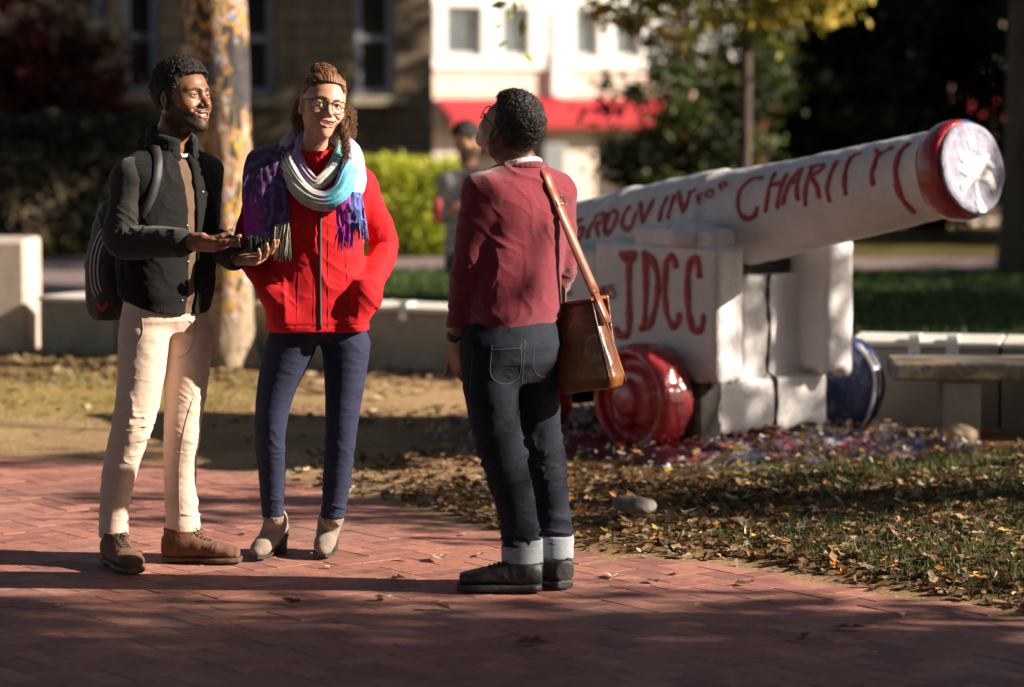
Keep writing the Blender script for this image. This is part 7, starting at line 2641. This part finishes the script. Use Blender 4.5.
    sc = mesh_np('scarf', v, F, SC_M, body, True, c)
    # knotted fringe
    mb = MB()
    def strands(x0, x1, y0, y1, dy, n, cols, jag=4, sl=0):
        for i in range(n):
            x = x0 + (x1 - x0) * (i + rng.random() * .8) / n
            ya = y0 + rng.uniform(-4, 1); yb = y1 + rng.uniform(-jag, jag)
            c = np.array(cols[rng.integers(0, len(cols))]) * rng.uniform(.6, 1.2)
            k = sl + rng.normal(0, 2.6)
            d0 = dy + rng.normal(0, .006)
            pts = [P(x, ya, d0), P(x + k * .4, ya * .6 + yb * .4, d0 - .004), P(x + k, yb, d0 + .002)]
            mb.tube(smooth_path3(pts, 8), [.0012, .0015, .0017, .0017, .0015, .0015, .0014, .0012, .0010][:len(smooth_path3(pts, 8))], 5, col=c)
    strands(246, 290, 239, 258, -.155, 95, [(.02, .022, .022), (.03, .05, .05), (.06, .07, .06), (.012, .012, .014)])
    strands(274, 290, 226, 256, -.162, 26, [(.58, .54, .44), (.45, .48, .38), (.14, .18, .12)], 5, -3)
    mb.build('fringe', SC_M, sc, True, True)
    mb = MB()
    strands(338, 352, 226, 247, -.168, 48, [(.50, .015, .40), (.28, .02, .40), (.40, .02, .5)], 5)
    strands(349, 367, 222, 238, -.165, 50, [(.10, .13, .42), (.20, .18, .5), (.06, .06, .2), (.3, .3, .5)], 6, 2)
    mb.build('fringe', SC_M, sc, True, True)
woman()
# ------------------------------------------------------------------ the man in the maroon sweater, seen from behind
def man_two():
    Y0 = 9.57
    P = lambda px, py, dy=0.0: W(px, py, Y0 + dy)
    T = frame(-140)
    r_, f = T[0], T[1]
    H = Head(P(509.5, 129, -.0), frame(-131, 39, 2), 1.0, smile=.6, lid=.0045, gape=.0)
    nb = P(519, 163, .015)
    LS, LE, LW = P(483, 192, -.10), P(468, 264, -.085), P(457, 334, -.02)
    RS, RE, RW = P(556, 194, .10), P(561, 264, .14), P(540, 308, .31)
    legL = [P(489, 350, -.06), P(491, 385, -.055), P(496, 428, -.05), P(507, 468, -.035), P(517, 512, -.01), P(523, 559, .0)]
    legR = [P(528, 348, .06), P(533, 385, .075), P(539, 428, .09), P(546, 468, .10), P(551, 510, .11), P(555, 554, .115)]
    rL = [.102, .095, .084, .076, .067, .0645]; rR = [.098, .088, .077, .070, .064, .061]
    lo = np.min([LE, LW, legL[-1], nb], 0) - .13; hi = np.max([RS, RE, RW, legR[0], H.P(0, -.1, .1), H.P(0, 0, .13)], 0) + .11
    lo[2] = .05; hi[2] = 1.80
    S = SDF(lo, hi, .0025, zgrid(.05, 1.80, [(.62, .92), (1.40, 1.76)], .0025, .012))
    H.face(S, nb)
    S.add(rc(H.P(-.035, -.082, -.085), H.P(.035, -.082, -.085), .016, .016), .03)     # roll of the nape, head tipped back
    S.add(loft(P(515, 333), T, [(-.02, 0, 0, .14, .10), (.1, 0, 0, .14, .10), (.3, 0, 0, .155, .10), (.47, 0, 0, .15, .09), (.54, 0, 0, .08, .07)], 2.2), .04)
    for a, b, r0, r1 in ((LS, LE, .046, .038), (LE, LW, .036, .027), (RS, RE, .046, .038), (RE, RW, .036, .027)):
        S.add(rc(a, b, r0, r1), .03)
    hand(S, P(457, 341, -.02), V(.05, .02, -1), unit(V(.80, .45, 0)), -1, [(26, 26, 16), (24, 24, 16), (24, 24, 16), (26, 26, 18)], (20, -14, 6), 1.0)
    hand(S, RW, V(-.4, .5, -.6), V(-.5, -.6, -.2), +1, [(25, 25, 15)] * 4, (30, 10, 6), 1.0)
    for L in (legL, legR):
        for i in range(5): S.add(rc(L[i], L[i + 1], (.06, .055, .045, .04, .034)[i], (.055, .045, .04, .034, .03)[i]), .02)
    skin = (.235, .105, .058)
    def cols(v):
        c = H.skin_cols(v, skin, (.2, .07, .05), (.012, .009, .008), None, None)
        L = H.loc(v)   # clipper-short hair on the nape and sides
        k = sstep(.03, .0, np.abs(L[:, 0]) * 0 + np.maximum(L[:, 1] + .004, 0) * 2) * sstep(-.085, -.05, L[:, 2]) * sstep(.12, .10, L[:, 2]) * (np.abs(L) < .14).all(1)
        return c * (1 - .6 * k[:, None])
    body = sdf_obj('person', S, skin_mat('brown_skin'), None, None, cols, 1)
    tag(body, 'man in maroon sweater and cuffed dark jeans seen from behind with head tipped back', 'person')
    H.eyes(body, (.03, .015, .008))
    glasses(H, body)
    HB = simple('grey_black_hair', (.007, .006, .0055), (.020, .017, .015), 200, .5, 420, .0022, spec=.45)
    hr = cropped_hair(H, 'hair', body, HB, .022, .0035, [-.06, -.035, -.012, -.002, .003, .010, .020, .032, .052, .2, .3], 9, (135, .0030), -.040)

    fuzz(hr, HB, 1700, np.random.default_rng(6), .008, .0008, .004, lambda p: H.loc(p)[:, 2] > -.01)
    # sweater
    MAR = cloth('maroon_knit', (.21, .020, .040), (.15, .013, .027), 620, .92, .35, .0008, mott=14)
    O = P(513, 334)
    tz = lambda py: P(515, py)[2] - O[2]
    sh = lambda px: (px - 513) / 296 / r_[0]
    st = [(tz(336), 0, 0, .164, .122), (tz(322), 0, 0, .163, .121), (tz(313), 0, 0, .176, .134), (tz(270), sh(515), 0, .174, .126), (tz(228), sh(518), 0, .184, .124), (tz(200), sh(519), 0, .186, .116), (tz(183), sh(519), -.004, .160, .100), (tz(172), sh(519), -.006, .115, .085), (tz(160), sh(519), -.006, .070, .068)]
    lo = np.min([LE, LW, RW, O], 0) - .2; hi = np.max([LE, RE, RW, RS, O], 0) + .2; lo[2] = O[2] - .06; hi[2] = 1.56
    S = SDF(lo, hi, .0052)
    S.add(loft(O, T, st, 2.3), .02)
    for s_, e_, w_ in ((LS, LE, LW), (RS, RE, RW)):
        S.add(rc(s_ * .45 + nb * .55 + V(0, 0, -.035), s_, .060, .063), .05)
        S.add(poly([s_, s_ * .5 + e_ * .5, e_, e_ * .4 + w_ * .6, w_ * .9 + e_ * .1], [.067, .064, .056, .049, .041]), .02); S.add(rc(w_ * .88 + e_ * .12, w_, .0345, .0335), .005)
        S.sub(rc(w_, w_ + unit(w_ - e_) * .08, .029, .029), .003)
    S.sub(rc(nb + V(0, 0, -.012), H.P(0, -.03, -.06), .058, .066), .004)
    S.cut_plane(O + V(0, 0, .004), unit(V(-.10, 0, -1)))
    def dj(v, n):
        t = v[:, 2] - O[2]
        el = np.exp(-(np.minimum(np.linalg.norm(v - LE, axis=1), np.linalg.norm(v - RE, axis=1)) / .11) ** 2)
        arm = sstep(P(492, 0)[0], P(478, 0)[0], v[:, 0])
        w = v - O
        rib = .0006 * np.sin(np.arctan2(w @ f, w @ r_) * 100) * sstep(tz(320), tz(326), t)
        waist = np.exp(-((t - tz(300)) / .05) ** 2)
        return (folds(v, 201, 4.2, .0055, 2, 2.6, (.5, .2)) + folds(v, 203, 3.6, .0045, 0, 1.8)) * sstep(tz(322), tz(310), t) + waist * folds(v, 205, 6, .006, 2, 3.0) + el * folds(v, 207, 9, .007, 2, 2.2, (.7, 0)) + arm * folds(v, 209, 8, .0035, 2, 3.0, (.9, 0)) + .0016 * fbm(v * 24, 5, 2) + rib
    sw = sdf_obj('sweater', S, MAR, body, dj)
    # white shirt collar standing out of the crew neck
    S = SDF(nb - .15, nb + .15, .0038)
    up = unit(H.A[2] * .35 + V(0, 0, 1))
    for i in range(30):
        a0, a1 = 2 * math.pi * i / 30, 2 * math.pi * (i + 1) / 30
        q = lambda a, z: nb + f * (-.004 + .066 * math.cos(a)) + r_ * .066 * math.sin(a) + V(0, 0, z - .020 * math.cos(a))
        for z in (-.030, -.019, -.007): S.add(rc(q(a0, z), q(a1, z), .0075, .007), .01)
    sdf_obj('shirt_collar', S, cloth('white_poplin', (.76, .75, .74), (.68, .67, .66), 900, .85, .05), body, lambda v, n: .0015 * fbm(v * 30, 4, 2))
    S = SDF(nb - .16, nb + .10, .004)
    for i in range(30):
        a0, a1 = 2 * math.pi * i / 30, 2 * math.pi * (i + 1) / 30
        q = lambda a: nb + f * (-.004 + .076 * math.cos(a)) + r_ * .078 * math.sin(a) + V(0, 0, -.026 - .024 * math.cos(a))
        S.add(rc(q(a0), q(a1), .0105, .0105), .006)
    sdf_obj('neckband', S, MAR, sw)

    # watch on the near wrist
    wd = unit(LW - LE)
    c = LW + wd * .010
    mb = MB(); mb.lathe([(-.011, .0325), (-.009, .0345), (.009, .0345), (.011, .0325)], c, wd, 28); mb.build('watch_strap', simple('black_strap', (.015, .015, .016), None, 60, .5), body, True)

    # dark jeans with wide turn-ups
    DN = cloth('raw_black_denim', (.017, .022, .038), (.008, .010, .018), 1000, .85, .0, .0006, mott=10)
    def dp(v, n):
        z = v[:, 2]
        knee = np.exp(-((z - .47) / .14) ** 2); low = sstep(.40, .22, z) * sstep(.12, .2, z); top = sstep(.62, .78, z)
        return folds(v, 221, 4.2, .0050, 2, 2.6, (-.8, .3)) * (.5 + .5 * top) + knee * folds(v, 223, 6.5, .0095, 2, 3.6, (-.5, .2)) + low * folds(v, 227, 7, .0105, 2, 4.0, (.25, .2)) + .0012 * fbm(v * 34, 6, 2)
    jn = trousers('jeans', body, DN, T, P(514, 352), [(-.10, 0, -.012, .10, .085), (-.03, 0, -.018, .145, .120), (.03, 0, -.014, .163, .130), (.09, 0, -.006, .160, .122), (.12, 0, 0, .152, .112)], legL, rL, legR, rR, P(514, 318)[2], dp)
    CUF = cloth('pale_denim_reverse', (.30, .32, .36), (.22, .24, .28), 900, .9, .1, .0006)
    for q, rr, hh in ((legL[-1], rL[-1], .085), (legR[-1], rR[-1], .080)):
        S = SDF(q - .14, q + V(.14, .14, .2), .004)
        S.add(rc(q + V(0, 0, -.1), q + V(-.004, 0, hh + .1), rr + .0055, rr + .0065))
        S.sub(rc(q + V(0, 0, -.2), q + V(-.004, 0, hh + .2), rr - .006, rr - .005), .001)
        S.cut_plane(q + V(0, 0, -.012), V(0, 0, -1)); S.cut_plane(q + V(0, 0, hh - .012), V(.04, 0, 1))
        sdf_obj('cuff', S, CUF, jn, lambda v, n: folds(v, 231, 8, .0025, 2, 2.0))
    cj = Caster([jn])
    TH = simple('grey_stitching', (.11, .11, .12), None, 60, .9)
    mb = MB()
    for line in ([(492, 346), (491, 375), (505, 384), (520, 374), (521, 344)], [(492, 350), (521, 348)], [(525, 340), (523, 372), (520, 392)], [(534, 347), (534, 370), (545, 377), (555, 368)], [(473, 348), (470, 400), (476, 440), (490, 490), (502, 538)]):
        pp, nn = cj.path(line, .0003, 30)
        if len(pp) > 4: mb.tube(pp, .0011, 5)
    mb.build('stitching', TH, jn, True)

    # black boots
    LEA = simple('worn_black_leather', (.010, .0105, .010), (.017, .0175, .016), 18, .55, 90, .0012)
    SO = simple('black_rubber_sole', (.012, .012, .012), (.02, .02, .02), 40, .6, 200, .001)
    shoe('boot', G(541, 592), (-.995, .02), .285, .106, body, LEA, SO, .074, .04, .052, .024, seed=5, lace=SO)
    shoe('boot', G(565, 590), (-.55, .83), .28, .106, body, LEA, SO, .074, .04, .052, .024, seed=6, lace=SO)

    # satchel hanging at his far side from a strap over the right shoulder
    TAN = simple('tan_bridle_leather', (.22, .070, .018), (.12, .036, .009), 7, .30, 60, .0010, coat=.25)
    bc = P(585, 346, .02)
    u1 = unit(V(.85, -.5, .17)); up = unit(V(-.16, .06, 1)); w1 = unit(np.cross(u1, up)); up = np.cross(w1, u1)   # w1: toward the camera's left side
    A = np.array([u1, w1, up])
    bc = bc
    S = SDF(bc - .3, bc + .3, .0042)
    S.add(loft(bc - up * .150, np.array([u1, w1, up]), [(0, .0, 0, .104, .050), (.03, .002, 0, .112, .064), (.12, -.002, 0, .104, .058), (.22, -.006, 0, .088, .044), (.285, -.008, 0, .076, .030), (.30, -.008, 0, .070, .022)], 3.6), .01)
    S.sub(loft(bc + up * .115 - w1 * 0, np.array([u1, w1, up]), [(0, -.008, 0, .060, .012), (.09, -.008, 0, .066, .018)], 3), .008)
    bag = sdf_obj('satchel', S, TAN, None, lambda v, n: .0030 * fbm(v * 9, 12, 2) + folds(v, 241, 7, .0022, 0, 1.5))
    tag(bag, 'tan leather satchel hanging at the hip of the man in the maroon sweater', 'bag')
    # flap folded over the outer side
    S = SDF(bc - .3, bc + .3, .004)
    for (o0, o1, h0, h1) in ((-.058, -.070, .135, .02),):
        S.add(rbox(bc + up * .152 - w1 * .012, (.074, .050, .006), A, .005), .01)
        A2 = np.array([u1, unit(w1 * 1 + up * .10), unit(up - w1 * .10)])
        S.add(rbox(bc - w1 * .066 + up * .075, (.080, .006, .085), A2, .005), .014)
    sdf_obj('flap', S, TAN, bag, lambda v, n: .003 * fbm(v * 12, 3, 2))
    # end gusset with its stitched edges
    mb = MB()
    for sg in (-1, 1):
        q = [bc + u1 * (.100 - .036 * t) + w1 * sg * (.054 - .028 * t) + up * (-.14 + .28 * t) for t in np.linspace(0, 1, 10)]
        mb.tube(np.array(q) + u1 * .004, .0042, 7)
    mb.build('piping', simple('dark_edge_leather', (.12, .04, .012), None, 30, .4), bag, True)
    # tab and ring at the near end, strap up over the shoulder
    STR = simple('chestnut_strap', (.25, .085, .045), (.19, .06, .03), 12, .42, 60, .0008)
    MET = simple('brass', (.62, .47, .25), (.5, .36, .18), 30, .25, metal=.9)
    anchor = bc + u1 * .072 + up * .150
    mb = MB(); ribbon(mb, np.array([anchor + up * .02, anchor + u1 * .010 - up * .01, anchor + u1 * .022 - up * .05, anchor + u1 * .030 - up * .085]), np.tile(u1 + up * .3, (4, 1)), .040, .005)
    mb.build('strap_tab', STR, bag, True)
    cs = Caster([sw, body])
    on, nn = cs.path([(541, 166), (549, 186), (556, 203)], .007, 10)
    nn = np.tile(nn.mean(0), (len(nn), 1))
    back_side = [P(530, 168, .09), P(524, 182, .16), P(534, 215, .24), P(552, 260, .22)]
    free = [P(566, 226, -.045), P(576, 250, -.04), P(588, 280, -.02), anchor + up * .02]
    P_ = np.concatenate([back_side[::-1], on, free])
    N_ = np.concatenate([[V(.1, .9, .3), V(-.2, .8, .5), V(-.1, .3, .9), V(0, .1, 1)], nn, np.tile(unit(V(.45, -.85, .2)), (4, 1))])
    dense = smooth_path3(P_, 60)
    for _ in range(25): dense[1:-1] = (dense[:-2] + 2 * dense[1:-1] + dense[2:]) / 4; tt = np.linspace(0, 1, len(dense))
    N_ = np.stack([np.interp(tt, np.linspace(0, 1, len(N_)), N_[:, i]) for i in range(3)], 1)
    mb = MB(); ribbon(mb, dense, N_, .037, .004); mb.build('strap', STR, bag, True)
    k = int(len(dense) * .55)
    c, n = cs.hit(557.5, 201)
    if c is not None:
        t = unit(P(566, 226, -.045) - P(550, 186, -.01)); s = unit(np.cross(t, n))
        mb = MB(); hw, hl = .0225, .017
        ring = [c + n * .012 + s * hw * a + t * hl * b for a, b in ((-1, -1), (1, -1), (1, 1), (-1, 1), (-1, -1))]
        mb.tube(np.array(ring), .0028, 6); mb.tube(np.array([c + n * .013 - t * .0, c + n * .013 + t * hl]), .002, 6)
        mb.build('buckle', MET, bag, True)
    mb = MB(); mb.tube(np.array([anchor + up * .02 + s * .02, anchor + up * .035, anchor + up * .02 - s * .02]) if c is not None else np.array([anchor, anchor + up * .02]), .003, 6); mb.build('ring', MET, bag, True)
    # dark tablet poking out of the bag
    c = P(558.5, 298, .03)
    A = np.array([unit(V(.9, .35, 0)), unit(V(-.35, .9, 0)), V(0, 0, 1)])
    mb = MB(); mb.box(c - V(0, 0, .05), (.024, .004, .085), A, .003)
    t = mb.build('tablet', simple('black_glass_slab', (.008, .008, .009), None, 10, .15))
    tag(t, 'thin black tablet poking up out of the tan satchel', 'tablet')
    mb = MB(); mb.box(c - V(0, 0, .05) + A[0] * .0252, (.0012, .0036, .084), A); mb.build('edge', simple('pale_metal_edge', (.6, .6, .6), None, 10, .3, metal=.5), t)
man_two()
# ------------------------------------------------------------------ the man standing beyond the wall, looking down
def man_three():
    Y0 = 20.3
    P = lambda px, py, dy=0.0: W(px, py, Y0 + dy)
    k = Y0 / FPX
    T = frame(-20); r_, f = T[0], T[1]
    H = Head(P(466, 140, 0), frame(-38, -22, 0), .98, smile=.3, gape=0, lid=.003)
    nb = P(468, 164, .04)
    gz = -.02
    RS, RE, RW = P(447, 182, -.05), P(441, 216, -.02), P(452, 212, -.28)
    LS, LE, LW = P(489, 182, .07), P(494, 215, .06), P(468, 212, -.22)
    hip = P(468, 248)
    fR = V(P(459, 0)[0], Y0 - .05, gz + .08); fL = V(P(478, 0)[0], Y0 + .08, gz + .08)
    lo = np.min([RE, fR, RW], 0) - .16; hi = np.max([LE, LS, fL], 0) + .16; lo[2] = gz; hi[2] = H.o[2] + .18
    S = SDF(lo, hi, .006)
    H.face(S, nb)
    S.add(loft(hip, T, [(-.02, 0, 0, .13, .09), (.2, 0, 0, .13, .09), (.45, 0, 0, .14, .09), (.52, 0, 0, .08, .06)], 2.2), .04)
    for a, b, r0, r1 in ((RS, RE, .044, .038), (RE, RW, .036, .027), (LS, LE, .044, .038), (LE, LW, .036, .027), (hip - r_ * -.08, fR, .06, .04), (hip + r_ * -.08, fL, .06, .04)):
        S.add(rc(a, b, r0, r1), .03)
    hand(S, RW, V(.6, -.7, .1), V(.3, .4, .9), +1, [(18, 20, 15)] * 4, (30, 10, 5)); hand(S, LW, V(-.5, -.8, .1), V(-.2, .3, .9), -1, [(18, 20, 15)] * 4, (30, 10, 5))
    def cols(v):
        def bf(L):
            x, y, z = np.abs(L[:, 0]), L[:, 1], L[:, 2]
            b = sstep(-.02, -.05, z) * sstep(-.03, 0, y) * sstep(-.15, -.13, z)
            return b * sstep(.6, 1.1, np.linalg.norm((L - V(0, .09, -.064)) / V(.03, .04, .014), axis=1)) * .9
        return H.skin_cols(v, (.40, .21, .14), (.3, .1, .09), (.015, .01, .008), ((.02, .013, .010), bf))
    body = sdf_obj('person', S, skin_mat('olive_skin'), None, None, cols, 1)
    tag(body, 'dark-haired bearded man in grey checked shirt looking down, beyond the low wall', 'person')
    H.eyes(body)
    cropped_hair(H, 'hair', body, HAIR_BLACK, .024, .010, None, 15)
    m, nt, b = new_mat('grey_checked_flannel')
    tc = nd(nt, 'ShaderNodeTexCoord'); ck_ = nd(nt, 'ShaderNodeTexChecker'); ck_.inputs['Scale'].default_value = 26
    ck_.inputs['Color1'].default_value = (.34, .33, .36, 1); ck_.inputs['Color2'].default_value = (.17, .17, .20, 1)
    nt.links.new(tc.outputs['Object'], ck_.inputs[0]); nt.links.new(ck_.outputs[0], b.inputs['Base Color']); b.inputs['Roughness'].default_value = .9
    S = SDF(lo, hi, .008)
    S.add(loft(hip, T, [(-.06, 0, 0, .17, .125), (.2, 0, 0, .165, .12), (.42, 0, 0, .175, .115), (.5, 0, 0, .12, .085), (.55, 0, 0, .07, .065)], 2.3), .02)
    for s_, e_, w_ in ((RS, RE, RW), (LS, LE, LW)):
        S.add(rc(s_ * .5 + nb * .5 - V(0, 0, .04), s_, .055, .062), .04); S.add(rc(s_, e_, .064, .054), .03); S.add(rc(e_, w_, .052, .04), .03)
    S.sub(rc(nb, H.P(0, 0, -.06), .052, .06), .004)
    sdf_obj('shirt', S, m, body, lambda v, n: folds(v, 301, 5, .007, 2, 2) + folds(v, 303, 6, .005, 0, 2))
    DT = cloth('dark_trouser_cloth', (.04, .04, .05), None, 400)
    trousers('trousers', body, DT, T, hip - V(0, 0, .16), [(.02, 0, 0, .12, .09), (.06, 0, 0, .155, .11), (.14, 0, 0, .155, .11)], [hip - r_ * -.085 - V(0, 0, .12), fR + V(0, 0, .42), fR], [.09, .07, .06], [hip + r_ * -.085 - V(0, 0, .12), fL + V(0, 0, .42), fL], [.09, .07, .06], hip[2], lambda v, n: folds(v, 311, 5, .005, 2, 3), h=.008)
    for q in (fR, fL):
        shoe('shoe', V(q[0], q[1], 0) - f * .07, (f[0], f[1]), .28, .10, body, simple('dark_trainer', (.03, .03, .03), None, 30, .6), simple('white_sole', (.5, .5, .5), None, 30, .6))
    c = (RW + LW) / 2 + V(-.16, -.10, .02)
    S = SDF(c - .12, c + .12, .005)
    A = np.array([unit(V(.9, .3, .1)), unit(V(-.3, .9, 0)), V(0, 0, 1)])
    S.add(rc(c - V(0, 0, .055), c + V(0, 0, .05),   .030, .036)); 
    cup = sdf_obj('red_cup', S, simple('red_paper', (.30, .02, .02), (.24, .016, .016), 30, .6), None)
    tag(cup, 'red drinks cup held by the dark-haired man in the grey checked shirt', 'cup')
    mb = MB(); mb.lathe([(0, .040), (.006, .040), (.008, .034), (.016, .032)], c + V(0, 0, .052), V(0, 0, 1), 24); mb.build('lid', simple('dark_red_lid', (.25, .05, .05), None, 30, .4), cup, True)
man_three()
# ------------------------------------------------------------------ trees outside the picture that throw the shade
SUN_EL, SUN_H = 25.0, unit(V(1, -0.13, 0))
def along(X, c):
    """a spot at that X whose shade falls on the strip c of the ground in view"""
    return V(X, c - 0.13 * X, 0)

def shade_tree(x, c, lo, hi, rx, ry, seed, label, per=55, nc=90, size=.16, clump=.25, hollow=0.0):
    b = along(x, c)
    tree('shade_tree', b, hi * 0.9, 0.17, [((b[0], b[1], lo + (hi - lo) * .5), (rx, ry, (hi - lo) * .5))], size, MG + YG[:2], label, 'tree', 'trees that shade the path from the right', seed=seed, per=per, nc=nc, clump=clump, hollow=hollow, fork=.3)
shade_tree(8.6, 7.2, 1.6, 6.6, 2.6, 2.15, 51, 'leafy tree just out of view at the right, shading the near bricks', per=140, nc=150)
shade_tree(12.4, 6.55, 2.2, 8.5, 2.8, 2.6, 52, 'second leafy tree out of view behind the first', per=150, nc=150)
shade_tree(6.6, 11.55, 0.7, 4.4, 1.3, .75, 53, 'small tree out of view beside the lawn at the right', per=42, nc=60, size=.12)
shade_tree(10.8, 13.35, 3.2, 6.6, 1.9, .8, 54, 'loose tree out of view that dapples the cannon', per=22, nc=40)
shade_tree(15.5, 25.6, 1.2, 6.2, 4.0, 4.4, 55, 'broad tree out of view shading the lawn', per=130, nc=130, size=.24)
shade_tree(17.0, 35.2, 0.8, 11.0, 3.5, 2.8, 56, 'broad tree out of view shading the evergreens', per=130, nc=120, size=.25)

shade_tree(10.8, 35.0, 0.6, 7.4, 2.2, 2.3, 57, 'dense tree out of view beside the evergreens', per=120, nc=110, size=.22)
# unseen trees added to close off the sky over the walk and behind the camera
def sky_block_tree(x, y, h, cr, seed, label):
    tree('sky_block_tree', (x, y, float(terrain(np.array([x]), np.array([y]))[0])), h * .9, .26, cr, .42, DG, label, 'tree', 'unseen trees added to block the sky', seed=seed, per=95, nc=80, clump=.3, hollow=0.0, fork=.45)
sky_block_tree(-8.5, 7.0, 11, [((-6.0, 6.5, 9.6), (5.2, 5.5, 2.2)), ((-10.5, 10, 8.6), (4, 4.5, 3.2))], 71, 'tall sky-blocking tree added left of the group, out of view')
sky_block_tree(-8.0, -3.5, 11, [((-5.0, -3.0, 9.6), (5.5, 5.0, 2.4)), ((-9.5, -4, 7), (4, 4.5, 3.5))], 72, 'tall sky-blocking tree added behind the photographer on the left')
sky_block_tree(3.0, -6.5, 10, [((2.5, -6.5, 7.0), (5.0, 3.0, 4.0))], 73, 'tall sky-blocking tree added straight behind the photographer')
sky_block_tree(-9.0, 19.0, 12, [((-7.0, 17.0, 10.2), (5.0, 5.0, 2.4)), ((-10.5, 20, 8.0), (3.5, 5, 3.4))], 74, 'tall sky-blocking tree added beyond the left edge of the wall')
sky_block_tree(-14.0, 2.0, 9, [((-14, 2, 5.5), (3.5, 7, 4.5))], 75, 'bushy sky-blocking tree added far to the left')

sky_block_tree(9.5, -1.0, 13, [((7.5, 4.0, 12.2), (5.0, 5.5, 2.0)), ((9, -2, 11), (4, 4, 3))], 77, 'very tall sky-blocking tree added right of the photographer')
sky_block_tree(10.5, 22.0, 13, [((5.0, 21.0, 12.4), (6.5, 5.5, 2.0)), ((-2.5, 23.0, 12.8), (5.0, 5.0, 1.8))], 78, 'wide-spreading sky-blocking tree added beyond the right end of the lawn')

sky_block_tree(-5.2, 11.5, 14, [((0.5, 10.5, 12.6), (6.5, 6.0, 1.8)), ((-2.0, 5.0, 13.0), (5.0, 4.0, 1.8))], 79, 'tallest tree, added with its crown high over the group to block sky')
sky_block_tree(12.5, -4.5, 9, [((12, -4.5, 4.6), (4.0, 4.0, 4.2)), ((17.5, 0.5, 4.6), (3.5, 4.5, 4.2))], 80, 'low-branched sky-blocking tree added behind the photographer on the right')
sky_block_tree(14.5, 20.2, 9, [((14, 20.2, 5.0), (3.0, 1.2, 4.2))], 81, 'low-branched sky-blocking tree added beyond the right end of the bench')
sky_block_tree(6.5, -7.0, 8, [((6.5, -7.0, 3.6), (4.0, 2.5, 3.6))], 82, 'bushy sky-blocking tree added right behind the photographer')

# ------------------------------------------------------------------ camera, sun, sky
cam = bpy.data.cameras.new('camera')
co = bpy.data.objects.new('camera', cam); COL.objects.link(co)
co.location = (0, 0, CAMZ); co.rotation_euler = (math.pi / 2 - PITCH, 0, 0)
cam.lens = 100; cam.sensor_width = 36; cam.clip_end = 2000; cam.clip_start = 0.1
cam.dof.use_dof = True; cam.dof.focus_distance = 10.0; cam.dof.aperture_fstop = 1.8; cam.dof.aperture_blades = 9
SC.camera = co

sun_dir = V(SUN_H[0] * math.cos(R(SUN_EL)), SUN_H[1] * math.cos(R(SUN_EL)), math.sin(R(SUN_EL)))
sl = bpy.data.lights.new('sun', 'SUN'); sl.energy = 5.0; sl.angle = R(0.5); sl.color = (1.0, 0.87, 0.71)
so = bpy.data.objects.new('sun', sl); COL.objects.link(so)
so.rotation_euler = Vector(sun_dir).to_track_quat('Z', 'Y').to_euler()
so.location = (20, -3, 12)
w = bpy.data.worlds.new('World'); SC.world = w; w.use_nodes = True
nt = w.node_tree
sky = nt.nodes.new('ShaderNodeTexSky'); sky.sky_type = 'NISHITA'; sky.sun_disc = False
sky.sun_elevation = R(SUN_EL); sky.sun_rotation = math.atan2(sun_dir[0], sun_dir[1])
nt.links.new(sky.outputs[0], nt.nodes['Background'].inputs[0])
nt.nodes['Background'].inputs[1].default_value = 0.05
SC.view_settings.view_transform = 'Standard'; SC.view_settings.look = 'None'
SC.view_settings.exposure = 1.38; SC.view_settings.gamma = 1.0; SC.view_settings.use_curve_mapping = False
SC.render.engine = 'CYCLES'
SC.cycles.use_denoising = True
SC.cycles.max_bounces = 8; SC.cycles.transparent_max_bounces = 8
